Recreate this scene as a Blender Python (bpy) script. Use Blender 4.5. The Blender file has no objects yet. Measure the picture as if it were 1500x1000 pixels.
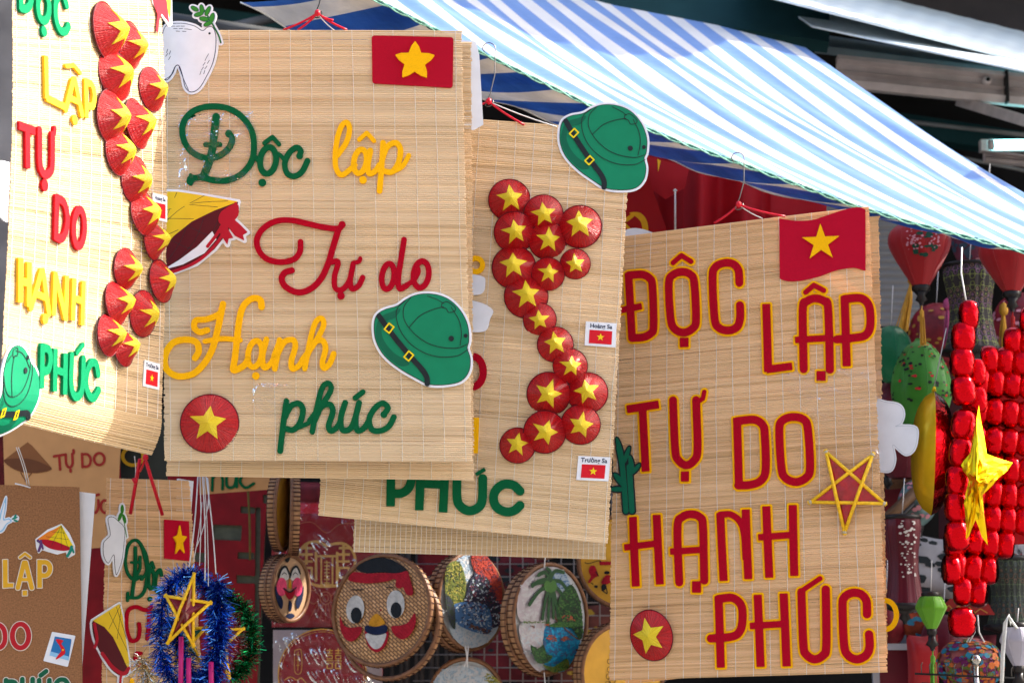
import bpy, math, random
import numpy as np
from mathutils import Vector, Matrix
from mathutils.geometry import tessellate_polygon
random.seed(7)
R = math.radians
sc = bpy.context.scene
COL = sc.collection

# ------------------------------------------------------------------ camera
FPX = 2917.0
TILT = math.atan(470 / FPX)
EYE = Vector((0, 0, 1.6))
cam_d = bpy.data.cameras.new('camera')
cam = bpy.data.objects.new('camera', cam_d)
COL.objects.link(cam)
cam.location = EYE
cam.rotation_euler = (R(90) + TILT, 0, 0)
cam_d.sensor_width = 36
cam_d.lens = FPX / 1500 * 36
cam_d.clip_end = 500
cam_d.clip_start = 0.05
cam_d.dof.use_dof = True
cam_d.dof.focus_distance = 2.95
cam_d.dof.aperture_fstop = 8.0
sc.camera = cam

# ------------------------------------------------------------------ light
to_sun = Vector((0.74, 0.20, 0.62)).normalized()
sun_el = math.asin(to_sun.z)
sun_az = math.atan2(to_sun.x, to_sun.y)
w = bpy.data.worlds.new('World')
sc.world = w
w.use_nodes = True
nt = w.node_tree
bg = nt.nodes['Background']
sky = nt.nodes.new('ShaderNodeTexSky')
sky.sky_type = 'NISHITA'
sky.sun_disc = False
sky.sun_elevation = sun_el
sky.sun_rotation = sun_az
sky.dust_density = 4.0
sky.air_density = 1.0
sky.ozone_density = 0.6
nt.links.new(sky.outputs[0], bg.inputs[0])
bg.inputs[1].default_value = 0.15
sd = bpy.data.lights.new('sun', 'SUN')
sun = bpy.data.objects.new('sun', sd)
COL.objects.link(sun)
sd.energy = 2.8
sd.angle = R(0.55)
sd.color = (1.0, 0.94, 0.84)
sun.location = to_sun * 20
sun.rotation_euler = to_sun.to_track_quat('Z', 'Y').to_euler()
vs = sc.view_settings
sc.display_settings.display_device = 'sRGB'
vs.view_transform = 'Standard'
vs.look = 'None'
vs.exposure = 2.0
vs.gamma = 1
vs.use_curve_mapping = False
sc.cycles.max_bounces = 6
sc.cycles.caustics_reflective = False
sc.cycles.caustics_refractive = False

# ------------------------------------------------------------------ projection helpers
_ct, _st = math.cos(TILT), math.sin(TILT)
def ray(u, v):
    a = (u - 750) / FPX
    b = (500 - v) / FPX
    return Vector((a, _ct - _st * b, _st + _ct * b))
def pt(u, v, Y):
    d = ray(u, v)
    return EYE + d * (Y / d.y)

class Frame:
    """local frame on a hanging plane: x along, y up, z out towards the viewer"""
    def __init__(s, O, yaw=0, roll=0, pitch=0):
        M = Matrix.Rotation(R(yaw), 3, 'Z') @ Matrix.Rotation(R(pitch), 3, 'X') @ Matrix.Rotation(R(roll), 3, 'Y')
        s.ex = M @ Vector((1, 0, 0)); s.ey = M @ Vector((0, 0, 1)); s.ez = M @ Vector((0, -1, 0))
        s.O = O
        s.M = Matrix(((s.ex.x, s.ey.x, s.ez.x, O.x), (s.ex.y, s.ey.y, s.ez.y, O.y), (s.ex.z, s.ey.z, s.ez.z, O.z), (0, 0, 0, 1)))
    def px(s, u, v):
        d = ray(u, v)
        t = (s.O - EYE).dot(s.ez) / d.dot(s.ez)
        P = EYE + d * t - s.O
        return (P.dot(s.ex), P.dot(s.ey))
def fr_at(u, v, Y, yaw=0, roll=0, pitch=0):
    return Frame(pt(u, v, Y), yaw, roll, pitch)

# ------------------------------------------------------------------ materials
MATS = {}
def new_mat(name):
    m = bpy.data.materials.new(name)
    m.use_nodes = True
    return m, m.node_tree, m.node_tree.nodes['Principled BSDF']
def mat(name, col, rough=.6, metal=0, var=.12, scale=60, bump=0.0, bscale=None, trans=0, coat=0, sheen=0, emit=0, stretch=(1, 1, 1), spec=.28, coord='Object'):
    if name in MATS: return MATS[name]
    m, t, p = new_mat(name)
    N, L = t.nodes, t.links
    tc = N.new('ShaderNodeTexCoord')
    mp = N.new('ShaderNodeMapping'); mp.inputs['Scale'].default_value = stretch
    L.new(tc.outputs[coord], mp.inputs[0])
    nz = N.new('ShaderNodeTexNoise'); nz.inputs['Scale'].default_value = scale; nz.inputs['Detail'].default_value = 4
    L.new(mp.outputs[0], nz.inputs[0])
    rm = N.new('ShaderNodeMapRange'); rm.inputs[1].default_value = .3; rm.inputs[2].default_value = .7
    rm.inputs[3].default_value = 1 - var; rm.inputs[4].default_value = 1 + var
    L.new(nz.outputs[0], rm.inputs[0])
    mx = N.new('ShaderNodeVectorMath'); mx.operation = 'SCALE'
    mx.inputs[0].default_value = col
    L.new(rm.outputs[0], mx.inputs['Scale'])
    L.new(mx.outputs[0], p.inputs['Base Color'])
    p.inputs['Roughness'].default_value = rough
    p.inputs['Metallic'].default_value = metal
    p.inputs['Specular IOR Level'].default_value = spec
    p.inputs['Coat Weight'].default_value = coat
    p.inputs['Coat Roughness'].default_value = .12
    p.inputs['Sheen Weight'].default_value = sheen
    if emit:
        p.inputs['Emission Color'].default_value = (*col, 1)
        p.inputs['Emission Strength'].default_value = emit
    if bump:
        bp = N.new('ShaderNodeBump'); bp.inputs['Strength'].default_value = bump; bp.inputs['Distance'].default_value = .002
        n2 = N.new('ShaderNodeTexNoise'); n2.inputs['Scale'].default_value = bscale or scale * 3; n2.inputs['Detail'].default_value = 5
        L.new(mp.outputs[0], n2.inputs[0]); L.new(n2.outputs[0], bp.inputs['Height']); L.new(bp.outputs[0], p.inputs['Normal'])
    if trans:
        tr = N.new('ShaderNodeBsdfTranslucent'); L.new(mx.outputs[0], tr.inputs[0])
        ms = N.new('ShaderNodeMixShader'); ms.inputs[0].default_value = trans
        L.new(p.outputs[0], ms.inputs[1]); L.new(tr.outputs[0], ms.inputs[2])
        L.new(ms.outputs[0], N['Material Output'].inputs[0])
    MATS[name] = m
    return m

def felt(name, col):
    return mat(name, col, rough=.85, var=.10, scale=700, bump=.35, bscale=2500, spec=.08)
def printed(name, col, rough=.5):
    return mat(name, col, rough=rough, var=.05, scale=40, bump=.02, bscale=900, spec=.18)

RED = (.47, .006, .018); DRED = (.33, .004, .018); YEL = (.88, .50, .004); GRN = (.002, .105, .035); GRN2 = (.003, .20, .075)
def bamboo_mat(name, c1, c2, c3, trans=.22, coat=0.0):
    m, t, p = new_mat(name)
    N, L = t.nodes, t.links
    tc = N.new('ShaderNodeTexCoord')
    at = N.new('ShaderNodeAttribute'); at.attribute_name = 'tone'
    mp = N.new('ShaderNodeMapping'); mp.inputs['Scale'].default_value = (5, 420, 1); L.new(tc.outputs['Object'], mp.inputs[0])
    n1 = N.new('ShaderNodeTexNoise'); n1.inputs['Scale'].default_value = 1.0; n1.inputs['Detail'].default_value = 3; n1.inputs['Roughness'].default_value = .7
    L.new(mp.outputs[0], n1.inputs[0])
    mp2 = N.new('ShaderNodeMapping'); mp2.inputs['Scale'].default_value = (2.5, 60, 1); L.new(tc.outputs['Object'], mp2.inputs[0])
    n2 = N.new('ShaderNodeTexNoise'); n2.inputs['Scale'].default_value = 1.0; n2.inputs['Detail'].default_value = 2
    L.new(mp2.outputs[0], n2.inputs[0])
    a = N.new('ShaderNodeMath'); a.operation = 'MULTIPLY_ADD'; a.inputs[1].default_value = .55
    L.new(at.outputs['Fac'], a.inputs[0])
    b = N.new('ShaderNodeMath'); b.operation = 'MULTIPLY_ADD'; b.inputs[1].default_value = .80; b.inputs[2].default_value = -.26
    L.new(n1.outputs[0], b.inputs[0])
    c = N.new('ShaderNodeMath'); c.operation = 'MULTIPLY_ADD'; c.inputs[1].default_value = .38
    L.new(n2.outputs[0], c.inputs[0]); L.new(b.outputs[0], c.inputs[2]); L.new(c.outputs[0], a.inputs[2])
    cr = N.new('ShaderNodeValToRGB')
    e = cr.color_ramp.elements
    e[0].position = .02; e[0].color = (*c3, 1); e[1].position = .95; e[1].color = (*c1, 1)
    q = e.new(.32); q.color = (*c2, 1)
    q = e.new(.60); q.color = tuple(.35 * c2[i] + .65 * c1[i] for i in range(3)) + (1,)
    L.new(a.outputs[0], cr.inputs[0])
    L.new(cr.outputs[0], p.inputs['Base Color'])
    p.inputs['Roughness'].default_value = .5
    p.inputs['Specular IOR Level'].default_value = .22
    p.inputs['Coat Weight'].default_value = coat
    bp = N.new('ShaderNodeBump'); bp.inputs['Strength'].default_value = .3; bp.inputs['Distance'].default_value = .0008
    L.new(n1.outputs[0], bp.inputs['Height']); L.new(bp.outputs[0], p.inputs['Normal'])
    tr = N.new('ShaderNodeBsdfTranslucent')
    wm = N.new('ShaderNodeVectorMath'); wm.operation = 'MULTIPLY'; wm.inputs[1].default_value = (1.0, .78, .5)
    L.new(cr.outputs[0], wm.inputs[0]); L.new(wm.outputs[0], tr.inputs[0])
    ms = N.new('ShaderNodeMixShader'); ms.inputs[0].default_value = trans
    L.new(p.outputs[0], ms.inputs[1]); L.new(tr.outputs[0], ms.inputs[2]); L.new(ms.outputs[0], N['Material Output'].inputs[0])
    MATS[name] = m
    return m
BAM_B = bamboo_mat('bamboo_pale', (.80, .64, .42), (.62, .455, .265), (.34, .22, .115))
BAM_C = bamboo_mat('bamboo_straw', (.85, .66, .42), (.66, .47, .26), (.35, .22, .105))
BAM_D = bamboo_mat('bamboo_tan', (.93, .67, .385), (.70, .455, .225), (.24, .12, .05), trans=.35, coat=.12)
BAM_A = bamboo_mat('bamboo_cream', (.70, .53, .33), (.52, .36, .19), (.26, .16, .075))
THREAD = mat('cotton_thread', (.78, .74, .66), rough=.8, var=.1, scale=500)

# ------------------------------------------------------------------ mesh helpers
class MB:
    def __init__(s): s.v = []; s.f = []; s.mi = []; s.mats = []; s.sm = []; s.tone = {}
    def add(s, v, f, m, smooth=False):
        if m not in s.mats: s.mats.append(m)
        k = s.mats.index(m); b = len(s.v)
        s.v += [tuple(q) for q in v]
        s.f += [tuple(b + i for i in q) for q in f]
        s.mi += [k] * len(f); s.sm += [smooth] * len(f)
        return b
    def tube(s, P, r, m, n=6, cap=True, closed=False):
        P = [Vector(p) for p in P]; K = len(P)
        rr = r if isinstance(r, (list, tuple)) else [r] * K
        v = []; up = Vector((.13, .21, .97)); last = None
        for i in range(K):
            if closed: t = P[(i + 1) % K] - P[i - 1]
            else: t = P[min(i + 1, K - 1)] - P[max(i - 1, 0)]
            if t.length < 1e-9: t = Vector((0, 0, 1))
            t.normalize()
            if last is None: a = t.cross(up if abs(t.dot(up)) < .95 else Vector((1, 0, 0))).normalized()
            else:
                a = last - t * last.dot(t)
                a = a.normalized() if a.length > 1e-6 else t.cross(up).normalized()
            last = a; b = t.cross(a)
            for j in range(n):
                q = 2 * math.pi * j / n
                v.append(P[i] + (a * math.cos(q) + b * math.sin(q)) * rr[i])
        f = []
        for i in range(K if closed else K - 1):
            i2 = (i + 1) % K
            for j in range(n):
                f.append((i * n + j, i * n + (j + 1) % n, i2 * n + (j + 1) % n, i2 * n + j))
        if cap and not closed:
            f.append(tuple(range(n))[::-1]); f.append(tuple((K - 1) * n + j for j in range(n)))
        s.add(v, f, m, n > 4)
    def box(s, c, h, m, M=None):
        v = []
        for x in (-1, 1):
            for y in (-1, 1):
                for z in (-1, 1):
                    p = Vector((x * h[0], y * h[1], z * h[2]))
                    if M is not None: p = M @ p
                    v.append(Vector(c) + p)
        s.add(v, [(0, 1, 3, 2), (4, 6, 7, 5), (0, 4, 5, 1), (2, 3, 7, 6), (0, 2, 6, 4), (1, 5, 7, 3)], m)
    def lathe(s, prof, m, n=24, c=(0, 0, 0), axis='z', rfun=None, smooth=True, caps=True):
        v = []
        for (r, z) in prof:
            for j in range(n):
                q = 2 * math.pi * j / n
                k = rfun(q, z) if rfun else 1
                x, y = r * k * math.cos(q), r * k * math.sin(q)
                v.append((c[0] + x, c[1] + y, c[2] + z) if axis == 'z' else (c[0] + x, c[1] + z, c[2] + y))
        f = []
        for i in range(len(prof) - 1):
            for j in range(n):
                a, b, cc, d = i * n + j, i * n + (j + 1) % n, (i + 1) * n + (j + 1) % n, (i + 1) * n + j
                f.append((a, b, cc, d) if axis == 'z' else (a, d, cc, b))
        if caps:
            f.append(tuple(range(n))); f.append(tuple((len(prof) - 1) * n + j for j in range(n)))
        s.add(v, f, m, smooth)
    def grid(s, fn, nu, nv, m, smooth=True, thick=0):
        v = [fn(i / nu, j / nv) for j in range(nv + 1) for i in range(nu + 1)]
        f = [(j * (nu + 1) + i, j * (nu + 1) + i + 1, (j + 1) * (nu + 1) + i + 1, (j + 1) * (nu + 1) + i) for j in range(nv) for i in range(nu)]
        s.add(v, f, m, smooth)
    def build(s, name, parent=None, warp=None, loc=None):
        v = s.v
        if warp: v = [(x, y, z + warp(x, y)) for (x, y, z) in v]
        me = bpy.data.meshes.new(name)
        me.from_pydata(v, [], s.f)
        for m in s.mats: me.materials.append(m)
        me.polygons.foreach_set('material_index', s.mi)
        me.polygons.foreach_set('use_smooth', s.sm)
        if s.tone:
            ca = me.attributes.new('tone', 'FLOAT', 'POINT')
            arr = np.full(len(v), .5, dtype=np.float32)
            for (a, b), x in s.tone.items(): arr[a:b] = x
            ca.data.foreach_set('value', arr)
        me.update()
        o = bpy.data.objects.new(name, me)
        COL.objects.link(o)
        if parent: o.parent = parent
        if loc is not None: o.location = loc
        return o

def tag(o, label=None, cat=None, group=None, kind=None):
    if label: o['label'] = label
    if cat: o['category'] = cat
    if group: o['group'] = group
    if kind: o['kind'] = kind
    return o
def empty(name, M, label, cat, group=None):
    o = bpy.data.objects.new(name, None); COL.objects.link(o)
    o.empty_display_size = .05
    o.matrix_world = M if isinstance(M, Matrix) else Matrix.Translation(M)
    return tag(o, label, cat, group)

# ------------------------------------------------------------------ flat shapes by distance field
def cr(P, closed=False, k=6):
    """Catmull-Rom through points"""
    P = [np.array(p, float) for p in P]; n = len(P); out = []
    rng = range(n) if closed else range(n - 1)
    for i in rng:
        p0 = P[i - 1] if (closed or i > 0) else 2 * P[0] - P[1]
        p1 = P[i]; p2 = P[(i + 1) % n]
        p3 = P[(i + 2) % n] if (closed or i + 2 < n) else 2 * P[-1] - P[-2]
        for j in range(k):
            t = j / k
            out.append(.5 * ((2 * p1) + (-p0 + p2) * t + (2 * p0 - 5 * p1 + 4 * p2 - p3) * t * t + (-p0 + 3 * p1 - 3 * p2 + p3) * t ** 3))
    if not closed: out.append(P[-1])
    return [tuple(q) for q in out]
def ell(cx, cy, rx, ry, a=0, n=24):
    a = R(a); return [(cx + rx * math.cos(t) * math.cos(a) - ry * math.sin(t) * math.sin(a), cy + rx * math.cos(t) * math.sin(a) + ry * math.sin(t) * math.cos(a)) for t in [2 * math.pi * i / n for i in range(n)]]
def starpts(cx, cy, r, ratio=.40, rot=0, n=5):
    return [(cx + (r if i % 2 == 0 else r * ratio) * math.sin(R(rot) + math.pi * i / n), cy + (r if i % 2 == 0 else r * ratio) * math.cos(R(rot) + math.pi * i / n)) for i in range(2 * n)]
# shape items (local metres): ('S', pts, halfwidth, sq)  stroke ; ('P', pts) polygon ; ('C', x, y, r) disc
def sdf(items, X, Y):
    D = np.full(X.shape, 9.0)
    for it in items:
        if it[0] == 'C':
            D = np.minimum(D, np.hypot(X - it[1], Y - it[2]) - it[3])
        elif it[0] == 'S':
            pts, hw = it[1], it[2]; sq = len(it) > 3 and it[3]
            d = np.full(X.shape, 9.0)
            if sq:   # butt-ended straight pieces
                for i in range(len(pts) - 1):
                    (ax, ay), (bx, by) = pts[i], pts[i + 1]
                    L_ = math.hypot(bx - ax, by - ay) or 1e-9
                    ux, uy = (bx - ax) / L_, (by - ay) / L_
                    cx, cy = (ax + bx) / 2, (ay + by) / 2
                    px_ = np.abs((X - cx) * ux + (Y - cy) * uy) - L_ / 2
                    py_ = np.abs(-(X - cx) * uy + (Y - cy) * ux) - hw
                    d = np.minimum(d, np.hypot(np.maximum(px_, 0), np.maximum(py_, 0)) + np.minimum(np.maximum(px_, py_), 0))
                    if 0 < i: d = np.minimum(d, np.hypot(X - ax, Y - ay) - hw)
                D = np.minimum(D, d)
            else:
                for i in range(len(pts) - 1):
                    (ax, ay), (bx, by) = pts[i][:2], pts[i + 1][:2]
                    dx, dy = bx - ax, by - ay; l2 = dx * dx + dy * dy + 1e-12
                    t = np.clip(((X - ax) * dx + (Y - ay) * dy) / l2, 0, 1)
                    d = np.minimum(d, np.hypot(X - ax - t * dx, Y - ay - t * dy) - hw)
                D = np.minimum(D, d)
        elif it[0] == 'P':
            pts = it[1]; d = np.full(X.shape, 9.0); ins = np.zeros(X.shape, bool)
            for i in range(len(pts)):
                (ax, ay), (bx, by) = pts[i - 1], pts[i]
                dx, dy = bx - ax, by - ay; l2 = dx * dx + dy * dy + 1e-12
                t = np.clip(((X - ax) * dx + (Y - ay) * dy) / l2, 0, 1)
                d = np.minimum(d, np.hypot(X - ax - t * dx, Y - ay - t * dy))
                c = ((ay > Y) != (by > Y)) & (X < (bx - ax) * (Y - ay) / ((by - ay) if abs(by - ay) > 1e-12 else 1e-12) + ax)
                ins ^= c
            D = np.minimum(D, np.where(ins, -d, d))
    return D
def bounds(items):
    xs, ys = [], []
    for it in items:
        if it[0] == 'C': xs += [it[1] - it[3], it[1] + it[3]]; ys += [it[2] - it[3], it[2] + it[3]]
        else:
            h = it[2] if it[0] == 'S' else 0
            for p in it[1]: xs += [p[0] - h, p[0] + h]; ys += [p[1] - h, p[1] + h]
    return min(xs), max(xs), min(ys), max(ys)
def simplify(P, tol):
    # closed loop Douglas-Peucker with a cap on segment length
    n = len(P)
    if n < 8: return P
    def dp(a, b):
        if b - a < 2: return []
        ax, ay = P[a % n]; bx, by = P[b % n]
        L_ = math.hypot(bx - ax, by - ay) or 1e-9
        best, bi = -1, None
        for i in range(a + 1, b):
            x, y = P[i % n]
            d = abs((bx - ax) * (ay - y) - (ax - x) * (by - ay)) / L_
            if d > best: best, bi = d, i
        if best > tol: return dp(a, bi) + [bi] + dp(bi, b)
        return []
    h = n // 2
    idx = [0] + dp(0, h) + [h] + dp(h, n)
    return [P[i % n] for i in idx]
def contours(items, off=0, res=None, tol=None, cut=None):
    x0, x1, y0, y1 = bounds(items)
    ext = max(x1 - x0, y1 - y0)
    res = res or min(max(ext / 110, .00035), .0011)
    tol = tol or res * .13
    m = off + 3 * res
    nx = int((x1 - x0 + 2 * m) / res) + 2; ny = int((y1 - y0 + 2 * m) / res) + 2
    xs = x0 - m + np.arange(nx) * res; ys = y0 - m + np.arange(ny) * res
    X, Y = np.meshgrid(xs, ys)
    D = sdf(items, X, Y) - off
    if cut: D = np.maximum(D, -sdf(cut, X, Y))
    D[np.abs(D) < 1e-9] = 1e-9
    S = D < 0
    segs = {}
    c = S[:-1, :-1].astype(int) + 2 * S[:-1, 1:] + 4 * S[1:, 1:] + 8 * S[1:, :-1]
    def ep(i, j, e):  # edge key and point
        if e == 0: k = ('h', i, j); a, b = D[i, j], D[i, j + 1]; t = a / (a - b); return k, (xs[j] + t * res, ys[i])
        if e == 2: k = ('h', i + 1, j); a, b = D[i + 1, j], D[i + 1, j + 1]; t = a / (a - b); return k, (xs[j] + t * res, ys[i + 1])
        if e == 3: k = ('v', i, j); a, b = D[i, j], D[i + 1, j]; t = a / (a - b); return k, (xs[j], ys[i] + t * res)
        k = ('v', i, j + 1); a, b = D[i, j + 1], D[i + 1, j + 1]; t = a / (a - b); return k, (xs[j + 1], ys[i] + t * res)
    T = {1: [(3, 0)], 2: [(0, 1)], 3: [(3, 1)], 4: [(1, 2)], 5: [(3, 2), (1, 0)], 6: [(0, 2)], 7: [(3, 2)], 8: [(2, 3)], 9: [(2, 0)], 10: [(0, 3), (2, 1)], 11: [(2, 1)], 12: [(1, 3)], 13: [(1, 0)], 14: [(0, 3)]}
    nxt = {}; pos = {}
    for i, j in zip(*np.nonzero((c > 0) & (c < 15))):
        for a, b in T[c[i, j]]:
            ka, pa = ep(i, j, a); kb, pb = ep(i, j, b)
            pos[ka] = pa; pos[kb] = pb; nxt[ka] = kb
    loops = []
    while nxt:
        k0 = next(iter(nxt)); k = k0; P = []
        while k in nxt:
            P.append((float(pos[k][0]), float(pos[k][1]))); k = nxt.pop(k)
        if len(P) > 5: loops.append(simplify(P, tol))
    return loops
def split_long(P, mx=.012):
    out = []
    for i in range(len(P)):
        a, b = P[i], P[(i + 1) % len(P)]
        n = max(1, int(math.hypot(b[0] - a[0], b[1] - a[1]) / mx))
        for k in range(n): out.append((a[0] + (b[0] - a[0]) * k / n, a[1] + (b[1] - a[1]) * k / n))
    return out
def _area(l): return sum(l[i - 1][0] * l[i][1] - l[i][0] * l[i - 1][1] for i in range(len(l))) / 2
def _inside(p, l):
    c = False
    for i in range(len(l)):
        (ax, ay), (bx, by) = l[i - 1], l[i]
        if (ay > p[1]) != (by > p[1]) and p[0] < (bx - ax) * (p[1] - ay) / (by - ay) + ax: c = not c
    return c
def extrude(mb, loops, z0, z1, m):
    loops = [split_long(l) for l in loops if len(l) > 2]
    if not loops: return
    depth = [sum(_inside(l[0], o) for o in loops if o is not l) for l in loops]
    for k, outer in enumerate(loops):
        if depth[k] % 2: continue
        holes = [l for j, l in enumerate(loops) if depth[j] == depth[k] + 1 and _inside(l[0], outer)]
        outer = outer if _area(outer) > 0 else outer[::-1]
        grp = [outer] + [h if _area(h) < 0 else h[::-1] for h in holes]
        flat = [p for l in grp for p in l]
        tris = tessellate_polygon([[Vector((p[0], p[1], 0)) for p in l] for l in grp])
        n = len(flat)
        v = [(p[0], p[1], z1) for p in flat] + [(p[0], p[1], z0) for p in flat]
        f = []
        for t in tris:
            a, b, c = (flat[i] for i in t)
            cr_ = (b[0] - a[0]) * (c[1] - a[1]) - (c[0] - a[0]) * (b[1] - a[1])
            if abs(cr_) < 1e-14: continue
            f.append(tuple(t) if cr_ > 0 else tuple(t)[::-1])
        b0 = 0
        for l in grp:
            q = len(l)
            for i in range(q): f.append((b0 + i, n + b0 + i, n + b0 + (i + 1) % q, b0 + (i + 1) % q))
            b0 += q
        mb.add(v, f, m)
def shape(mb, items, z0, z1, m, off=0, res=None, cut=None):
    extrude(mb, contours(items, off, res, cut=cut), z0, z1, m)
def poly(mb, pts, z0, z1, m):
    """plain polygon, no distance field"""
    extrude(mb, [list(pts)], z0, z1, m)

class Pic:
    """turns picture-space sketch coordinates (u,v) of a zoomed crop into local coordinates on a frame"""
    def __init__(s, fr, ox=0, oy=0, k=1.0):
        s.fr, s.ox, s.oy, s.k = fr, ox, oy, k
    def p(s, q): return s.fr.px(s.ox + q[0] / s.k, s.oy + q[1] / s.k)
    def pts(s, Q): return [s.p(q) for q in Q]
    def S(s, Q, w, smooth=True, sq=False, closed=False):   # w: width in millimetres
        P = s.pts(Q)
        if closed: P = cr(P, True) if smooth else P
        elif smooth and len(P) > 2: P = cr(P)
        if closed: P = P + [P[0]]
        return ('S', P, w / 2000, sq)
    def P(s, Q, smooth=False, k=4):
        P = s.pts(Q)
        return ('P', cr(P, True, k) if smooth else P)
    def E(s, cx, cy, rx, ry, a=0): return ('P', s.pts(ell(cx, cy, rx, ry, a)))
    def C(s, x, y, r):
        q = s.p((x, y)); return ('C', q[0], q[1], r / 1000)

def text_mesh(mb, string, M2, size, z0, z1, m, bold=0.0, align='CENTER'):
    """built-in font lettering, extruded, placed by 2x3 affine M2 (x,y)->(X,Y)"""
    cu = bpy.data.curves.new('t', 'FONT'); cu.body = string; cu.size = size; cu.align_x = align; cu.align_y = 'CENTER'
    cu.extrude = .5; cu.offset = bold; cu.resolution_u = 3
    ob = bpy.data.objects.new('t', cu); COL.objects.link(ob)
    dg = bpy.context.evaluated_depsgraph_get()
    me = bpy.data.meshes.new_from_object(ob.evaluated_get(dg))
    v = []
    for q in me.vertices:
        x, y, z = q.co
        X = M2[0][0] * x + M2[0][1] * y + M2[0][2]; Y = M2[1][0] * x + M2[1][1] * y + M2[1][2]
        v.append((X, Y, z0 + (z1 - z0) * (z + .5)))
    mb.add(v, [tuple(p.vertices) for p in me.polygons], m)
    bpy.data.objects.remove(ob); bpy.data.curves.remove(cu); bpy.data.meshes.remove(me)
# ------------------------------------------------------------------ the setting
ASPHALT = mat('street_paving', (.20, .195, .185), rough=.9, var=.3, scale=8, bump=.4)
mb = MB(); mb.add([(-60, -60, 0), (60, -60, 0), (60, 60, 0), (-60, 60, 0)], [(0, 1, 2, 3)], ASPHALT)
tag(mb.build('ground'), kind='structure')
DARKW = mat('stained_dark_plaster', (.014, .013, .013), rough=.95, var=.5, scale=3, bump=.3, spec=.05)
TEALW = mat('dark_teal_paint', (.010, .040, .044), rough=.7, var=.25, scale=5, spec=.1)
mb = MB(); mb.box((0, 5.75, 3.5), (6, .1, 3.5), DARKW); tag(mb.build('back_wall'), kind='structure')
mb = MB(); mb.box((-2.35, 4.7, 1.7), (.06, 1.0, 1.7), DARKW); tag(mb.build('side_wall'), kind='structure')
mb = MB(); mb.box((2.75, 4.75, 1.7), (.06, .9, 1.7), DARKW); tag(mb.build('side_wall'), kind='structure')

FACADE = mat('cream_facade', (.38, .35, .30), rough=.85, var=.2, scale=2, bump=.2)
mb = MB(); mb.box((0, -6.2, 3.4), (18, .2, 3.4), FACADE); tag(mb.build('facade_opposite'), kind='structure')
mb = MB(); mb.box((1.08, 5.02, 3.78), (.34, .8, .05), FACADE); tag(mb.build('added_shade_slab'), kind='structure')  # unseen slab added only to shade the back strip of the awning
BLOCKG = mat('sun_blocker_green', (.02, .07, .05), rough=.8, var=.2, scale=5)
mb = MB(); mb.add([(1.29, 3.72, 2.87), (4.2, 3.72, 2.87), (4.2, 4.95, 3.0), (1.5, 4.95, 3.0), (1.29, 3.72, 2.85), (4.2, 3.72, 2.85), (4.2, 4.95, 2.98), (1.5, 4.95, 2.98)], [(0, 1, 2, 3), (7, 6, 5, 4), (0, 4, 5, 1), (1, 5, 6, 2), (2, 6, 7, 3), (3, 7, 4, 0)], BLOCKG)
tag(mb.build('added_sun_blocker'), kind='structure')  # out-of-view sheet added to keep direct sun off the painted trays

def interp(T, x):
    if x <= T[0][0]:
        (a, b), (c, d) = T[0], T[1]
    elif x >= T[-1][0]:
        (a, b), (c, d) = T[-2], T[-1]
    else:
        for i in range(len(T) - 1):
            if T[i][0] <= x <= T[i + 1][0]: (a, b), (c, d) = T[i], T[i + 1]; break
    return b + (d - b) * (x - a) / (c - a)

# ---- awning of striped tarpaulin
def tarp_material(name, c_blue, c_white, trans, dirt):
    m, t, p = new_mat(name); N, L = t.nodes, t.links
    at = N.new('ShaderNodeAttribute'); at.attribute_name = 'tone'
    fr_ = N.new('ShaderNodeMath'); fr_.operation = 'FRACT'; L.new(at.outputs['Fac'], fr_.inputs[0])
    gt = N.new('ShaderNodeMath'); gt.operation = 'LESS_THAN'; gt.inputs[1].default_value = .54; L.new(fr_.outputs[0], gt.inputs[0])
    mx = N.new('ShaderNodeMix'); mx.data_type = 'RGBA'
    mx.inputs[6].default_value = (*c_white, 1); mx.inputs[7].default_value = (*c_blue, 1)
    L.new(gt.outputs[0], mx.inputs[0])
    tc = N.new('ShaderNodeTexCoord')
    nz = N.new('ShaderNodeTexNoise'); nz.inputs['Scale'].default_value = 9; nz.inputs['Detail'].default_value = 6; L.new(tc.outputs['Object'], nz.inputs[0])
    rm = N.new('ShaderNodeMapRange'); rm.inputs[1].default_value = .35; rm.inputs[2].default_value = .75; rm.inputs[3].default_value = 1; rm.inputs[4].default_value = 1 - dirt
    L.new(nz.outputs[0], rm.inputs[0])
    sc_ = N.new('ShaderNodeVectorMath'); sc_.operation = 'SCALE'; L.new(mx.outputs[2], sc_.inputs[0]); L.new(rm.outputs[0], sc_.inputs['Scale'])
    L.new(sc_.outputs[0], p.inputs['Base Color']); p.inputs['Roughness'].default_value = .38
    wv = N.new('ShaderNodeTexNoise'); wv.inputs['Scale'].default_value = 35; wv.inputs['Detail'].default_value = 6; L.new(tc.outputs['Object'], wv.inputs[0])
    bp = N.new('ShaderNodeBump'); bp.inputs['Strength'].default_value = .35; bp.inputs['Distance'].default_value = .006
    L.new(wv.outputs[0], bp.inputs['Height']); L.new(bp.outputs[0], p.inputs['Normal'])
    tr = N.new('ShaderNodeBsdfTranslucent'); L.new(sc_.outputs[0], tr.inputs[0])
    ms = N.new('ShaderNodeMixShader'); ms.inputs[0].default_value = trans
    L.new(p.outputs[0], ms.inputs[1]); L.new(tr.outputs[0], ms.inputs[2]); L.new(ms.outputs[0], N['Material Output'].inputs[0])
    return m
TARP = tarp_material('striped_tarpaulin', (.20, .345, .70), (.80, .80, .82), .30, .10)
FLAP = tarp_material('striped_tarpaulin_shaded_dirty', (.030, .10, .32), (.68, .60, .50), .5, .5)  # same cloth as TARP, with shade, warm light and dirt put into its colours
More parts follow.
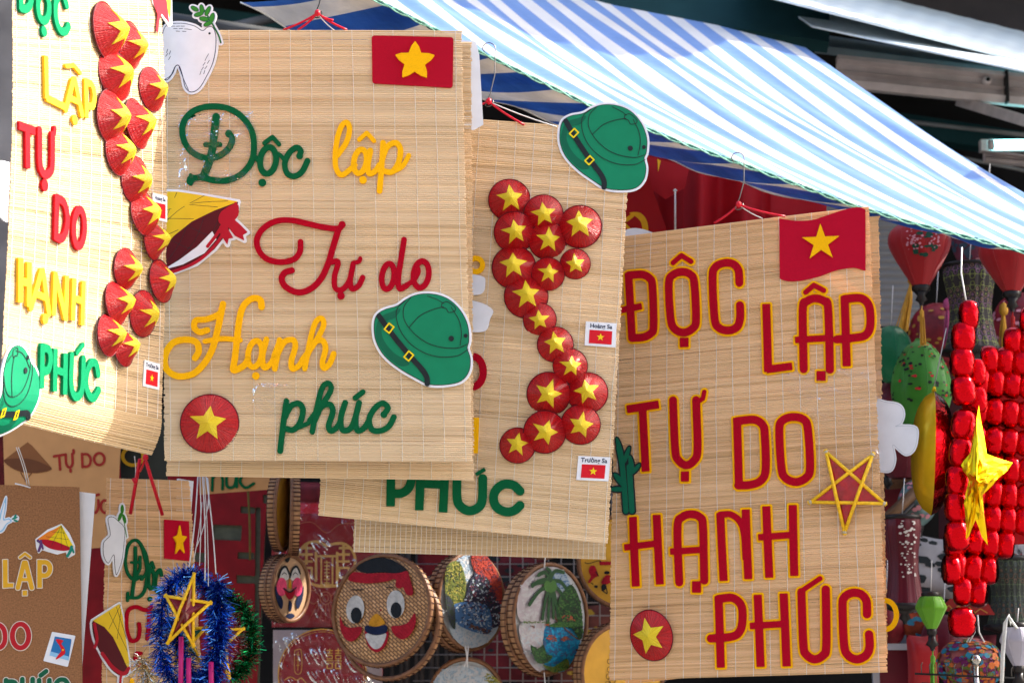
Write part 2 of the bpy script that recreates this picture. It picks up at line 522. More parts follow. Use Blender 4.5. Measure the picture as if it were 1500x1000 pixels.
FRONT = [(100, -205), (300, -115), (560, 2), (700, 72), (860, 150), (1000, 207), (1082, 236), (1250, 298), (1330, 322), (1500, 366), (1850, 462)]
BACK = [(200, -150), (600, -62), (760, -27), (900, 8), (1050, 37), (1180, 70), (1240, 86)]
LOWER = [(200, -70), (330, -12), (420, 40), (520, 85), (640, 118), (700, 138), (830, 182), (950, 224), (1100, 270), (1200, 296), (1320, 322), (1400, 343), (1500, 368), (1850, 464)]
YF, YB = 3.10, 4.25
def kx_front(k): return 1815 - 50 * k - 1.6 * k * k
def kx_back(k): return 1180 - 53 * k
def tarp_pt(a, b):
    k = a * 17.0
    xb, xf = kx_back(k), kx_front(k)
    B_ = pt(xb, interp(BACK, xb), YB); F_ = pt(xf, interp(FRONT, xf), YF)
    P = B_.lerp(F_, b)
    from_edge = math.sin(math.pi * min(1, b * 1.02)) if b < .98 else 0
    P.z += -.035 * math.sin(math.pi * b) + from_edge * (.012 * math.sin(k * 1.1 + b * 3) + .004 * math.sin(k * 3.1 - b * 5 + 1) + .0022 * math.sin(k * 9 + b * 11))
    return P
awn = empty('awning', pt(1000, 207, YF), 'long blue and white striped tarpaulin awning sloping over the stall above the mats', 'awning')
def in_awn(o):
    o.parent = awn; o.matrix_parent_inverse = Matrix.Translation(-awn.matrix_world.translation); return o
NU, NV = 240, 40
mb = MB(); mb.grid(tarp_pt, NU, NV, TARP)
for j in range(NV + 1):
    for i in range(NU + 1): mb.tone[(j * (NU + 1) + i, j * (NU + 1) + i + 1)] = i / NU * 17.0 + 20.15 + .03 * math.sin(j / NV * 6)
in_awn(mb.build('tarpaulin'))
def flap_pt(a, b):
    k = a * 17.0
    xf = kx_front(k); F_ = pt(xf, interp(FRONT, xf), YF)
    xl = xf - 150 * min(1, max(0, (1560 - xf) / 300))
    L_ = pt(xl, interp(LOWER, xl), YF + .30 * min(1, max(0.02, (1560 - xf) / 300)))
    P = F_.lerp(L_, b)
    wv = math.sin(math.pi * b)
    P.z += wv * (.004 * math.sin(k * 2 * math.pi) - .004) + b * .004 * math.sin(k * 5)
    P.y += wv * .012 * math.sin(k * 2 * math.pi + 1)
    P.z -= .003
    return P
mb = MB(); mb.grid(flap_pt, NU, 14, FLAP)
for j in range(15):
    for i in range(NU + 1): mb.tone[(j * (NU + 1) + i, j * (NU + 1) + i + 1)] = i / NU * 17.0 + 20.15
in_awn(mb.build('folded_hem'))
# trim: mint braid along the edge and a white bead on the lower hem
MINT = mat('mint_braid', (.30, .62, .48), rough=.7, var=.35, scale=300, stretch=(1, 1, 1))
TEALC = mat('teal_cord', (.01, .10, .13), rough=.6, var=.3, scale=200)
WHITEC = mat('white_cord', (.75, .75, .72), rough=.6, var=.1, scale=200)
def edge_pt(x, du=0, Y=YF - .012): return pt(x, interp(FRONT, x) + du, Y)
xs = list(range(140, 1860, 10))
mb = MB(); mb.tube([edge_pt(x, 3 + 1.0 * math.sin(x * .9)) for x in xs], .0028, TEALC, 6); in_awn(mb.build('edge_cord'))
for ph in (0, math.pi):
    mb = MB(); mb.tube([edge_pt(x, 3 + 2.6 * math.sin(x * .11 + ph), YF - .016 - .003 * math.cos(x * .11 + ph)) for x in xs], .0013, MINT, 5); in_awn(mb.build('braid'))
mb = MB(); mb.tube([flap_pt(i / 120, 1.0) - Vector((0, .004, .001)) for i in range(121)], .0016, WHITEC, 5); in_awn(mb.build('hem_piping'))

# ---- roofs, rails and beams up on the right
def slab(name, P, th, m, label=None, cat=None, kind=None, parent=None, rib=0):
    """quad P = [(u,v,Y)*4] (near-left, near-right, far-right, far-left) turned into a slab with thickness th (m)"""
    Q = [pt(*q) for q in P]
    n = (Q[1] - Q[0]).cross(Q[3] - Q[0]).normalized()
    if n.z < 0: n = -n
    mb = MB(); nu, nv = 40, 12
    def fn(a, b, o=0):
        p = Q[0].lerp(Q[1], a).lerp(Q[3].lerp(Q[2], a), b)
        return p - n * (o - rib * math.sin(a * 90))
    mb.grid(lambda a, b: fn(a, b), nu * 4 if rib else nu, nv, m); mb.grid(lambda a, b: fn(a, b, th), nu * 4 if rib else nu, nv, m)
    e = [Q[0], Q[1], Q[2], Q[3]]
    for i in range(4):
        a, b = e[i], e[(i + 1) % 4]
        mb.add([a, b, b - n * th, a - n * th], [(0, 1, 2, 3)], m)
    o = mb.build(name, parent)
    return tag(o, label, cat, kind=kind)
ROOFW = mat('pale_roof_sheet', (.66, .74, .76), rough=.45, var=.18, scale=4, bump=.2, bscale=10)
ROOFW2 = mat('white_plastic_roofing', (.74, .80, .80), rough=.4, var=.12, scale=5, bump=.2, bscale=12, trans=.15)
BROWNB = mat('dark_brown_metal', (.035, .025, .022), rough=.6, var=.4, scale=6)
slab('roof_sheet', [(1080, -18, 4.2), (1560, 104, 4.2), (1600, 72, 4.9), (1100, -52, 4.9)], .006, ROOFW, 'pale corrugated roof sheet sloping above the right end of the awning', 'roof sheet', rib=.0010)
slab('roof_sheet', [(1190, 38, 4.30), (1560, 116, 3.95), (1600, 92, 4.4), (1120, -10, 4.9)], .004, ROOFW2, 'white plastic roof sheet hanging just below the corrugated one with a shadowed belly', 'roof sheet')
slab('fascia_board', [(1220, -25, 5.0), (1700, 105, 5.0), (1700, -100, 5.03), (1220, -190, 5.03)], .03, BROWNB, 'dark brown metal fascia in the top right corner behind the roof sheets', 'fascia')
slab('roof_panel', [(840, 6, 4.40), (1215, 62, 4.40), (1215, -40, 4.6), (840, -90, 4.6)], .03, TEALW, 'dark teal roof panel running along the top of the striped awning', 'roof panel')
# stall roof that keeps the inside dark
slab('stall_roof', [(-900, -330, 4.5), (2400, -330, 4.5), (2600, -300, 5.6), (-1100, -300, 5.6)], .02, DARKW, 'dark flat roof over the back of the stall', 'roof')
RAIL = mat('dusty_white_aluminium', (.62, .55, .54), rough=.4, metal=.2, var=.2, scale=12)
DARKM = mat('black_rubber', (.012, .012, .013), rough=.6, var=.2)
def rail(u0, v0, u1, v1, Y, h, label):
    t = empty('shutter_rail', pt((u0 + u1) / 2, (v0 + v1) / 2, Y), label, 'shutter rail')
    inv = Matrix.Translation(-t.matrix_world.translation)
    A, B = pt(u0, v0, Y), pt(u1, v1, Y)
    prof = [(-.5, 0), (-.5, .02), (-.3, .035), (-.22, .01), (-.05, .01), (0, .03), (.1, .012), (.3, .012), (.36, .035), (.5, .03), (.5, 0)]
    v = []
    for P in (A, B):
        for (z, y) in prof: v.append(P + Vector((0, -y, z * h)))
    n = len(prof); f = [(i, i + 1, n + i + 1, n + i) for i in range(n - 1)] + [(n - 1, 0, n, 2 * n - 1)]
    mb = MB(); mb.add(v, f, RAIL); o = mb.build('rail_profile', t); o.matrix_parent_inverse = inv
    for q in (.55, .78, .97):
        P = A.lerp(B, q); mb = MB(); mb.lathe([(.0, -.006), (.009, -.006), (.011, 0), (.011, .01)], RAIL, 12, c=tuple(P + Vector((0, -.032, .15 * h))), axis='y')
        mb.lathe([(.0, -.008), (.005, -.008), (.005, .01)], DARKM, 8, c=tuple(P + Vector((0, -.032, .15 * h))), axis='y')
        o = mb.build('bolt', t); o.matrix_parent_inverse = inv
    P = A.lerp(B, .62); mb = MB(); mb.box(P + Vector((0, -.03, 0)), (.003, .012, h * .52), DARKM); o = mb.build('joint_strip', t); o.matrix_parent_inverse = inv
    return t
slab('canopy_edge', [(1195, 66, 4.75), (1620, 120, 4.75), (1620, 112, 5.1), (1195, 50, 5.1)], .02, mat('grey_blue_metal', (.16, .21, .24), rough=.5, var=.3, scale=6), 'grey-blue metal canopy edge in the shade just above the shutter rail', 'canopy edge')
for (q0, q1, Y_, r_) in (((1230, 92), (1560, 128), 4.7, .004), ((1260, 170), (1560, 205), 5.2, .006), ((1330, 215), (1560, 262), 5.0, .005)):
    mb = MB(); mb.tube([pt(*q0, Y_), pt(*q1, Y_)], r_, RAIL if False else mat('grey_pipe', (.20, .20, .20), rough=.6, var=.3, scale=9), 8); tag(mb.build('pipe'), {92: 'thin grey pipe along the canopy edge above the shutter rail', 170: 'grey pipe in the gloom beneath the shutter rail', 215: 'lowest grey pipe in the gloom, just under the lit tube'}[q0[1]], 'pipe')
rail(1225, 108, 1620, 148, 4.6, .075, 'dusty white aluminium roller shutter rail under the roof sheets')
rail(1440, 232, 1620, 250, 4.6, .022, 'thin white rail beneath the lit tube at the right edge')
mb = MB(); mb.box((0, 0, 0), (2.2, .03, .03), TEALW, None)
o = mb.build('beam'); o.location = pt(1380, 195, 5.3); o.rotation_euler = (0, R(9), 0); tag(o, 'dark teal roof beam sloping in the gloom behind the shutter rail', 'beam')
mb = MB(); mb.box((0, 0, 0), (.45, .008, .012), RAIL); o = mb.build('brace'); P0, P1 = pt(1405, 148, 4.65), pt(1560, 195, 4.3)
o.location = (P0 + P1) / 2; o.rotation_euler = (0, 0, 0); o.scale = ((P1 - P0).length / .9, 1, 1)
d = (P1 - P0).normalized(); o.rotation_euler = d.to_track_quat('X', 'Z').to_euler(); tag(o, 'grey diagonal brace running down right from under the shutter rail', 'brace')
# fluorescent lamp
TUBE = mat('lit_tube', (.35, .95, 1.0), emit=3.0, var=0)
t = empty('fluorescent_lamp', pt(1500, 212, 4.7), 'lit white-cyan fluorescent tube at the right edge below the roofs', 'lamp')
mb = MB(); mb.tube([(-.075, 0, 0), (.5, 0, .012)], .011, TUBE, 10); mb.build('tube', t)
mb = MB(); mb.box((.2, .03, .004), (.3, .012, .014), RAIL); mb.build('housing', t)
mb = MB(); mb.tube([(-.085, 0, -.001), (-.074, 0, 0)], .012, RAIL, 10); mb.build('end_cap', t)

# ------------------------------------------------------------------ bamboo mats
def sheet(fr, parent, C4, m, warp, pitch=.0030, tspace=.031, z=0, xseg=10, curl=None, thread=True, toff=.3):
    TL, TR, BR, BL = [Vector((*fr.px(*q), 0)) for q in C4]
    H = ((TL - BL).length + (TR - BR).length) / 2; W = ((TR - TL).length + (BR - BL).length) / 2
    n = int(H / pitch)
    mb = MB(); rnd = random.Random(int(H * 1e6))
    group = .5
    for j in range(n):
        v0 = (j + .5) / n
        jl, jr = rnd.gauss(0, .0006), rnd.gauss(0, .0006)
        A = TL.lerp(BL, v0) + Vector((jl, rnd.gauss(0, .00018), 0)); B = TR.lerp(BR, v0) + Vector((jr, rnd.gauss(0, .00018), 0))
        hw = pitch * (.53 + rnd.uniform(-.06, .04)); zz = z + rnd.gauss(0, .00016); zb = rnd.gauss(0, .00012)
        if rnd.random() < .05: hw *= .78
        vv = []; 
        for i in range(xseg + 1):
            p = A.lerp(B, i / xseg); y = p.y + (0 if i in (0, xseg) else rnd.gauss(0, .00008)); 
            zc = zz + zb * i / xseg
            for dy, dz in ((hw, 0), (hw * .1, .0007), (-hw, 0), (0, -.0005)): vv.append((p.x, y + dy, zc + dz))
        ff = []
        for i in range(xseg):
            for k in range(4): ff.append((i * 4 + k, i * 4 + (k + 1) % 4, i * 4 + 4 + (k + 1) % 4, i * 4 + 4 + k))
        ff += [(3, 2, 1, 0), tuple(xseg * 4 + k for k in range(4))]
        b = mb.add(vv, ff, m)
        group += rnd.gauss(0, .09); group = min(.72, max(.30, group))
        tone = min(1, max(0, group + rnd.gauss(0, .24)))
        if rnd.random() < .035: tone *= .4
        mb.tone[(b, len(mb.v))] = tone
    o = mb.build('bamboo_slats', parent, warp); o['kind'] = 'stuff'
    if thread:
        k = int(W / tspace)
        for i in range(k + 1):
            u = (toff + i) * tspace / W
            if u > .995: break
            P = []; rr = random.Random(i)
            for q in range(15):
                a = TL.lerp(TR, u).lerp(BL.lerp(BR, u), q / 14)
                P.append((a.x + rr.gauss(0, .0005), a.y, z + .0009))
            mb = MB(); mb.tube(P, .00052, THREAD, 3, cap=False); mb.build('thread', parent, warp)
    return o

STRAW = None
def hat_materials():
    def hm(name, c1, c2, rough, coat):
        m, t, p = new_mat(name); N, L = t.nodes, t.links
        tc = N.new('ShaderNodeTexCoord'); sx = N.new('ShaderNodeSeparateXYZ'); L.new(tc.outputs['Object'], sx.inputs[0])
        an = N.new('ShaderNodeMath'); an.operation = 'ARCTAN2'; L.new(sx.outputs[0], an.inputs[0]); L.new(sx.outputs[1], an.inputs[1])
        ln = N.new('ShaderNodeVectorMath'); ln.operation = 'LENGTH'; L.new(tc.outputs['Object'], ln.inputs[0])
        oi = N.new('ShaderNodeObjectInfo')
        cb = N.new('ShaderNodeCombineXYZ'); 
        a1 = N.new('ShaderNodeMath'); a1.operation = 'MULTIPLY'; a1.inputs[1].default_value = 22; L.new(an.outputs[0], a1.inputs[0])
        a2 = N.new('ShaderNodeMath'); a2.operation = 'MULTIPLY'; a2.inputs[1].default_value = 2.2; L.new(ln.outputs['Value'], a2.inputs[0])
        a3 = N.new('ShaderNodeMath'); a3.operation = 'MULTIPLY'; a3.inputs[1].default_value = 40; L.new(oi.outputs['Random'], a3.inputs[0])
        L.new(a1.outputs[0], cb.inputs[0]); L.new(a2.outputs[0], cb.inputs[1]); L.new(a3.outputs[0], cb.inputs[2])
        nz = N.new('ShaderNodeTexNoise'); nz.inputs['Scale'].default_value = 1; nz.inputs['Detail'].default_value = 4; L.new(cb.outputs[0], nz.inputs[0])
        rm = N.new('ShaderNodeMapRange'); rm.inputs[1].default_value = .35; rm.inputs[2].default_value = .68; L.new(nz.outputs[0], rm.inputs[0])
        mx = N.new('ShaderNodeMix'); mx.data_type = 'RGBA'; mx.inputs[6].default_value = (*c1, 1); mx.inputs[7].default_value = (*c2, 1)
        L.new(rm.outputs[0], mx.inputs[0]); L.new(mx.outputs[2], p.inputs['Base Color'])
        p.inputs['Roughness'].default_value = rough; p.inputs['Coat Weight'].default_value = coat; p.inputs['Coat Roughness'].default_value = .2; p.inputs['Specular IOR Level'].default_value = .3
        # ring threads
        a4 = N.new('ShaderNodeMath'); a4.operation = 'MULTIPLY'; a4.inputs[1].default_value = 70; L.new(ln.outputs['Value'], a4.inputs[0])
        a5 = N.new('ShaderNodeMath'); a5.operation = 'SINE'; L.new(a4.outputs[0], a5.inputs[0])
        a6 = N.new('ShaderNodeMath'); a6.operation = 'MULTIPLY_ADD'; a6.inputs[1].default_value = .018; L.new(a5.outputs[0], a6.inputs[0]); L.new(nz.outputs[0], a6.inputs[2])
        bp = N.new('ShaderNodeBump'); bp.inputs['Strength'].default_value = .5; bp.inputs['Distance'].default_value = .04
        L.new(a6.outputs[0], bp.inputs['Height']); L.new(bp.outputs[0], p.inputs['Normal'])
        return m
    return hm('lacquered_red_straw', (.33, .001, .005), (.58, .004, .006), .33, .25), hm('painted_yellow_straw', (.74, .50, .01), (.90, .74, .03), .45, .1)
HRED, HYEL = hat_materials()
HRIM = mat('hat_rim', (.10, .004, .012), rough=.5)
HH = .60
def hprof(r): return HH * ((1 - r) ** 1.0) * (1 + .10 * math.sin(math.pi * r))
def build_hat_mesh():
    mb = MB(); n = 56; rings = [1.0, .9, .8, .7, .6, .5, .4, .3, .2, .1, .03]
    rr = random.Random(3)
    v = []
    for r in rings:
        for j in range(n):
            q = 2 * math.pi * j / n; k = r * (1 + rr.gauss(0, .004)); v.append((k * math.cos(q), k * math.sin(q), hprof(r) + rr.gauss(0, .003)))
    v.append((0, 0, HH))
    f = []
    for i in range(len(rings) - 1):
        for j in range(n): f.append((i * n + j, i * n + (j + 1) % n, (i + 1) * n + (j + 1) % n, (i + 1) * n + j))
    k = (len(rings) - 1) * n
    for j in range(n): f.append((k + j, k + (j + 1) % n, len(v) - 1))
    mb.add(v, f, HRED, True)
    mb.tube([(1.0 * math.cos(q), 1.0 * math.sin(q), 0) for q in [2 * math.pi * j / 40 for j in range(40)]], .022, HRIM, 6, closed=True)
    return mb
def build_star_mesh(ro=.60, ratio=.47, seed=1):
    rr = random.Random(seed)
    mb = MB(); out = []
    base = starpts(0, 0, 1, ratio)
    base = [(x * (1 + rr.gauss(0, .05)), y * (1 + rr.gauss(0, .05))) for x, y in base]
    ol = []
    for i in range(10):
        a, b = base[i], base[(i + 1) % 10]
        for q in range(4): ol.append((a[0] + (b[0] - a[0]) * q / 4, a[1] + (b[1] - a[1]) * q / 4))
    n = len(ol); v = []
    for lift, k in ((-.004, 1.0), (.02, .985), (.022, .8), (.022, .6), (.022, .4), (.022, .2), (.022, .06)):
        for (x, y) in ol:
            X, Y = x * ro * k, y * ro * k; r = math.hypot(X, Y)
            v.append((X, Y, hprof(r) + lift))
    v.append((0, 0, HH + .035)); f = []
    for i in range(6):
        for j in range(n): f.append((i * n + (j + 1) % n, i * n + j, (i + 1) * n + j, (i + 1) * n + (j + 1) % n))
    for j in range(n): f.append((6 * n + (j + 1) % n, 6 * n + j, len(v) - 1))
    mb.add(v, f, HYEL, False)
    return mb
_h = build_hat_mesh().build('conical_hat'); HATME = _h.data; bpy.data.objects.remove(_h)
STARME = []
for q in range(4):
    _s = build_star_mesh(seed=q, ro=.64 + .03 * (q % 2)).build('star'); STARME.append(_s.data); bpy.data.objects.remove(_s)
_hn = [0]
def hat(parent, fr, u, v, r, warp=None, tilt=(0, 0), rot=0, z=0, hs=1.0):
    x, y = fr.px(u, v); i = _hn[0]; _hn[0] += 1
    o = bpy.data.objects.new('conical_hat', HATME); COL.objects.link(o); o.parent = parent
    o.location = (x, y, (warp(x, y) if warp else 0) + .003 + z)
    o.rotation_euler = (R(tilt[0]), R(tilt[1]), R(rot)); o.scale = (r / 1000, r / 1000, r / 1000 * hs)
    s = bpy.data.objects.new('star', STARME[i % 4]); COL.objects.link(s); s.parent = o
    s.rotation_euler = (0, 0, R(-rot * .0))
    return o

# felt / card materials
F_GRN = felt('felt_dark_green', (.002, .095, .034)); F_YEL = felt('felt_yellow', (.90, .46, .004)); F_RED = felt('felt_crimson', (.37, .001, .014))
F_GRNA = felt('felt_green', (.003, .21, .085)); F_REDA = felt('felt_red', (.55, .012, .020)); F_YELA = felt('felt_golden', (.86, .50, .03))
P_WHITE = printed('white_card', (.72, .74, .80)); P_RED = printed('printed_red', (.60, .008, .02)); P_YEL = printed('printed_yellow', (.80, .60, .01))
P_BLACK = printed('printed_black', (.012, .018, .022)); P_HGRN = printed('printed_helmet_green', (.003, .20, .095)); P_HGRN2 = printed('printed_deep_green', (.002, .115, .06))
P_MAR = printed('printed_maroon', (.085, .004, .010)); P_LEAF = printed('printed_leaf_green', (.03, .20, .02)); P_NAVY = printed('printed_navy', (.008, .018, .06))
P_GOLD = printed('printed_gold', (.75, .50, .02)); P_DKRED = printed('printed_dark_red', (.40, .004, .02))

def letter(parent, items, m, th=3.0, warp=None, z=0, name='letter', off=0):
    mb = MB(); shape(mb, items, .0006 + z, .0006 + z + th / 1000, m, off=off); return mb.build(name, parent, warp)
def inline_letter(parent, items, warp=None, edge=.0032, th1=2.2, th2=2.0):
    a = letter(parent, items, F_YEL, th1, warp, off=edge)
    letter(a, items, F_RED, th2, warp, z=th1 / 1000, name='letter_face')
    return a

HELMET = [(860, 380), (868, 335), (900, 310), (950, 295), (985, 270), (1030, 250), (1090, 247), (1150, 265), (1200, 310), (1230, 370), (1235, 430), (1228, 460), (1240, 500), (1235, 550), (1205, 588), (1150, 603), (1080, 603), (1030, 580), (960, 540), (900, 490), (868, 435)]
def helmet(parent, T, warp=None, z=.001, mir=1):
    """printed cut-out of a green sun helmet; T maps sketch coordinates to local (x, y)"""
    def P(Q, sm=True): return ('P', cr([T(q) for q in Q], True, 4) if sm else [T(q) for q in Q])
    def S(Q, w): return ('S', cr([T(q) for q in Q]), w / 2000)
    mb = MB()
    H = [P(HELMET)]
    shape(mb, H, z, z + .0022, P_WHITE, off=.0038)
    shape(mb, H, z + .0022, z + .0026, P_BLACK, off=.0004)
    shape(mb, H, z + .0026, z + .0030, P_HGRN, off=-.0006)
    z1 = z + .0030
    shape(mb, [P([(868, 420), (880, 345), (930, 318), (965, 305), (945, 340), (900, 360), (890, 400), (905, 440), (940, 480), (1000, 520), (960, 530), (905, 485)])], z1, z1 + .0003, P_HGRN2)
    z1 += .0003
    L1 = [S([(985, 272), (950, 310), (955, 370), (990, 430), (1050, 475), (1120, 495), (1190, 490), (1232, 465)], 1.0),
          S([(1005, 262), (978, 300), (980, 350), (1015, 400), (1070, 440), (1130, 458), (1190, 460), (1228, 445)], 1.0),
          S([(1000, 378), (1040, 335), (1090, 310), (1135, 298)], 1.0), S([(1165, 300), (1195, 350), (1205, 400), (1200, 450)], 1.0),
          S([(1070, 255), (1110, 270), (1135, 285)], .8),
          S([(1128, 285), (1150, 278), (1180, 300), (1178, 315), (1155, 320), (1145, 305), (1128, 300), (1128, 285)], 1.0)]
    shape(mb, L1, z1, z1 + .0003, P_BLACK, res=.0004)
    shape(mb, [('C', *T((1165, 423)), .0040), ('C', *T((1222, 412)), .0030)], z1, z1 + .0008, P_BLACK)
    shape(mb, [S([(880, 335), (915, 385), (950, 430), (1000, 490), (1050, 545), (1068, 575), (1070, 600)], 8.0)], z1 + .0003, z1 + .0007, P_BLACK)
    for (cx, cy, a) in ((920, 383, 38), (997, 492, 40)):
        ca, sa = math.cos(R(a)), math.sin(R(a))
        Q = [(cx + dx * ca - dy * sa, cy + dx * sa + dy * ca) for dx, dy in ((-12, -15), (12, -15), (12, 15), (-12, 15), (-12, -15))]
        shape(mb, [('S', [T(q) for q in Q], .0011)], z1 + .0007, z1 + .0012, P_YEL, res=.0004)
    return mb.build('helmet_picture', parent, warp)
DOVE = [(545, 300), (560, 255), (600, 262), (640, 235), (672, 195), (680, 140), (700, 105), (760, 98), (815, 110), (848, 130), (868, 116), (892, 116), (905, 150), (905, 205), (893, 265), (868, 320), (835, 375), (800, 390), (775, 368), (765, 325), (750, 280), (736, 280), (724, 310), (700, 338), (672, 330), (650, 345), (600, 350)]
LEAFS = [(815, 38, 18, 9, 30), (845, 40, 9, 20, -10), (832, 62, 20, 9, -15), (870, 48, 9, 22, 25), (855, 82, 20, 10, 10), (888, 78, 10, 22, 15), (870, 103, 18, 9, -25)]
def dove(parent, T, warp=None, z=.001, plain=False, line=.9, sc=1.0):
    def P(Q): return ('P', cr([T(q) for q in Q], True, 4))
    def S(Q, w): return ('S', cr([T(q) for q in Q]), w / 2000)
    mb = MB()
    body = [P(DOVE)]
    leaves = [('P', [T(q) for q in ell(*e)]) for e in LEAFS] + [S([(855, 45), (885, 95), (915, 150), (925, 182)], 1.6 * sc)]
    shape(mb, body + leaves, z, z + .0020, P_WHITE, off=.0032 * sc)
    z1 = z + .002
    shape(mb, body, z1, z1 + .0003, P_NAVY if not plain else P_WHITE, off=0)
    shape(mb, body, z1 + .0003, z1 + .0006, P_WHITE, off=-.0011 * sc)
    z1 += .0006
    if not plain:
        shape(mb, leaves, z1, z1 + .0003, P_NAVY, off=.0004 * sc); shape(mb, leaves, z1 + .0003, z1 + .0006, P_LEAF, off=-.0002 * sc)
        shape(mb, [('C', *T((878, 143)), .0018 * sc)], z1, z1 + .0003, P_BLACK, res=.0003)
    ds = []
    rr = random.Random(4)
    for (x, y) in [(725, 112), (745, 112), (765, 112), (735, 122), (758, 122), (780, 124), (795, 126), (745, 133), (772, 134), (870, 235), (862, 250), (873, 262), (855, 270), (863, 285), (848, 290), (856, 305), (840, 308), (700, 215), (712, 222), (698, 232), (710, 245)]:
        a = (.12 if y < 200 else 1.1) + rr.uniform(-.2, .2); l = 8
        ds.append(('S', [T((x - l * math.cos(a), y + l * math.sin(a) * (1 if y > 200 else -.3))), T((x + l * math.cos(a), y - l * math.sin(a) * (1 if y > 200 else -.3)))], .0004 * sc))
    ds += [S([(690, 335), (715, 318), (732, 282)], .9 * sc), S([(750, 282), (768, 330), (790, 380)], .9 * sc)]
    if not plain: shape(mb, ds, z1, z1 + .0002, P_NAVY, res=.0004)
    return mb.build('dove_picture', parent, warp)
def hatpic(parent, T, warp=None, z=.001, sc=1.0):
    """printed picture of a yellow conical hat seen from below with a red ribbon; sketch space = photo crop pixels"""
    def P(Q, sm=False): return ('P', cr([T(q) for q in Q], True, 4) if sm else [T(q) for q in Q])
    def S(Q, w): return ('S', cr([T(q) for q in Q]), w / 2000 * sc)
    cone = P([(168, 292), (225, 281), (262, 282), (300, 288), (350, 297), (315, 310), (282, 326), (255, 347), (235, 372), (222, 397), (205, 385), (185, 340)])
    under = P([(350, 297), (346, 318), (335, 342), (315, 366), (288, 387), (255, 399), (230, 402), (222, 397), (235, 372), (255, 347), (282, 326), (315, 310)])
    tails = [P([(338, 318), (352, 330), (364, 342), (357, 346), (359, 354), (345, 347), (332, 330)]), P([(330, 328), (343, 350), (336, 351), (334, 360), (324, 345), (322, 334)])]
    mb = MB()
    shape(mb, [cone, under] + tails, z, z + .002, P_WHITE, off=.0035 * sc)
    z1 = z + .002
    shape(mb, [under], z1, z1 + .0003, P_MAR)
    shape(mb, [cone], z1, z1 + .0003, P_GOLD)
    shape(mb, [P([(318, 352), (300, 372), (268, 388), (238, 396), (262, 382), (290, 362), (312, 340)])], z1 + .0003, z1 + .0006, P_WHITE)
    shape(mb, [S([(346, 300), (335, 330), (318, 358), (292, 382), (258, 397), (228, 402)], 4.5), S([(342, 305), (322, 340), (305, 362)], 5)] + tails + [P([(325, 312), (348, 300), (350, 318), (335, 330), (322, 328)], True)], z1 + .0006, z1 + .0010, P_DKRED)
    ln = [S([(215, 283), (225, 330), (228, 385)], .7), S([(260, 283), (245, 320), (235, 365)], .7), S([(300, 288), (262, 310), (225, 345)], .7), S([(200, 300), (260, 300), (320, 305)], .7), S([(190, 330), (235, 322), (285, 322)], .7), S([(335, 296), (280, 300), (215, 318)], .7), S([(205, 365), (235, 350), (262, 338)], .7)]
    shape(mb, ln, z1 + .0003, z1 + .0005, P_BLACK, res=.0005)
    ln = [S([(325, 312), (310, 345), (275, 385)], .6), S([(300, 320), (285, 355), (250, 392)], .6), S([(275, 333), (262, 360), (240, 390)], .6), S([(250, 352), (280, 365), (310, 362)], .6), S([(275, 332), (305, 345), (330, 343)], .6)]
    shape(mb, ln, z1 + .0003, z1 + .0005, P_BLACK, res=.0005)
    return mb.build('hat_picture', parent, warp)
def card(parent, fr, Q, words, warp=None, z=.0008):
    """small white card with a flag and a place name; Q = picture corners TL,TR,BR,BL"""
    L_ = [Vector(fr.px(*q)) for q in Q]
    def b(u, v): p = L_[0].lerp(L_[1], u).lerp(L_[3].lerp(L_[2], u), v); return (p.x, p.y)
    mb = MB()
    poly(mb, [b(0, 1), b(1, 1), b(1, 0), b(0, 0)], z, z + .0015, P_WHITE)
    poly(mb, [b(.13, .90), b(.87, .90), b(.87, .34), b(.13, .34)], z + .0015, z + .0018, P_RED)
    c = b(.5, .62); r = (L_[1] - L_[0]).length * .13
    poly(mb, starpts(c[0], c[1], r)[::-1], z + .0018, z + .0021, P_YEL)
    o, ex, ey = Vector(b(.5, .17)), Vector(b(1, .17)) - Vector(b(0, .17)), Vector(b(.5, 0)) - Vector(b(.5, 1))
    k = 1.0
    ex = ex.normalized(); ey = ey.normalized()
    wd = (L_[1] - L_[0]).length
    text_mesh(mb, words, ((ex.x, ey.x, o.x), (ex.y, ey.y, o.y)), wd * .19, z + .0015, z + .0018, P_NAVY, bold=.004 * wd)
    return mb.build('name_card', parent, warp)
# ================================================================== sign B : pale mat with script lettering
BASE = 2.92
def sign(fr, label, group='bamboo mat signs hung along the awning edge'):
    return empty('bamboo_sign', fr.M, label, 'sign', group)
frB = fr_at(460, 370, BASE, roll=.4)
wB = lambda x, y: .004 * math.sin(9 * y + .5) + .003 * math.sin(7 * x + 1) + .0012 * math.sin(40 * y)
sB = sign(frB, 'pale bamboo mat with green, yellow and red script words and one red hat low left')
sheet(frB, sB, [(236, 44), (676, 46), (692, 676), (240, 674)], BAM_B, wB, tspace=.0312)
Z4 = Pic(frB, 230, 20, 2.857); Z5 = Pic(frB, 230, 340, 2.702); PB = Pic(frB)
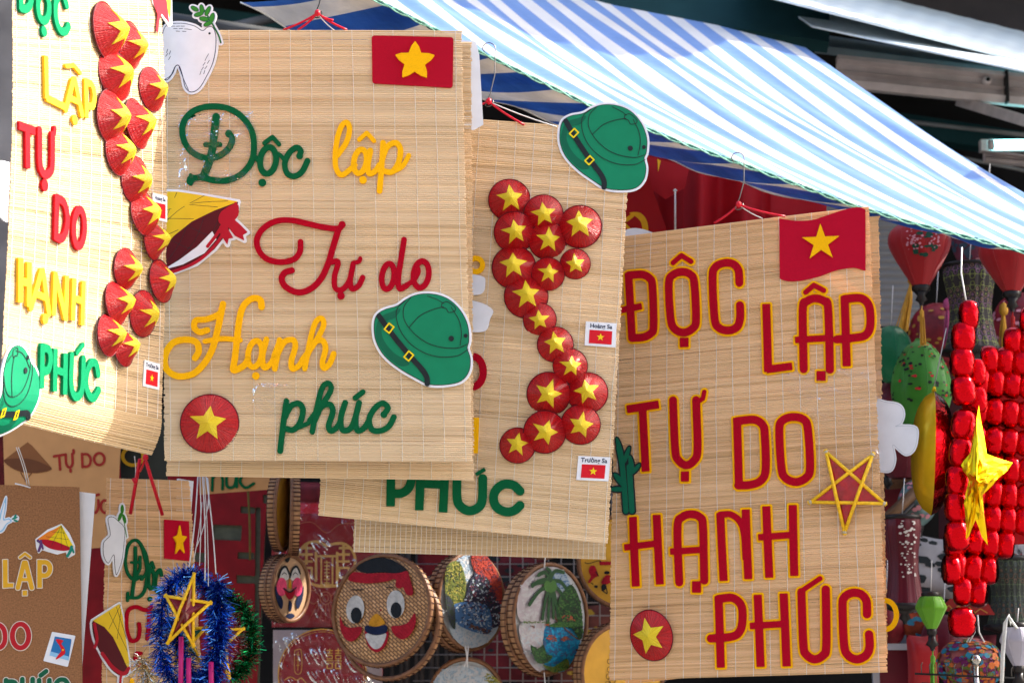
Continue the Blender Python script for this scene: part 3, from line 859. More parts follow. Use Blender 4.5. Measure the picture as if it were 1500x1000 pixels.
# Doc
letter(sB, [Z4.S([(302, 505), (318, 530), (300, 572), (250, 605), (190, 605), (140, 575), (112, 525), (112, 465), (150, 415), (220, 393), (300, 402), (360, 440), (400, 500), (408, 570), (395, 630), (350, 680), (290, 703), (230, 700), (190, 688), (140, 695)], 9), Z4.C(303, 508, 5.5),
            Z4.S([(250, 437), (243, 500), (236, 560), (222, 620), (195, 688)], 11.5), Z4.S([(205, 553), (266, 553)], 7), Z4.S([(143, 680), (143, 715)], 6, False), Z4.S([(150, 692), (140, 705)], 11, False)], F_GRN, 3.5, wB)
letter(sB, [Z4.S(ell(467, 620, 33, 55, 8), 9, closed=True), Z4.S([(408, 600), (425, 618)], 7, False), Z4.S([(452, 548), (486, 523), (513, 553)], 6.5, False), Z4.C(443, 712, 5.8), Z4.S([(500, 590), (520, 600), (540, 625)], 6)], F_GRN, 3.5, wB)
letter(sB, [Z4.S([(598, 602), (604, 580), (585, 567), (555, 590), (537, 632), (546, 672), (575, 686), (608, 668), (632, 622)], 8.5), Z4.C(599, 602, 5)], F_GRN, 3.5, wB)
# lap
letter(sB, [Z4.S([(757, 600), (795, 545), (808, 492), (797, 463), (775, 478), (757, 530), (748, 600), (752, 655), (775, 681), (808, 660), (830, 640)], 8)], F_YEL, 3.5, wB)
letter(sB, [Z4.S(ell(852, 625, 26, 50, 10), 8.5, closed=True), Z4.S([(895, 580), (884, 640), (890, 675), (915, 665), (932, 640)], 8.5), Z4.S([(848, 535), (880, 507), (910, 540)], 6.5, False), Z4.C(864, 702, 5.8)], F_YEL, 3.5, wB)
letter(sB, [Z4.S([(948, 548), (942, 640), (933, 748)], 8.5, False), Z4.S([(945, 612), (965, 565), (1000, 548), (1020, 575), (1012, 630), (985, 668), (950, 665)], 8.5), Z4.S([(985, 670), (1028, 645), (1055, 600)], 7)], F_YEL, 3.5, wB)
# Tu
letter(sB, [PB.S([(503, 331), (495, 337), (470, 334), (430, 325), (405, 326), (386, 337), (377, 353), (381, 370), (393, 381), (412, 385), (431, 381), (440, 370), (441, 356)], 8.5),
            PB.S([(497, 337), (488, 365), (481, 388), (470, 410), (455, 424), (437, 429), (419, 421), (413, 409), (418, 400), (428, 397)], 9), PB.C(502, 331, 5.2)], F_RED, 3.5, wB)
letter(sB, [Z5.S([(690, 122), (718, 122), (704, 175), (706, 222), (732, 230), (762, 195), (778, 128)], 8), Z5.S([(778, 128), (766, 190), (772, 226), (798, 215), (815, 182)], 8), Z5.S([(780, 124), (800, 120), (806, 108)], 6), Z5.C(729, 254, 5.6)], F_RED, 3.5, wB)
letter(sB, [Z5.S(ell(915, 178, 24, 50, 8), 8.5, closed=True), Z5.S([(979, 35), (966, 115), (955, 190), (962, 226), (990, 212)], 8.5)], F_RED, 3.5, wB)
letter(sB, [Z5.S(ell(1046, 170, 30, 52, 8), 8.5, closed=True), Z5.S([(990, 212), (1018, 190), (1035, 160), (1030, 140), (1022, 150)], 7)], F_RED, 3.5, wB)
# Hanh
letter(sB, [Z5.S([(150, 497), (165, 470), (155, 435), (110, 425), (60, 440), (30, 490), (36, 540), (80, 568), (140, 560), (185, 520), (218, 465), (240, 390), (262, 285)], 9.5), Z5.S([(262, 285), (250, 322), (200, 345), (155, 350), (148, 378), (170, 396), (200, 388)], 9),
            Z5.S([(415, 298), (410, 270), (380, 263), (345, 290), (328, 340), (318, 420), (308, 500), (302, 545), (340, 530), (360, 505)], 9.5), Z5.S([(190, 432), (260, 422), (330, 428)], 7.5), Z5.C(415, 297, 5)], F_YEL, 3.5, wB)
letter(sB, [Z5.S(ell(388, 482, 27, 52, 10), 8.5, closed=True), Z5.S([(434, 425), (418, 490), (424, 535), (450, 520), (468, 490)], 8.5), Z5.C(391, 568, 5.6)], F_YEL, 3.5, wB)
letter(sB, [Z5.S([(462, 490), (486, 430)], 7), Z5.S([(486, 428), (478, 480), (466, 540)], 8.5), Z5.S([(474, 490), (505, 436), (540, 428), (548, 455), (532, 510), (536, 540), (560, 530), (578, 505)], 8.5)], F_YEL, 3.5, wB)
letter(sB, [Z5.S([(575, 505), (625, 440), (660, 372), (652, 343), (628, 360), (608, 425), (585, 540)], 8), Z5.S([(594, 490), (620, 440), (655, 430), (668, 462), (655, 515), (662, 538), (684, 520), (700, 482)], 8.5)], F_YEL, 3.5, wB)
# phuc
letter(sB, [Z5.S([(512, 668), (500, 760), (488, 866)], 8.5, False), Z5.S([(508, 730), (530, 688), (562, 678), (578, 705), (566, 755), (540, 782), (512, 778)], 8.5), Z5.S([(555, 775), (600, 755), (618, 730)], 6.5)], F_GRN, 3.5, wB)
letter(sB, [Z5.S([(605, 745), (655, 680), (688, 625), (680, 598), (656, 612), (636, 680), (615, 790)], 8), Z5.S([(625, 745), (650, 692), (685, 682), (696, 712), (680, 765), (690, 787), (715, 770), (728, 745)], 8.5)], F_GRN, 3.5, wB)
letter(sB, [Z5.S([(745, 675), (728, 735), (735, 782), (765, 778), (785, 735), (800, 675)], 8.5), Z5.S([(800, 675), (786, 740), (794, 785), (820, 775), (838, 748)], 8.5), Z5.S([(785, 656), (815, 632)], 8, False)], F_GRN, 3.5, wB)
letter(sB, [Z5.S([(898, 722), (914, 695), (892, 677), (860, 700), (840, 742), (852, 782), (885, 786), (918, 768), (938, 732)], 8.5), Z5.C(898, 722, 5)], F_GRN, 3.5, wB)
# flag
mb = MB(); shape(mb, [PB.P([(549, 58), (660, 60), (659, 126), (550, 120)])], .0008, .0028, felt('flag_felt', (.40, .004, .02)), off=.0045); fl = mb.build('flag', sB, wB)
mb = MB(); cx_, cy_ = frB.px(608, 92)
st = starpts(cx_, cy_, .030, .50)
curved = []
for i in range(10):
    a, b = st[i], st[(i + 1) % 10]; mx_, my_ = (a[0] + b[0]) / 2 - cx_, (a[1] + b[1]) / 2 - cy_
    curved += [a, (cx_ + mx_ * 1.10, cy_ + my_ * 1.10)]
shape(mb, [('P', curved)], .0028, .0058, F_YEL, off=.001); mb.build('star', fl, wB)
helmet(sB, lambda q: frB.px(230 + q[0] / 2.702, 340 + q[1] / 2.702), wB, z=.0015)
hat(sB, frB, 307, 620, 43, wB, tilt=(2, 2), rot=-4, hs=.8)
dove(sB, lambda q: frB.px(q[0] / 2.857, q[1] / 2.857), wB)
hatpic(sB, lambda q: frB.px(*q), wB)
# clear tape glints
CLEAR = None
m, t_, p_ = new_mat('clear_tape'); N, L = t_.nodes, t_.links
gl = N.new('ShaderNodeBsdfGlossy'); gl.inputs['Roughness'].default_value = .12
tp = N.new('ShaderNodeBsdfTransparent'); fz = N.new('ShaderNodeFresnel'); fz.inputs[0].default_value = 1.45
ms = N.new('ShaderNodeMixShader'); tcn = N.new('ShaderNodeTexCoord'); nz = N.new('ShaderNodeTexNoise'); nz.inputs['Scale'].default_value = 45; nz.inputs['Detail'].default_value = 3
L.new(tcn.outputs['Object'], nz.inputs[0]); bp = N.new('ShaderNodeBump'); bp.inputs['Strength'].default_value = 1.0; bp.inputs['Distance'].default_value = .01
L.new(nz.outputs[0], bp.inputs['Height']); L.new(bp.outputs[0], gl.inputs['Normal']); L.new(bp.outputs[0], fz.inputs['Normal'])
L.new(fz.outputs[0], ms.inputs[0]); L.new(tp.outputs[0], ms.inputs[1]); L.new(gl.outputs[0], ms.inputs[2]); L.new(ms.outputs[0], N['Material Output'].inputs[0])
CLEAR = m

def clear_patch(parent, fr, Q, warp, amp=.0022, z=.0035, seed=0, n=26):
    L_ = [Vector(fr.px(*q)) for q in Q]; rr = random.Random(seed)
    ph = [(rr.uniform(20, 160), rr.uniform(20, 160), rr.uniform(0, 6)) for _ in range(7)]
    mb = MB()
    def fn(a, b):
        p = L_[0].lerp(L_[1], a).lerp(L_[3].lerp(L_[2], a), b)
        e = min(1, 8 * min(a, 1 - a, b, 1 - b))
        zz = sum(math.sin(q[0] * p.x * 1.6 + q[1] * p.y * 1.6 + q[2]) for q in ph) / 3.5
        return (p.x, p.y, z + amp * abs(zz) * e - .0018 * (1 - e))
    mb.grid(fn, n, n, CLEAR)
    return mb.build('clear_tape', parent, warp)
clear_patch(sB, frB, [(262, 170), (372, 165), (376, 285), (262, 280)], wB, seed=1)
clear_patch(sB, frB, [(370, 560), (425, 562), (425, 612), (370, 610)], wB, seed=2)

# ---- hanging ribbons and hooks
RIB = mat('red_satin_ribbon', (.55, .004, .02), rough=.35, var=.15, scale=200)
STEEL = mat('hook_steel', (.16, .15, .14), rough=.35, metal=.9, var=.1)
NYL = mat('nylon_string', (.62, .60, .60), rough=.5, var=.1)
def in_root(o, t):
    o.parent = t; o.matrix_parent_inverse = t.matrix_world.inverted(); return o
def hanger(root, knot, ends, m=RIB, r=.0017):
    K = pt(*knot)
    for e in ends:
        mb = MB(); E = pt(*e[:3]); mm = e[3] if len(e) > 3 else m
        P = [K.lerp(E, q / 6) + Vector((0, 0, -.002 * math.sin(math.pi * q / 6))) for q in range(7)]
        mb.tube(P, r if mm is RIB else .0009, mm, 6); in_root(mb.build('ribbon' if mm is RIB else 'string', None), root)
    mb = MB(); mb.lathe([(.001, -.005), (.005, -.002), (.004, .004), (.001, .006)], m, 8, c=tuple(K)); in_root(mb.build('knot'), root)
def hook(P, label, h=.06, m=STEEL):
    mb = MB(); x, y, z = P
    Q = [(x + .010 * math.cos(a), y, z + h + .010 * math.sin(a)) for a in [math.pi * i / 8 - .2 for i in range(9)]][::1]
    Q = Q[::-1] if False else Q
    Q = [(x - .006, y, z + h - .006)] + Q[::-1][:1] * 0 + [(x - .010 * math.cos(a), y, z + h + .010 * math.sin(a)) for a in [math.pi * i / 8 for i in range(9)]]
    Q += [(x + .009, y, z + h * .5), (x + .002, y, z + .012)] + [(x - .001 + .008 * math.sin(a), y, z + .0 - .008 * math.cos(a)) for a in [-.6 + .5 * i for i in range(6)]]
    mb.tube(Q, .0009, m, 6); return tag(mb.build('hook'), label, 'hook', 'wire hooks on the awning edge')
hanger(sB, (465, 20, BASE), [(415, 44, BASE), (436, 44, BASE), (508, 44, BASE), (490, 45, BASE, NYL), (488, 30, BASE)])
hook(pt(465, 19, BASE), 'wire hook holding the red ribbon knot of the script-lettered mat', .09, mat('dark_wire', (.03, .03, .03), rough=.4, metal=.5))

# ================================================================== mat behind B
frB2 = fr_at(460, 690, 2.955, roll=.8)
wB2 = lambda x, y: .003 * math.sin(7 * y + 1.5)
s = sign(frB2, 'bamboo mat directly behind the script-lettered mat, only its lower strip and right edge showing')
sheet(frB2, s, [(262, 62), (690, 62), (694, 703), (244, 697)], BAM_C, wB2, tspace=.031, toff=.6)
mb = MB(); Q = [frB2.px(*q) for q in [(668, 58), (697, 60), (702, 80), (708, 182), (694, 190), (668, 188)]]
poly(mb, Q[::-1], -.004, -.0025, P_WHITE); mb.build('white_picture', s)

# ================================================================== sign C : hats map
YC = 3.0
frC = fr_at(690, 470, YC, roll=4.2)
wC = lambda x, y: .004 * math.sin(8 * y + 2) + .003 * math.sin(9 * x)
sC = sign(frC, 'tilted bamboo mat with a map-shaped cluster of red star hats and green helmet on top')
sheet(frC, sC, [(506, 158), (924, 192), (890, 796), (466, 754)], BAM_C, wC, tspace=.0285)
H8 = lambda u, v: (660 + u / 3.127, 130 + v / 3.127)
H9 = lambda u, v: (660 + u / 3.447, 430 + v / 3.447)
hl = [(H8(270, 512), 32, 4), (H8(425, 580), 30, 6), (H8(592, 637), 33, 3), (H8(293, 662), 31, 7), (H8(445, 700), 29, -2), (H8(290, 822), 33, 2), (H8(570, 808), 23, 5), (H8(446, 855), 25, -5), (H8(346, 955), 33, 4),
      (H9(450, 137), 25, 5), (H9(528, 263), 27, 8), (H9(603, 372), 26, -3), (H9(495, 510), 32.5, -14), (H9(690, 505), 30.5, 10), (H9(655, 665), 29.5, -10), (H9(475, 702), 31.5, -16), (H9(338, 768), 26.5, -8)]
for i, (c, r, rot) in enumerate(hl):
    hat(sC, frC, c[0], c[1], r * 1.02, wC, tilt=(5 + 6 * math.sin(i * 2.3), 5 * math.cos(i * 1.7)), rot=rot * 1.2 + 4, z=.0012 * (i % 4), hs=1.5)
helmet(sC, lambda q: frC.px(*(lambda u, v: (883 + (u * math.cos(.10) - v * math.sin(.10)) * .93, 215 + (u * math.sin(.10) + v * math.cos(.10)) * .93))((q[0] - 1048) / 2.702, (q[1] - 425) / 2.702)), wC, z=.0015)
card(sC, frC, [(858, 472), (903, 475), (901, 510), (856, 507)], 'Hoàng Sa', wC)
card(sC, frC, [(847, 668), (894, 670), (891, 705), (844, 703)], 'Trường Sa', wC)
PC = Pic(frC); Z7 = Pic(frC, 600, 680, 3.124)
th = 3.2
letter(sC, [PC.S([(573, 664), (572, 741)], 13, False, True), PC.S([(573, 672), (592, 674), (603, 690), (600, 712), (588, 722), (573, 722)], 13)], F_GRN, th, wC)
letter(sC, [PC.S([(617, 668), (614, 747)], 13, False, True), PC.S([(653, 670), (649, 750)], 13, False, True), PC.S([(616, 708), (651, 710)], 12, False, True)], F_GRN, th, wC)
letter(sC, [Z7.S([(218, 30), (217, 150), (232, 190), (270, 212), (310, 200), (332, 165), (335, 65)], 13.5, True), Z7.S([(303, 48), (346, 22)], 5.5, False, True)], F_GRN, th, wC)
letter(sC, [Z7.S([(505, 122), (475, 96), (430, 92), (395, 118), (384, 155), (398, 195), (440, 217), (480, 210), (505, 188)], 13.5)], F_GRN, th, wC)
for c in [(586, 720, 600, 712)]: pass
letter(sC, [PC.S(ell(697, 389, 10, 10), 8, closed=True), PC.S([(685, 380), (682, 420)], 8, False, True)], F_YEL, th, wC)
letter(sC, [PC.S(ell(693, 545, 15, 22), 11, closed=True)], F_RED, th, wC)
letter(sC, [PC.S([(698, 612), (696, 664)], 9, False, True), PC.S([(674, 610), (672, 662)], 9, False, True), PC.S([(673, 636), (697, 638)], 9, False, True)], F_YEL, th, wC)
mb = MB(); shape(mb, [PC.P([(660, 400), (705, 405), (711, 415), (707, 430), (690, 433), (660, 430)], True), PC.P([(660, 440), (700, 443), (722, 455), (718, 468), (712, 485), (690, 487), (660, 480)], True)], .001, .003, P_WHITE); mb.build('cloud_picture', sC, wC)
hanger(sC, (716, 149, YC), [(768, 183, YC), (672, 160, YC), (816, 186, YC, NYL)])
hook(pt(716, 149, YC), 'long wire hook on the awning edge between the script mat and the green helmet', .085)

# ---- mat behind C
frC2 = fr_at(700, 780, 3.04, roll=1.5)
wC2 = lambda x, y: .004 * math.sin(11 * y)
s = sign(frC2, 'finely threaded bamboo mat behind the hat-map mat, showing only its bottom strip')
sheet(frC2, s, [(540, 210), (905, 215), (887, 819), (517, 808)], BAM_B, wC2, pitch=.0021, tspace=.0078)

# ================================================================== sign D
YD = 3.10
frD = fr_at(1090, 650, YD, yaw=-13, roll=-3)
wD = lambda x, y: .005 * math.sin(8 * y + 4) + .005 * math.sin(8 * x + 1) + .0015 * math.sin(30 * y + 5 * x)
sD = sign(frD, 'tan bamboo mat with big yellow-edged red block capitals, waving flag and star lantern')
sheet(frD, sD, [(900, 348), (1273, 303), (1300, 984), (893, 996)], BAM_D, wD, tspace=.0265)
ZD2 = Pic(frD, 890, 300, 2.940); ZD3 = Pic(frD, 880, 620, 2.632); PD = Pic(frD)
W = 12.5
def LT(*it): inline_letter(sD, list(it), wD)
z2, z3 = ZD2, ZD3
LT(z2.S([(92, 295), (104, 575)], W, False, True), z2.S([(92, 305), (150, 302), (182, 318), (195, 352), (198, 520), (186, 552), (155, 568), (104, 572)], W), z2.S([(48, 455), (148, 436)], 10, False, True))
LT(z2.S([(325, 292), (360, 304), (376, 340), (382, 490), (370, 530), (330, 550), (290, 535), (272, 490), (266, 340), (285, 304)], W, True, closed=True), z2.S([(285, 253), (321, 222), (362, 248)], 8, False), z2.S([(330, 572), (330, 612)], 14, False, True))
LT(z2.S([(570, 340), (566, 285), (540, 258), (500, 256), (465, 275), (455, 320), (462, 490), (480, 530), (520, 542), (558, 528), (572, 490), (572, 435)], W))
LT(z2.S([(685, 430), (692, 720)], W, False, True), z2.S([(685, 710), (796, 695)], W * .95, False, True))
LT(z2.S([(845, 708), (842, 455), (858, 420), (895, 406), (935, 418), (951, 452), (958, 710)], W, True), z2.S([(808, 583), (955, 574)], 10, False, True), z2.S([(855, 380), (890, 350), (932, 372)], 8, False), z2.S([(920, 716), (920, 758)], 14, False, True))
LT(z2.S([(1022, 395), (1030, 695)], W, False, True), z2.S([(1022, 408), (1090, 404), (1122, 428), (1132, 470), (1130, 530), (1110, 562), (1070, 572), (988, 580)], W))
LT(PD.S([(918, 599), (965, 592)], W, False, True), PD.S([(941, 596), (945.5, 690)], W, False, True))
LT(PD.S([(986, 586), (989, 658), (994, 674), (1005, 681), (1016, 675), (1022, 658), (1020, 586)], W, True), PD.S([(1021, 589), (1030, 584), (1032, 574)], 7, False), PD.S([(1003.5, 690), (1003.5, 705)], 13, False, True))
LT(PD.S([(1080, 612), (1083, 714)], W, False, True), PD.S([(1080, 617), (1105, 615), (1118, 623), (1121, 640), (1122, 688), (1115, 704), (1100, 710), (1082, 711)], W))
LT(PD.S([(1162, 611), (1178, 615), (1184, 630), (1187, 685), (1181, 700), (1166, 706), (1151, 700), (1145, 685), (1142, 630), (1147, 616)], W, True, closed=True))
LT(z3.S([(125, 360), (137, 628)], W, False, True), z3.S([(217, 352), (230, 620)], W, False, True), z3.S([(92, 478), (224, 462)], 10, False, True))
LT(z3.S([(305, 612), (298, 400), (315, 362), (350, 350), (385, 362), (397, 400), (402, 605)], W, True), z3.S([(270, 494), (400, 487)], 10, False, True), z3.S([(372, 608), (372, 652)], 14, False, True))
LT(z3.S([(463, 345), (477, 607)], W, False, True), z3.S([(463, 352), (505, 352), (540, 380), (556, 430), (562, 520)], W * .8), z3.S([(561, 332), (572, 600)], W, False, True))
LT(z3.S([(640, 320), (653, 595)], W, False, True), z3.S([(742, 315), (749, 588)], W, False, True), z3.S([(610, 440), (748, 430)], 10, False, True))
LT(z3.S([(457, 665), (467, 940)], W, False, True), z3.S([(457, 676), (510, 672), (543, 698), (550, 745), (542, 795), (512, 820), (428, 828)], W))
LT(z3.S([(608, 660), (620, 937)], W, False, True), z3.S([(708, 655), (720, 935)], W, False, True), z3.S([(578, 780), (714, 772)], 10, False, True))
LT(z3.S([(776, 650), (784, 850), (796, 890), (828, 908), (860, 892), (872, 855), (870, 640)], W, True), z3.S([(785, 640), (848, 598)], 7.5, False))
LT(z3.S([(1028, 735), (1026, 685), (1005, 658), (970, 653), (940, 672), (934, 710), (940, 850), (955, 892), (990, 908), (1025, 892), (1038, 860), (1036, 812)], W))
# waving flag
FL = felt('flag_felt_red', (.44, .004, .024))
top = [(1143, 323), (1165, 326), (1190, 325), (1215, 317), (1240, 309), (1258, 306), (1267, 309)]
bot = [(1267, 396), (1250, 392), (1225, 396), (1200, 405), (1175, 411), (1155, 412), (1144, 409)]
mb = MB(); shape(mb, [('P', cr(PD.pts(top), False, 4) + cr(PD.pts(bot), False, 4))], .0008, .0028, FL, off=.0012); fl = mb.build('flag', sD, wD)
mb = MB(); cx_, cy_ = frD.px(1203, 357); shape(mb, [('P', starpts(cx_, cy_, .0305, .38, rot=3))], .0028, .0055, F_YEL); mb.build('star', fl, wD)
# bamboo picture on the left edge
mb = MB(); bs = [PD.S([(906, 655), (912, 690), (917, 748)], 8.5), PD.S([(921, 683), (926, 748)], 8.5, False)]
for (a, b, w_) in (((912, 675), (903, 642), 7), ((913, 678), (921, 655), 6), ((926, 690), (922, 668), 7), ((926, 692), (936, 680), 6), ((915, 712), (900, 694), 8), ((912, 716), (896, 716), 7)):
    bs.append(('P', PD.pts(ell((a[0] + b[0]) / 2, (a[1] + b[1]) / 2, math.hypot(b[0] - a[0], b[1] - a[1]) / 2 + 2, w_ / 2, math.degrees(math.atan2(b[1] - a[1], b[0] - a[0]))))))
shape(mb, bs, .001, .003, P_BLACK, off=.0022); shape(mb, bs, .003, .0035, P_HGRN2)
mb.build('bamboo_picture', sD, wD)
# hat and star lantern
hD = hat(sD, frD, 955.5, 930, 33.5, wD, tilt=(3, -6), rot=12, hs=1.1, z=.002); hD.scale.y *= 1.18; hD.children[0].scale = (1.18, 1.18, 1.0); hD.children[0].location = (0, 0, .045)
BST = mat('yellow_wrapped_stick', (.80, .46, .01), rough=.45, var=.2, scale=200)
CEL = mat('red_cellophane', (.34, .003, .014), rough=.18, var=.3, scale=60, bump=.5, bscale=90, coat=.5)
def star_lantern(parent, P, apex, stick, film, r=.0028, name='star_lantern', ctr=None, film_on=True):
    """five-pointed lantern: P five tips (3-D, order by skipping), apex = front bulge"""
    root = bpy.data.objects.new(name, None); COL.objects.link(root); root.parent = parent
    P = [Vector(p) for p in P]; c = sum(P, Vector()) / 5
    nrm = Vector(apex)
    for i in range(5):
        mb = MB(); a, b = P[i], P[(i + 2) % 5]; k = (.004 if i % 2 else -.001)
        d = (b - a).normalized() * .004
        mb.tube([a - d + nrm * 0, (a * .5 + b * .5) + nrm.normalized() * (.004 + k), b + d], r, stick, 6); mb.build('stick', root)
    if film_on:
        inn = []
        for i in range(5):
            a, b = P[i], P[(i + 1) % 5]
            # inner vertex lies on the pentagon
            m_ = (a + b) / 2; inn.append(c + (m_ - c) * .47)
        mb = MB(); v = []
        for i in range(5): v += [P[i], inn[i]]
        v.append(c + nrm); f = [(i, (i + 1) % 10, 10) for i in range(10)]
        mb.add(v, f, film); v2 = [q - nrm.normalized() * .004 for q in v[:10]] + [c - nrm]
        mb.add(v2, [((i + 1) % 10, i, 10) for i in range(10)], film)
        mb.build('film', root)
    return root
tips = [(1211, 663), (1279, 667), (1296, 738), (1238, 780), (1188, 736)]
TP = [Vector((*frD.px(*q), .012)) for q in tips]
star_lantern(sD, TP, Vector((0, 0, .004)), BST, CEL)
for q in tips:
    mb = MB(); x, y = frD.px(*q); mb.lathe([(.0008, -.004), (.0035, -.002), (.0035, .002), (.0008, .004)], mat('tip_bead', (.45, .38, .25), rough=.6), 8, c=(x, y, .012)); mb.build('bead', sD)
clear_patch(sD, frD, [(1130, 545), (1290, 535), (1296, 700), (1190, 610)], wD, seed=5, amp=.002, z=.004)
hanger(sD, (1082, 300, YD - .03), [(1046, 327, YD - .02), (1150, 317, YD - .04), (1117, 320, YD - .03, NYL)])
hook(pt(1082, 300, YD - .03), 'wire hook on the awning edge above the mat with red block capitals', .075)

# ---- mat behind D
frD2 = fr_at(1100, 650, YD + .05, yaw=-13, roll=-3)
wD2 = lambda x, y: .004 * math.sin(9 * y + 1)
s = sign(frD2, 'bamboo mat behind the red capitals mat, its right edge and white dove showing')
sheet(frD2, s, [(930, 345), (1287, 316), (1300, 960), (915, 1002)], BAM_D, wD2, tspace=.02)
def Tdv(q):
    # plain dove turned and placed at the right edge
    return frD2.px(1222 + (q[0] - 640) * .19 + 95 - (q[1] - 100) * .0, 590 + (q[1] - 100) * .33)
mb = MB()
DV = [(1280, 592), (1300, 590), (1318, 594), (1324, 606), (1320, 620), (1312, 625), (1325, 624), (1342, 627), (1343, 645), (1338, 660), (1328, 666), (1318, 660), (1308, 652), (1311, 672), (1306, 688), (1294, 690), (1278, 682), (1270, 650)]
PD2 = Pic(frD2)
shape(mb, [PD2.P(DV, True)], .001, .003, P_WHITE, off=.0025); shape(mb, [PD2.S(DV, .9, closed=True)], .003, .0032, printed('printed_pale_blue', (.50, .55, .62)), res=.0005)
mb.build('dove_picture', s, wD2)
letter(s, [PD2.S(ell(1297, 900, 16, 21), 8, closed=True)], F_YEL, 3, wD2)
mb = MB(); shape(mb, [PD2.P([(895, 372), (905, 345), (925, 334), (950, 338), (968, 350), (960, 372)], True)], .0, .002, P_WHITE); mb.build('cloud_picture', s, wD2)

# ================================================================== sign A : mat at the left, seen at an angle
frA = Frame(pt(238, 350, 2.885), yaw=90 - 18.7)
def wA(x, y):
    yb = frA.px(240, 668)[1]
    t = max(0, 1 - (y - yb) / .05)
    return .006 * math.sin(7 * y + 1) + .004 * math.sin(10 * x) - .018 * t * t
sA = sign(frA, 'sunlit bamboo mat at far left seen edgewise, coloured capitals beside a column of red hats')
sheet(frA, sA, [(12, -75), (238, -75), (240, 666), (2, 609)], BAM_A, wA, tspace=.029)
A1 = Pic(frA, 0, 0, 2.857); A2 = Pic(frA, 0, 330, 2.857)
W = 11.5
tk = 4.5
def LA(m, *it): letter(sA, list(it), m, tk, wA)
G, Yc, Rd = F_GRNA, F_YELA, F_REDA
LA(G, A1.S([(58, -95), (57, 48)], W, False, True), A1.S([(58, -88), (90, -75), (105, -30), (98, 22), (80, 42), (58, 38)], W), A1.S([(42, -30), (75, -22)], 9, False, True))
LA(G, A1.S(ell(158, 32, 25, 60), W, closed=True), A1.C(157, 135, 7.5))
LA(G, A1.S([(264, 25), (250, -15), (228, -12), (213, 30), (215, 90), (232, 130), (255, 135), (270, 112)], W))
LA(Yc, A1.S([(163, 238), (164, 418)], 9.5, False, True), A1.S([(163, 412), (248, 452)], 9.5, False, True))
LA(Yc, A1.S([(250, 460), (282, 345), (292, 338), (322, 482)], 10, False), A1.S([(268, 412), (312, 432)], 8.5, False, True), A1.S([(255, 280), (288, 275), (318, 308)], 6, False), A1.C(290, 505, 7))
LA(Yc, A1.S([(342, 335), (342, 495)], 9.5, False, True), A1.S([(342, 345), (368, 358), (378, 400), (370, 445), (342, 445)], 10))
LA(Rd, A1.S([(40, 528), (112, 552)], 11, False, True), A1.S([(78, 540), (82, 708)], W, False, True))
LA(Rd, A1.S([(132, 550), (134, 670), (142, 715), (162, 735), (182, 722), (190, 690), (190, 570)], W), A1.S([(190, 575), (198, 562), (200, 540)], 7, False), A1.C(158, 778, 8))
LA(Rd, A1.S([(213, 820), (214, 1005)], W, False, True), A1.S([(213, 830), (245, 850), (262, 905), (258, 965), (240, 1000), (214, 992)], W))
LA(Rd, A1.S(ell(315, 955, 24, 76), W, closed=True))
LA(Yc, A2.S([(62, 138), (68, 324)], W, False, True), A2.S([(100, 155), (106, 342)], W, False, True), A2.S([(64, 232), (103, 245)], 10, False, True))
LA(Yc, A2.S([(115, 345), (155, 195), (162, 195), (195, 368)], 10, False), A2.S([(130, 285), (182, 305)], 9, False, True), A2.C(180, 392, 7))
LA(Yc, A2.S([(217, 195), (217, 378)], 10, False, True), A2.S([(217, 205), (268, 385)], 10, False, True), A2.S([(268, 212), (270, 398)], 10, False, True))
LA(Yc, A2.S([(300, 222), (302, 398)], 10, False, True), A2.S([(342, 235), (344, 418)], 10, False, True), A2.S([(302, 305), (342, 318)], 9, False, True))
LA(G, A2.S([(172, 500), (175, 682)], W, False, True), A2.S([(172, 510), (200, 520), (210, 560), (200, 605), (175, 610)], W))
LA(G, A2.S([(230, 515), (233, 695)], W, False, True), A2.S([(275, 535), (278, 708)], W, False, True), A2.S([(232, 602), (276, 618)], 10, False, True))
LA(G, A2.S([(303, 545), (303, 650), (312, 700), (330, 718), (348, 700), (354, 650), (354, 560)], W), A2.S([(325, 535), (350, 500)], 7, False))
LA(G, A2.S([(418, 622), (408, 580), (388, 575), (372, 610), (368, 660), (380, 705), (402, 722), (422, 690)], W))
hA = [((442, 132), 42, 1), ((537, 192), 35, 1), ((466, 316), 38, 1), ((622, 376), 33, 1), ((445, 490), 38.5, 1), ((553, 520), 37, 1), ((480, 636), 34.5, 1), ((547, 755), 34.5, 1), ((582, 895), 33.5, 1)]
for i, ((u, v), r, q) in enumerate(hA):
    hat(sA, frA, u / 2.857, v / 2.857, r, wA, tilt=(-2 + 5 * math.sin(i * 2.1), 5 * math.cos(i * 1.3)), rot=14 + 4 * math.sin(i), z=.001 * (i % 3), hs=1.4)
hA = [((622, 62), 30), ((515, 183), 29.5), ((655, 235), 32), ((484, 325), 31.5), ((592, 370), 34), ((451, 460), 30), ((520, 510), 28)]
for i, ((u, v), r) in enumerate(hA):
    hat(sA, frA, u / 2.857, 330 + v / 2.857, r, wA, tilt=(-2 + 5 * math.sin(i * 1.9), 5 * math.cos(i * 2.3)), rot=14 + 4 * math.sin(i), z=.001 * (i % 3), hs=1.3 if i in (2, 4) else 1.6)
card(sA, frA, [(213, 527), (234, 533), (234, 571), (212, 565)], 'Trường Sa', wA)
card(sA, frA, [(218, 283), (238, 288), (238, 326), (218, 321)], 'Hoàng Sa', wA)
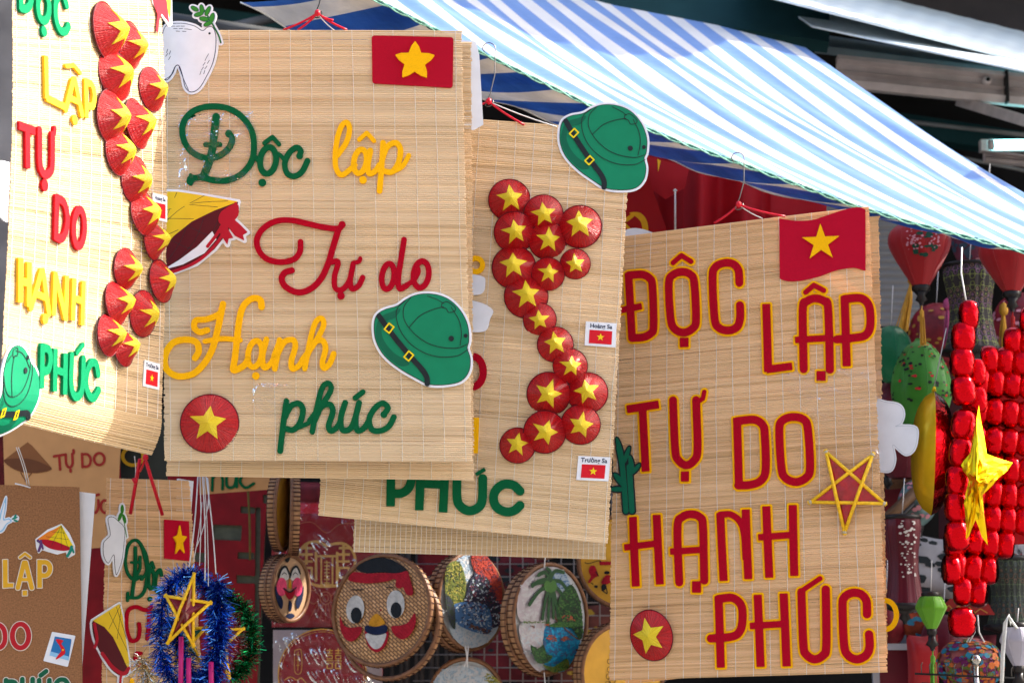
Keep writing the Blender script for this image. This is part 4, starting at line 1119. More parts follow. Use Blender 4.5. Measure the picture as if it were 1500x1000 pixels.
def ThA(q):  # helmet mirrored onto the far-left mat
    return frA.px(*(lambda u, v: (25 + u * .42 * math.cos(.2) + v * .12, 577 + v * .98 + u * .05))(*(lambda a: (a[0], a[1]))((-(q[0] - 1048) / 2.702 * .0 + (q[0] - 1048) / 2.702, (q[1] - 425) / 2.702 * 1.12))))
def ThA(q):
    a, b = (q[0] - 1048) / 2.702, (q[1] - 425) / 2.702
    c, s_ = math.cos(R(-58)), math.sin(R(-58))
    x, y = a * c - b * s_, a * s_ + b * c      # strap ends up at the bottom
    return frA.px(26 + x * .40, 577 + y * 1.0 + x * .12)
helmet(sA, ThA, wA, z=.0015)
mb = MB(); PA = Pic(frA)
shape(mb, [PA.P([(-16, 240), (10, 240), (14, 250), (8, 280), (12, 300), (8, 325), (-5, 318), (-16, 290)], True)], -.003, -.001, P_WHITE); mb.build('dove_picture', sA, wA)
def ThpA(q): return frA.px(232 - (350 - q[0]) * .25 * 0 + (q[0] - 345) * .14 + 10, (q[1] - 297) * .5 - 20)
mb = MB()
shape(mb, [PA.P([(222, -40), (243, -40), (250, 0), (249, 35), (246, 37), (236, 20), (226, 5)])], .001, .003, P_WHITE, off=.003)
shape(mb, [PA.P([(243, -40), (250, 0), (248, 33), (243, 5), (238, -40)])], .003, .0034, P_YEL)
shape(mb, [PA.P([(222, -40), (238, -40), (244, 5), (246, 34), (236, 20), (232, 30), (230, 48), (227, 46), (230, 22), (225, 5)])], .003, .0036, P_DKRED)
mb.build('hat_picture', sA, wA)
# ================================================================== the stall behind the mats
def loc_root(name, u, v, Y, label, cat, group=None): return empty(name, pt(u, v, Y), label, cat, group)
def K(Y): return Y / FPX * 1.0
def cord(root, a, b, r=.0008, m=None, name='string', n=6, sway=.002):
    A, B = pt(*a), pt(*b); mb = MB()
    mb.tube([A.lerp(B, i / n) + Vector((sway * math.sin(3 * i / n), 0, 0)) for i in range(n + 1)], r, m or NYL, 5)
    o = mb.build(name)
    return in_root(o, root) if root else o

# ---- cork board sign, lower left
CORK = mat('cork', (.27, .125, .055), rough=.9, var=.28, scale=420, bump=.4, bscale=500)
frK = fr_at(60, 860, 3.15, yaw=8)
sK = empty('cork_sign', frK.M, 'brown cork board sign in the lower left corner with white-edged capitals and stickers', 'sign')
PK = Pic(frK); K3 = Pic(frK, 0, 700, 3.336)
mb = MB(); poly(mb, PK.pts([(-60, 1030), (121, 1030), (116, 713), (-60, 708)]), -.006, 0, CORK); mb.build('board', sK)
P_CREAM = printed('printed_cream', (.70, .66, .60)); F_GOLD = printed('gold_card', (.66, .36, .02)); F_CRD = printed('red_card', (.42, .01, .02)); F_GCD = printed('green_card', (.003, .10, .05))
def outlined(parent, items, m, frw=None, e=.0012, th=.0022):
    mb = MB(); shape(mb, items, .0004, th, P_CREAM, off=e); shape(mb, items, th, th + .0006, m); return mb.build('letter', parent, frw)
w_ = 7.2
outlined(sK, [K3.S([(26, 398), (27, 535)], w_, False, True), K3.S([(20, 523), (66, 523)], w_ * .9, False, True)], F_GOLD)
outlined(sK, [K3.S([(88, 535), (118, 412), (126, 412), (156, 535)], w_ * .95, False), K3.S([(104, 495), (142, 495)], w_ * .7, False, True), K3.S([(98, 387), (123, 368), (148, 387)], 4, False), K3.S([(122, 548), (122, 573)], 7, False, True)], F_GOLD)
outlined(sK, [K3.S([(194, 398), (194, 535)], w_, False, True), K3.S([(194, 411), (226, 411), (243, 428), (243, 455), (226, 474), (196, 474)], w_)], F_GOLD)
outlined(sK, [K3.S([(-40, 712), (-40, 828)], w_, False, True), K3.S([(-40, 714), (0, 718), (22, 745), (24, 795), (4, 825), (-40, 830)], w_)], F_CRD)
outlined(sK, [K3.S(ell(101, 770, 40, 58), w_ * 1.05, closed=True)], F_CRD)
for Q in ([[(30, 985), (30, 1100)], [(30, 992), (70, 995), (80, 1020), (66, 1050), (30, 1050)]], [[(110, 980), (110, 1100)], [(160, 980), (160, 1100)], [(110, 1040), (160, 1040)]], [[(192, 985), (194, 1060), (215, 1090), (240, 1060), (242, 985)], [(200, 962), (226, 942)]], [[(335, 1010), (318, 985), (290, 985), (272, 1010), (268, 1060), (290, 1095)]]):
    outlined(sK, [K3.S(q, w_, len(q) > 3) for q in Q], F_GCD)
# stickers
def sticker(parent, fr, layers, border, zb=.0005, name='sticker'):
    mb = MB(); shape(mb, border, zb, zb + .0006, P_WHITE, off=.0016)
    z = zb + .0006
    for items, m in layers: shape(mb, items, z, z + .0002, m, res=.0005); z += .0002
    return mb.build(name, parent)
P_ORG = printed('printed_orange', (.75, .22, .02)); P_PURP = printed('printed_purple', (.10, .04, .16)); P_TEAL = printed('printed_teal', (.01, .22, .17)); P_BLUE = printed('printed_blue', (.02, .16, .42)); P_SKY = printed('printed_sky_blue', (.25, .50, .75))
hb = K3.P([(178, 300), (235, 255), (300, 228), (335, 270), (362, 330), (362, 370), (335, 385), (325, 355), (280, 368), (225, 352), (205, 345), (190, 362), (182, 340)])
sticker(sK, frK, [([K3.P([(180, 300), (300, 228), (360, 335), (330, 345), (250, 330), (200, 300)])], P_YEL), ([K3.P([(180, 300), (235, 262), (300, 235), (240, 300), (210, 305)])], P_ORG), ([K3.P([(200, 300), (260, 305), (325, 330), (350, 345), (310, 355), (250, 345), (215, 325)], True)], P_DKRED),
                  ([K3.S([(185, 305), (200, 320), (190, 355)], 4), K3.S([(200, 305), (210, 345)], 3)], P_PURP), ([K3.S([(350, 335), (345, 355), (330, 380)], 4.5), K3.S([(352, 340), (360, 362)], 3)], P_TEAL),
                  ([K3.S([(300, 232), (250, 335)], .5), K3.S([(300, 232), (300, 345)], .5), K3.S([(300, 232), (335, 345)], .5), K3.S([(255, 262), (318, 268)], .5), K3.S([(225, 285), (335, 300)], .5)], P_BLACK)], [hb], name='hat_sticker')
sticker(sK, frK, [([K3.P([(268, 775), (350, 790), (335, 890), (242, 865)])], P_BLUE), ([K3.P([(262, 800), (345, 800), (350, 785), (268, 772)])], P_SKY if False else P_BLUE),
                  ([K3.P([(242, 865), (335, 890), (337, 870), (248, 845)])], P_SKY), ([K3.P([(275, 785), (310, 792), (300, 808), (315, 830), (318, 855), (298, 872), (272, 885), (285, 862), (300, 842), (290, 815), (280, 802)], True)], P_RED), ([K3.C(308, 838, 1.3)], P_YEL)], [K3.P([(258, 755), (363, 773), (328, 915), (218, 888)])], name='stamp_sticker')
sticker(sK, frK, [([K3.P([(-60, 200), (-10, 205), (5, 160), (30, 90), (28, 150), (20, 198), (45, 195), (58, 210), (35, 225), (10, 262), (-40, 260)], True)], P_SKY), ([K3.P([(-60, 212), (-5, 214), (10, 165), (24, 115), (22, 160), (15, 205), (42, 202), (50, 210), (30, 222), (5, 255), (-40, 252)], True)], P_WHITE), ([K3.E(72, 195, 16, 5, -20), K3.E(75, 185, 10, 5, -60), K3.E(78, 208, 12, 5, 20)], P_TEAL)], [K3.P([(-60, 200), (-10, 205), (5, 160), (30, 90), (28, 150), (20, 198), (45, 195), (58, 210), (35, 225), (10, 262), (-40, 260)], True), K3.E(74, 197, 16, 12, -20)], name='dove_sticker')
mb = MB(); Q = PK.pts([(100, 1030), (116, 1020), (139, 722), (100, 717)]); poly(mb, Q, -.016, -.010, P_WHITE)
o = mb.build('foam_board'); o.matrix_world = frK.M; tag(o, 'white foam board standing just behind the cork sign, its right edge showing', 'board')
cord(sK, (24, 655, 3.1), (40, 712, 3.15)); cord(sK, (27, 655, 3.1), (43, 712, 3.15)); cord(sK, (22, 708, 3.14), (44, 714, 3.14), .0012)

# ---- tan sign behind
TANP = printed('tan_paper_board', (.52, .27, .11), .7); BRN = printed('printed_brown', (.22, .085, .03)); BRN2 = printed('printed_dark_brown', (.13, .045, .018)); MRD = printed('printed_brick_red', (.30, .02, .015))
frT = fr_at(100, 690, 3.55); sT = empty('paper_sign', frT.M, 'tan paper sign with brown hat drawing and dark red words behind the sunlit mat', 'sign')
PT = Pic(frT); T6 = Pic(frT, 0, 600, 5.554)
mb = MB(); poly(mb, PT.pts([(10, 812), (168, 800), (182, 560), (2, 560)]), -.004, 0, TANP); mb.build('board', sT)
mb = MB(); shape(mb, [T6.P([(30, 410), (225, 262), (260, 290), (420, 470), (390, 500), (300, 515), (180, 508), (90, 470)])], .0004, .0007, BRN); shape(mb, [T6.P([(32, 412), (110, 395), (260, 402), (418, 470), (380, 500), (290, 514), (180, 506), (90, 468)], True)], .0007, .001, BRN2)
shape(mb, [T6.S([(170, 508), (185, 540), (215, 580)], 1.6), T6.S([(260, 512), (230, 548), (205, 580)], 1.6)], .0004, .0008, BRN2); mb.build('hat_drawing', sT)
for Q in ([[(440, 378), (520, 365)], [(482, 372), (490, 485)]], [[(535, 362), (540, 440), (565, 468), (590, 440), (588, 358)], [(588, 362), (600, 350), (598, 328)], [(574, 485), (575, 502)]], [[(668, 358), (672, 465)], [(668, 362), (710, 362), (735, 390), (735, 435), (712, 460), (672, 462)]], [ell(808, 400, 42, 48) + [ell(808, 400, 42, 48)[0]]],
          [[(745, 740), (748, 800), (765, 835), (785, 830), (800, 790), (800, 735)], [(780, 695), (805, 688)]], [[(880, 760), (850, 735), (825, 760), (825, 810), (855, 838), (885, 815)]]):
    mb = MB(); shape(mb, [T6.S(q, 4.6, len(q) > 3) for q in Q], .0004, .0012, MRD); mb.build('letter', sT)
frU = fr_at(195, 680, 3.62); sU = empty('dark_picture', frU.M, 'dark picture panel with a yellow ring letter between the tan sign and the small mat', 'picture')
PU = Pic(frU); mb = MB(); poly(mb, PU.pts([(180, 760), (245, 760), (245, 600), (172, 600)]), -.004, 0, printed('charcoal_card', (.03, .035, .03))); mb.build('board', sU)
mb = MB(); shape(mb, [PU.S(ell(195, 668, 15, 13), 6, closed=True)], .0004, .003, F_GOLD); mb.build('letter', sU)
mb = MB(); poly(mb, PU.pts([(-60, 1030), (8, 1030), (6, 600), (-60, 600)]), -.004, 0, mat('dark_red_cloth', (.10, .006, .008), rough=.8, var=.3)); o = mb.build('cloth'); o.matrix_world = frU.M; tag(o, 'dark red cloth hanging at the left edge behind the cork sign', 'cloth')

# ---- small bamboo sign, lower left
frE = fr_at(220, 850, 3.28, yaw=38)
wE = lambda x, y: .003 * math.sin(10 * y)
sE = empty('bamboo_sign', frE.M, 'small shaded bamboo mat between cork board and tinsel lanterns, hung by red ribbons', 'sign')
sheet(frE, sE, [(155, 700), (276, 704), (300, 1030), (150, 1030)], BAM_D, wE, tspace=.024, pitch=.0026)
E2 = Pic(frE, 140, 690, 3.227); PE = Pic(frE)
def LE(m, *it): letter(sE, list(it), m, 3, wE)
LE(F_GRN, E2.S([(215, 510), (238, 470), (228, 410), (208, 345), (180, 325), (150, 350), (137, 420), (148, 480), (180, 512), (210, 495)], 5), E2.S([(183, 362), (183, 470), (170, 590)], 6), E2.S([(165, 430), (200, 430)], 4), E2.S([(205, 405), (205, 460), (185, 500)], 5),
   E2.S([(208, 345), (235, 400), (242, 470), (230, 560), (200, 595), (150, 595)], 5.5), E2.S([(150, 575), (150, 610)], 5, False))
LE(F_GRN, E2.S(ell(260, 510, 14, 45), 6, closed=True), E2.S([(250, 455), (262, 430), (272, 455)], 5, False), E2.C(255, 603, 4))
LE(F_GRN, E2.S([(308, 490), (300, 465), (284, 490), (280, 540), (292, 570), (312, 550)], 6))
LE(F_RED, E2.S([(262, 640), (235, 655), (190, 640), (155, 655), (145, 700), (150, 760), (170, 800), (200, 790), (208, 750), (205, 720)], 6.5), E2.S([(255, 645), (252, 720), (245, 790)], 6.5))
LE(F_RED, E2.S([(215, 860), (195, 860), (190, 890), (210, 915)], 6.5)); LE(F_YEL, E2.S([(172, 985), (172, 1080)], 7, False), E2.S([(240, 970), (215, 990), (205, 1080)], 7))
mb = MB(); shape(mb, [E2.P([(318, 228), (435, 236), (442, 425), (320, 412)])], .0008, .0028, FL); fl = mb.build('flag', sE, wE)
mb = MB(); shape(mb, [('P', [E2.p(q) for q in [(388, 258), (397, 305), (420, 310), (402, 338), (411, 385), (390, 362), (370, 388), (375, 338), (360, 312), (379, 303)]])], .0028, .0055, F_YEL, off=.0006); mb.build('star', fl, wE)
mb = MB()
dv = [(50, 225), (75, 215), (100, 235), (125, 258), (132, 290), (128, 350), (120, 420), (95, 490), (85, 450), (80, 395), (55, 435), (32, 400), (30, 340), (50, 315), (62, 295)]
lf = [E2.E(118, 180, 8, 22), E2.E(108, 215, 8, 22, 20), E2.E(128, 225, 8, 22, -15), E2.S([(118, 190), (140, 310)], 1.2)]
shape(mb, [E2.P(dv, True)] + lf, .001, .003, P_WHITE, off=.003); shape(mb, [E2.P(dv, True)], .003, .0032, P_NAVY); shape(mb, [E2.P(dv, True)], .0032, .0034, P_WHITE, off=-.0009); shape(mb, lf, .003, .0034, P_LEAF)
mb.build('dove_picture', sE, wE)
def ThE(q):  # the hat picture turned upright
    x, y = (q[0] - 260) / 150, (q[1] - 340) / 110
    return frE.px(*(lambda a, b: (140 + a / 3.227, 690 + b / 3.227))(80 - 105 * y * .75 - 12 * x, 800 - 190 * x * .95 + 20 * y))
mb = MB()
cone = [(-15, 705), (110, 625), (125, 680), (158, 900), (158, 945), (120, 860), (80, 780), (40, 735)]; und = [(-15, 705), (40, 735), (90, 790), (125, 865), (158, 945), (120, 965), (70, 930), (20, 850), (-10, 780)]
shape(mb, [E2.P(cone), E2.P(und, True), E2.S([(120, 955), (115, 1000)], 4)], .001, .003, P_WHITE, off=.003)
shape(mb, [E2.P(und, True)], .003, .0034, P_MAR); shape(mb, [E2.P(cone)], .0034, .0038, P_GOLD)
shape(mb, [E2.S([(-8, 720), (5, 790), (-5, 830)], 5), E2.S([(30, 860), (80, 925), (130, 955), (155, 930)], 6), E2.S([(120, 955), (115, 1000)], 4)], .0038, .0042, P_DKRED)
shape(mb, [E2.S([(115, 630), (60, 745)], .6), E2.S([(118, 650), (100, 790)], .6), E2.S([(60, 665), (150, 850)], .6), E2.S([(95, 640), (145, 790)], .6)], .0038, .0041, P_BLACK, res=.0005)
mb.build('hat_picture', sE, wE)
for (a, b) in (((205, 672), (191, 752)), ((214, 676), (238, 754))):
    mb = MB(); mb.tube([pt(*a, 3.2), pt(*b, 3.24)], .003, RIB, 6); in_root(mb.build('ribbon'), sE)
cord(sE, (197, 668, 3.2), (197, 705, 3.24)); 
mb = MB(); mb.tube([pt(197, 700, 3.2), pt(199, 708, 3.2)], [.005, .003], RIB, 6); in_root(mb.build('knot'), sE)
hanger(sE, (213, 670, 3.15), [(205, 690, 3.2), (232, 735, 3.2)], RIB, .0018)
mb = MB(); poly(mb, PE.pts([(262, 850), (276, 850), (287, 704), (265, 700)]), -.014, -.008, P_WHITE); o = mb.build('foam_board'); o.matrix_world = frE.M; tag(o, 'narrow white board edge behind the small shaded bamboo mat', 'board')

# ---- strip of another script sign under the pale mat
frN = fr_at(340, 700, 3.7); sN = empty('paper_sign', frN.M, 'tan sign with green script just under the edge of the pale mat', 'sign')
PN = Pic(frN); mb = MB(); poly(mb, PN.pts([(292, 724), (402, 716), (402, 640), (292, 640)]), -.004, 0, TANP); mb.build('board', sN)
for Q, w in (([[(312, 690), (311, 718)], [(312, 700), (320, 692), (326, 700), (326, 716)]], 5), ([[(332, 695), (333, 712), (343, 712), (347, 695), (347, 713)]], 5), ([[(368, 696), (356, 696), (352, 706), (360, 714), (372, 708)]], 5)):
    mb = MB(); shape(mb, [PN.S(q, w) for q in Q], .0004, .003, F_GRN); mb.build('letter', sN)

# ---- big red felt panel with cut-out squares
RCL = mat('red_felt_cloth', (.20, .004, .008), rough=.8, var=.25, scale=20, bump=.2); GRG = mat('grey_green_board', (.085, .09, .06), rough=.7, var=.2)
frR = fr_at(345, 850, 4.0); sR = empty('felt_panel', frR.M, 'large red felt panel with square cut-outs over a grey-green board, left of the painted baskets', 'panel')
PR_ = Pic(frR); R3 = Pic(frR, 280, 690, 3.225)
mb = MB(); poly(mb, PR_.pts([(118, 1080), (376, 1080), (392, 660), (118, 660)]), -.012, -.008, GRG); mb.build('board', sR)
cuts = [R3.P(q) for q in ([(100, 250), (240, 255), (235, 328), (100, 322)], [(232, 163), (298, 168), (298, 200), (232, 197)], [(218, 380), (298, 382), (298, 416), (218, 413)], [(212, 488), (298, 494), (298, 530), (212, 528)], [(303, 168), (328, 170), (322, 760), (298, 760)], [(338, 108), (385, 112), (385, 155), (338, 150)], [(-20, 380), (70, 384), (70, 430), (-20, 424)], [(-200, 300), (-120, 300), (-120, 360), (-200, 360)], [(-240, 480), (-150, 480), (-150, 560), (-240, 560)], [(-230, 640), (-140, 640), (-140, 700), (-230, 700)], [(120, 640), (200, 645), (200, 690), (120, 690)])]
mb = MB(); shape(mb, [PR_.P([(112, 1080), (372, 1080), (394, 660), (112, 660)])], -.008, -.002, RCL, res=.0022, cut=cuts); mb.build('felt', sR)
OLV = mat('olive_cord', (.14, .10, .02), rough=.7, var=.2)
for (a, b) in (((362, 700, 3.9), (366, 820, 3.9)), ((399, 700, 3.9), (398, 745, 3.9))):
    cord(sR, a, b, .0022, OLV, 'cord')

# ---- plastic-wrapped red wedding decorations
WRED = printed('glossy_dark_red', (.24, .008, .018), .3); GOLDF = mat('gold_print', (.60, .36, .12), rough=.35, metal=.5, var=.15, scale=80); WGRAY = printed('wrapped_silver', (.30, .24, .26), .3)
def pack(Q, Y, label, art):
    fr = fr_at((Q[0][0] + Q[2][0]) / 2, (Q[0][1] + Q[2][1]) / 2, Y); t = empty('wrapped_decoration', fr.M, label, 'decoration', 'plastic-wrapped red decorations')
    P = Pic(fr); mb = MB(); poly(mb, P.pts(Q), -.006, 0, WRED); mb.build('card', t)
    art(fr, P, t)
    clear = clear_patch(t, fr, [Q[3], Q[2], Q[1], Q[0]], lambda x, y: 0, amp=.007, z=.006, seed=int(Q[0][0]), n=60); clear.name = 'clear_wrap'
    return t
def art1(fr, P, t):
    mb = MB(); shape(mb, [P.P([(398, 737), (560, 737), (560, 752), (398, 752)])], .0003, .0006, printed('bright_red_strip', (.45, .01, .03)))
    mb.build('top_strip', t)
    Z = Pic(fr, 280, 690, 3.225); mb = MB()
    hs = [Z.S([(640, 350), (590, 332), (540, 345), (508, 390), (505, 450), (540, 510), (590, 538), (640, 542), (700, 535), (755, 490), (775, 430), (765, 380), (730, 345), (690, 340), (640, 350)], 5)]
    for x in (545, 720):
        hs += [Z.S([(x - 22, 362), (x + 28, 362)], 4.5, False, True), Z.S([(x - 30, 392), (x + 30, 392)], 4.5, False, True), Z.S([(x - 25, 425), (x + 30, 425)], 4, False, True), Z.S([(x, 345), (x, 440)], 4.5, False, True), Z.S([(x - 22, 455), (x + 25, 455)], 4, False, True), Z.S([(x - 22, 455), (x - 18, 500), (x + 25, 500), (x + 25, 455)], 4, False)]
    hs += [Z.S([(590, 380), (590, 520)], 4.5, False, True), Z.S([(690, 380), (690, 520)], 4.5, False, True), Z.S([(590, 400), (690, 400)], 4, False, True), Z.S([(615, 410), (615, 535), (668, 535), (668, 410)], 3, False)]
    hs += [Z.S([(628, 430 + 16 * i), (655, 430 + 16 * i)], 1.8, False, True) for i in range(7)] + [Z.S([(641, 420), (641, 530)], 1.6, False, True)]
    shape(mb, hs, .0004, .0016, GOLDF); mb.build('double_happiness_heart', t)
    mb = MB(); r = [Z.S(ell(635, 598, 26, 30), 2, closed=True), Z.S(ell(635, 598, 14, 16), 1.5, closed=True), Z.S([(500, 250), (570, 240), (640, 290), (700, 250), (770, 245)], 1.5)]
    for a in range(-3, 4): r += [Z.S([(635 + a * 12, 625), (635 + a * 26, 700)], 1.2)]
    for a in (-1, 1): r += [Z.S([(635 + a * 25, 590), (635 + a * 60, 560), (635 + a * 90, 590), (635 + a * 60, 625), (635 + a * 25, 605)], 1.6)]
    shape(mb, r, .0004, .0012, mat('copper_print', (.38, .10, .06), rough=.35, metal=.4, var=.2, scale=80)); mb.build('ribbon_print', t)
pack([(398, 918), (560, 918), (560, 735), (398, 735)], 3.75, 'plastic-wrapped red card with a gold double-happiness heart above a round red one', art1)
def art2(fr, P, t):
    Z = Pic(fr, 280, 690, 3.225); mb = MB()
    poly(mb, P.pts([(400, 1040), (560, 1040), (560, 922), (400, 922)]), .0002, .0004, WGRAY)
    shape(mb, [Z.E(620, 960, 208, 215)], .0004, .0008, WRED); mb.build('round_card', t)
    mb = MB(); r = [Z.S(ell(620, 960, 208, 215), 2.4, closed=True), Z.S(ell(620, 960, 196, 203), 1, closed=True)]
    for x in (655, 695):
        r += [Z.S([(x - 16, 845), (x + 16, 845)], 2, False, True), Z.S([(x, 835), (x, 862)], 2, False, True), Z.S([(x - 14, 858), (x + 14, 858)], 1.8, False, True), Z.S([(x - 12, 868), (x + 12, 868), (x + 12, 884), (x - 12, 884), (x - 12, 868)], 1.8, False), Z.S([(x - 18, 893), (x + 18, 893)], 2, False, True), Z.S([(x - 12, 905), (x + 12, 905), (x + 12, 930), (x - 12, 930), (x - 12, 905)], 2, False)]
    r += [Z.S([(490, 845), (520, 845), (520, 945), (490, 945), (490, 845)], 1.2), Z.S([(497, 865), (513, 865)], 1.4, False, True), Z.S([(497, 890), (513, 890)], 1.4, False, True), Z.S([(497, 915), (513, 915)], 1.4, False, True), Z.S([(505, 850), (505, 940)], 1.2, False, True), Z.S([(440, 985), (470, 970), (500, 985), (520, 975), (545, 1000)], 1.6)]
    shape(mb, r, .0008, .0018, mat('gold_foil_print', (.55, .28, .05), rough=.35, metal=.4, var=.2, scale=80)); mb.build('gold_print', t)
    mb = MB(); q = [Z.S([(570, 800), (640, 800)], 3, False, True), Z.S([(605, 780), (605, 830)], 3, False, True), Z.S([(560, 850), (600, 850), (600, 900), (570, 900)], 3), Z.S([(560, 930), (640, 930)], 3, False, True), Z.S([(600, 930), (600, 1000)], 3, False, True), Z.S([(650, 960), (740, 960), (740, 1010), (650, 1010), (650, 960)], 3, False)]
    shape(mb, q, .0008, .0014, printed('embossed_red', (.30, .02, .04), .3)); mb.build('embossed_sign', t)
pack([(400, 1040), (560, 1040), (560, 922), (400, 922)], 3.74, 'plastic-wrapped card with a round red double-happiness disc, lower of the two', art2)

# ---- basket trays
def weave_mat(name, c1, c2):
    m, t, p = new_mat(name); N, L = t.nodes, t.links
    tc = N.new('ShaderNodeTexCoord'); mp = N.new('ShaderNodeMapping'); mp.inputs['Rotation'].default_value = (0, 0, R(38)); L.new(tc.outputs['Object'], mp.inputs[0])
    br = N.new('ShaderNodeTexBrick'); br.inputs['Scale'].default_value = 48; br.inputs['Mortar Size'].default_value = .06; br.offset = .5
    br.inputs['Color1'].default_value = (*c1, 1); br.inputs['Color2'].default_value = (*c2, 1); br.inputs['Mortar'].default_value = (c2[0] * .4, c2[1] * .35, c2[2] * .3, 1)
    L.new(mp.outputs[0], br.inputs[0]); L.new(br.outputs[0], p.inputs['Base Color'])
    bp = N.new('ShaderNodeBump'); bp.inputs['Strength'].default_value = .5; bp.inputs['Distance'].default_value = .002; bp.invert = True
    L.new(br.outputs['Fac'], bp.inputs['Height']); L.new(bp.outputs[0], p.inputs['Normal']); p.inputs['Roughness'].default_value = .45
    return m
WEAVE = weave_mat('woven_bamboo', (.70, .38, .15), (.42, .20, .06)); RIMM = mat('bamboo_rim', (.36, .19, .09), rough=.45, var=.3, scale=90); RIMD = mat('bamboo_rim_dark', (.19, .085, .04), rough=.45, var=.3, scale=90); BIND = mat('rattan_binding', (.05, .015, .008), rough=.6, var=.2)
YPAINT = mat('yellow_lacquer', (.62, .33, .035), rough=.4, var=.12, scale=30, bump=.1)
CANV = mat('painted_canvas', (.42, .44, .46), rough=.6, var=.15, scale=60, bump=.3, bscale=300)
def tray(u, v, Y, r, yaw, pitch, face, label, art=None, rims=2, off=(0, 0), roll=0, dome=.004, step=(0, -.004, -.014)):
    fr = fr_at(u, v, Y, yaw=yaw, pitch=pitch, roll=roll); t = empty('basket_tray', fr.M, label, 'basket tray', 'painted basket trays hung inside the stall')
    mb = MB(); prof = [(r * q, dome * (1 - q * q)) for q in (1, .9, .75, .5, .25, .02)]; mb.lathe(prof, face, 40, c=(0, 0, 0), caps=False); mb.build('tray_face', t)
    for k in range(rims):
        c = Vector(step) * k
        mb = MB(); P = [(c.x + r * math.cos(a), c.y + r * math.sin(a), c.z + .001) for a in [2 * math.pi * i / 48 for i in range(48)]]
        mb.tube(P, .0042, RIMD, 6, closed=True)
        mb.lathe([(r * 1.01, c.z - .013), (r * 1.03, c.z - .011), (r * 1.03, c.z - .002), (r * 1.0, c.z)], RIMM, 48, c=(c.x, c.y, 0), caps=False)
        rim = mb.build('rim', t)
        mb = MB(); nb = 54
        for i in range(nb):
            a = 2 * math.pi * i / nb; mb.box((c.x + r * 1.022 * math.cos(a), c.y + r * 1.022 * math.sin(a), c.z - .0055), (.0022, .0009, .0082), BIND, Matrix.Rotation(a, 3, 'Z'))
        b = mb.build('binding', rim); b['kind'] = 'stuff'
    if art:
        mb = MB(); art(fr, mb); mb.build('painting', t)
    return t
def domez(r, dome, z):
    return lambda x, y: 0
def paint(name, c):
    m = mat(name, c, rough=.6, var=.22, scale=90, spec=.12); t = m.node_tree; N, L = t.nodes, t.links; p = N['Principled BSDF']
    tc = N.new('ShaderNodeTexCoord'); mp = N.new('ShaderNodeMapping'); mp.inputs['Rotation'].default_value = (0, 0, R(38)); L.new(tc.outputs['Object'], mp.inputs[0])
    br = N.new('ShaderNodeTexBrick'); br.inputs['Scale'].default_value = 48; br.inputs['Mortar Size'].default_value = .06; L.new(mp.outputs[0], br.inputs[0])
    bp = N.new('ShaderNodeBump'); bp.inputs['Strength'].default_value = .7; bp.inputs['Distance'].default_value = .002; bp.invert = True
    L.new(br.outputs['Fac'], bp.inputs['Height']); L.new(bp.outputs[0], p.inputs['Normal']); return m
P_BK2 = paint('paint_black', (.012, .014, .018)); P_RD2 = paint('paint_red', (.33, .008, .02)); P_WH2 = paint('paint_white', (.50, .48, .46)); P_OR2 = paint('paint_ochre', (.55, .24, .015)); P_NV2 = paint('paint_navy', (.008, .014, .045)); P_PK2 = paint('paint_pink', (.62, .06, .14))
def face1(fr, mb):
    Z = Pic(fr, 480, 800, 5.0); z = .0046
    def L_(it, m, dz=0): shape(mb, it, z + dz, z + dz + .0005, m, res=.0012)
    L_([Z.P([(215, 165), (280, 110), (390, 82), (500, 110), (590, 180), (500, 200), (400, 190), (300, 198)], True)], P_BK2, -.001)
    L_([Z.P([(160, 240), (200, 190), (300, 200), (400, 195), (520, 198), (590, 182), (610, 230), (635, 320), (625, 358), (590, 355), (570, 320), (560, 300), (530, 310), (505, 290), (505, 240), (420, 262), (300, 272), (200, 262)], True)], P_RD2)
    for (x, y, a) in ((212, 462, 5), (508, 425, 0)): L_([Z.E(x, y, 66, 102, a)], P_WH2)
    for (x, y) in ((220, 505), (512, 468)): L_([Z.E(x, y, 40, 58)], P_BK2, .0006)
    L_([Z.S([(185, 318), (265, 320)], 2), Z.S([(440, 300), (485, 300)], 2)], P_BK2)
    L_([Z.P([(310, 575), (325, 530), (368, 492), (410, 530), (428, 560), (400, 590), (340, 590)], True)], P_OR2)
    L_([Z.P([(285, 610), (290, 690), (320, 750), (370, 775), (420, 745), (448, 690), (450, 620), (370, 640)], True)], P_RD2)
    L_([Z.P([(290, 640), (300, 690), (335, 740), (370, 752), (410, 725), (440, 640), (370, 640)], True)], P_WH2, .0006)
    L_([Z.P([(282, 600), (300, 582), (365, 590), (430, 575), (450, 600), (435, 635), (365, 652), (300, 632)], True)], P_NV2, .0012)
    L_([Z.P([(100, 510), (130, 580), (180, 595), (255, 590), (250, 640), (195, 695), (140, 680), (105, 610)], True), Z.P([(475, 588), (540, 580), (600, 555), (645, 490), (655, 560), (620, 640), (560, 682), (500, 650)], True)], P_RD2)
tray(559, 893, 3.55, .097, 37 - 62, -6, WEAVE, 'round woven basket painted with a wide-eyed smiling face under a black and red cap', face1, rims=2, step=(.010, -.022, -.014), dome=.003)
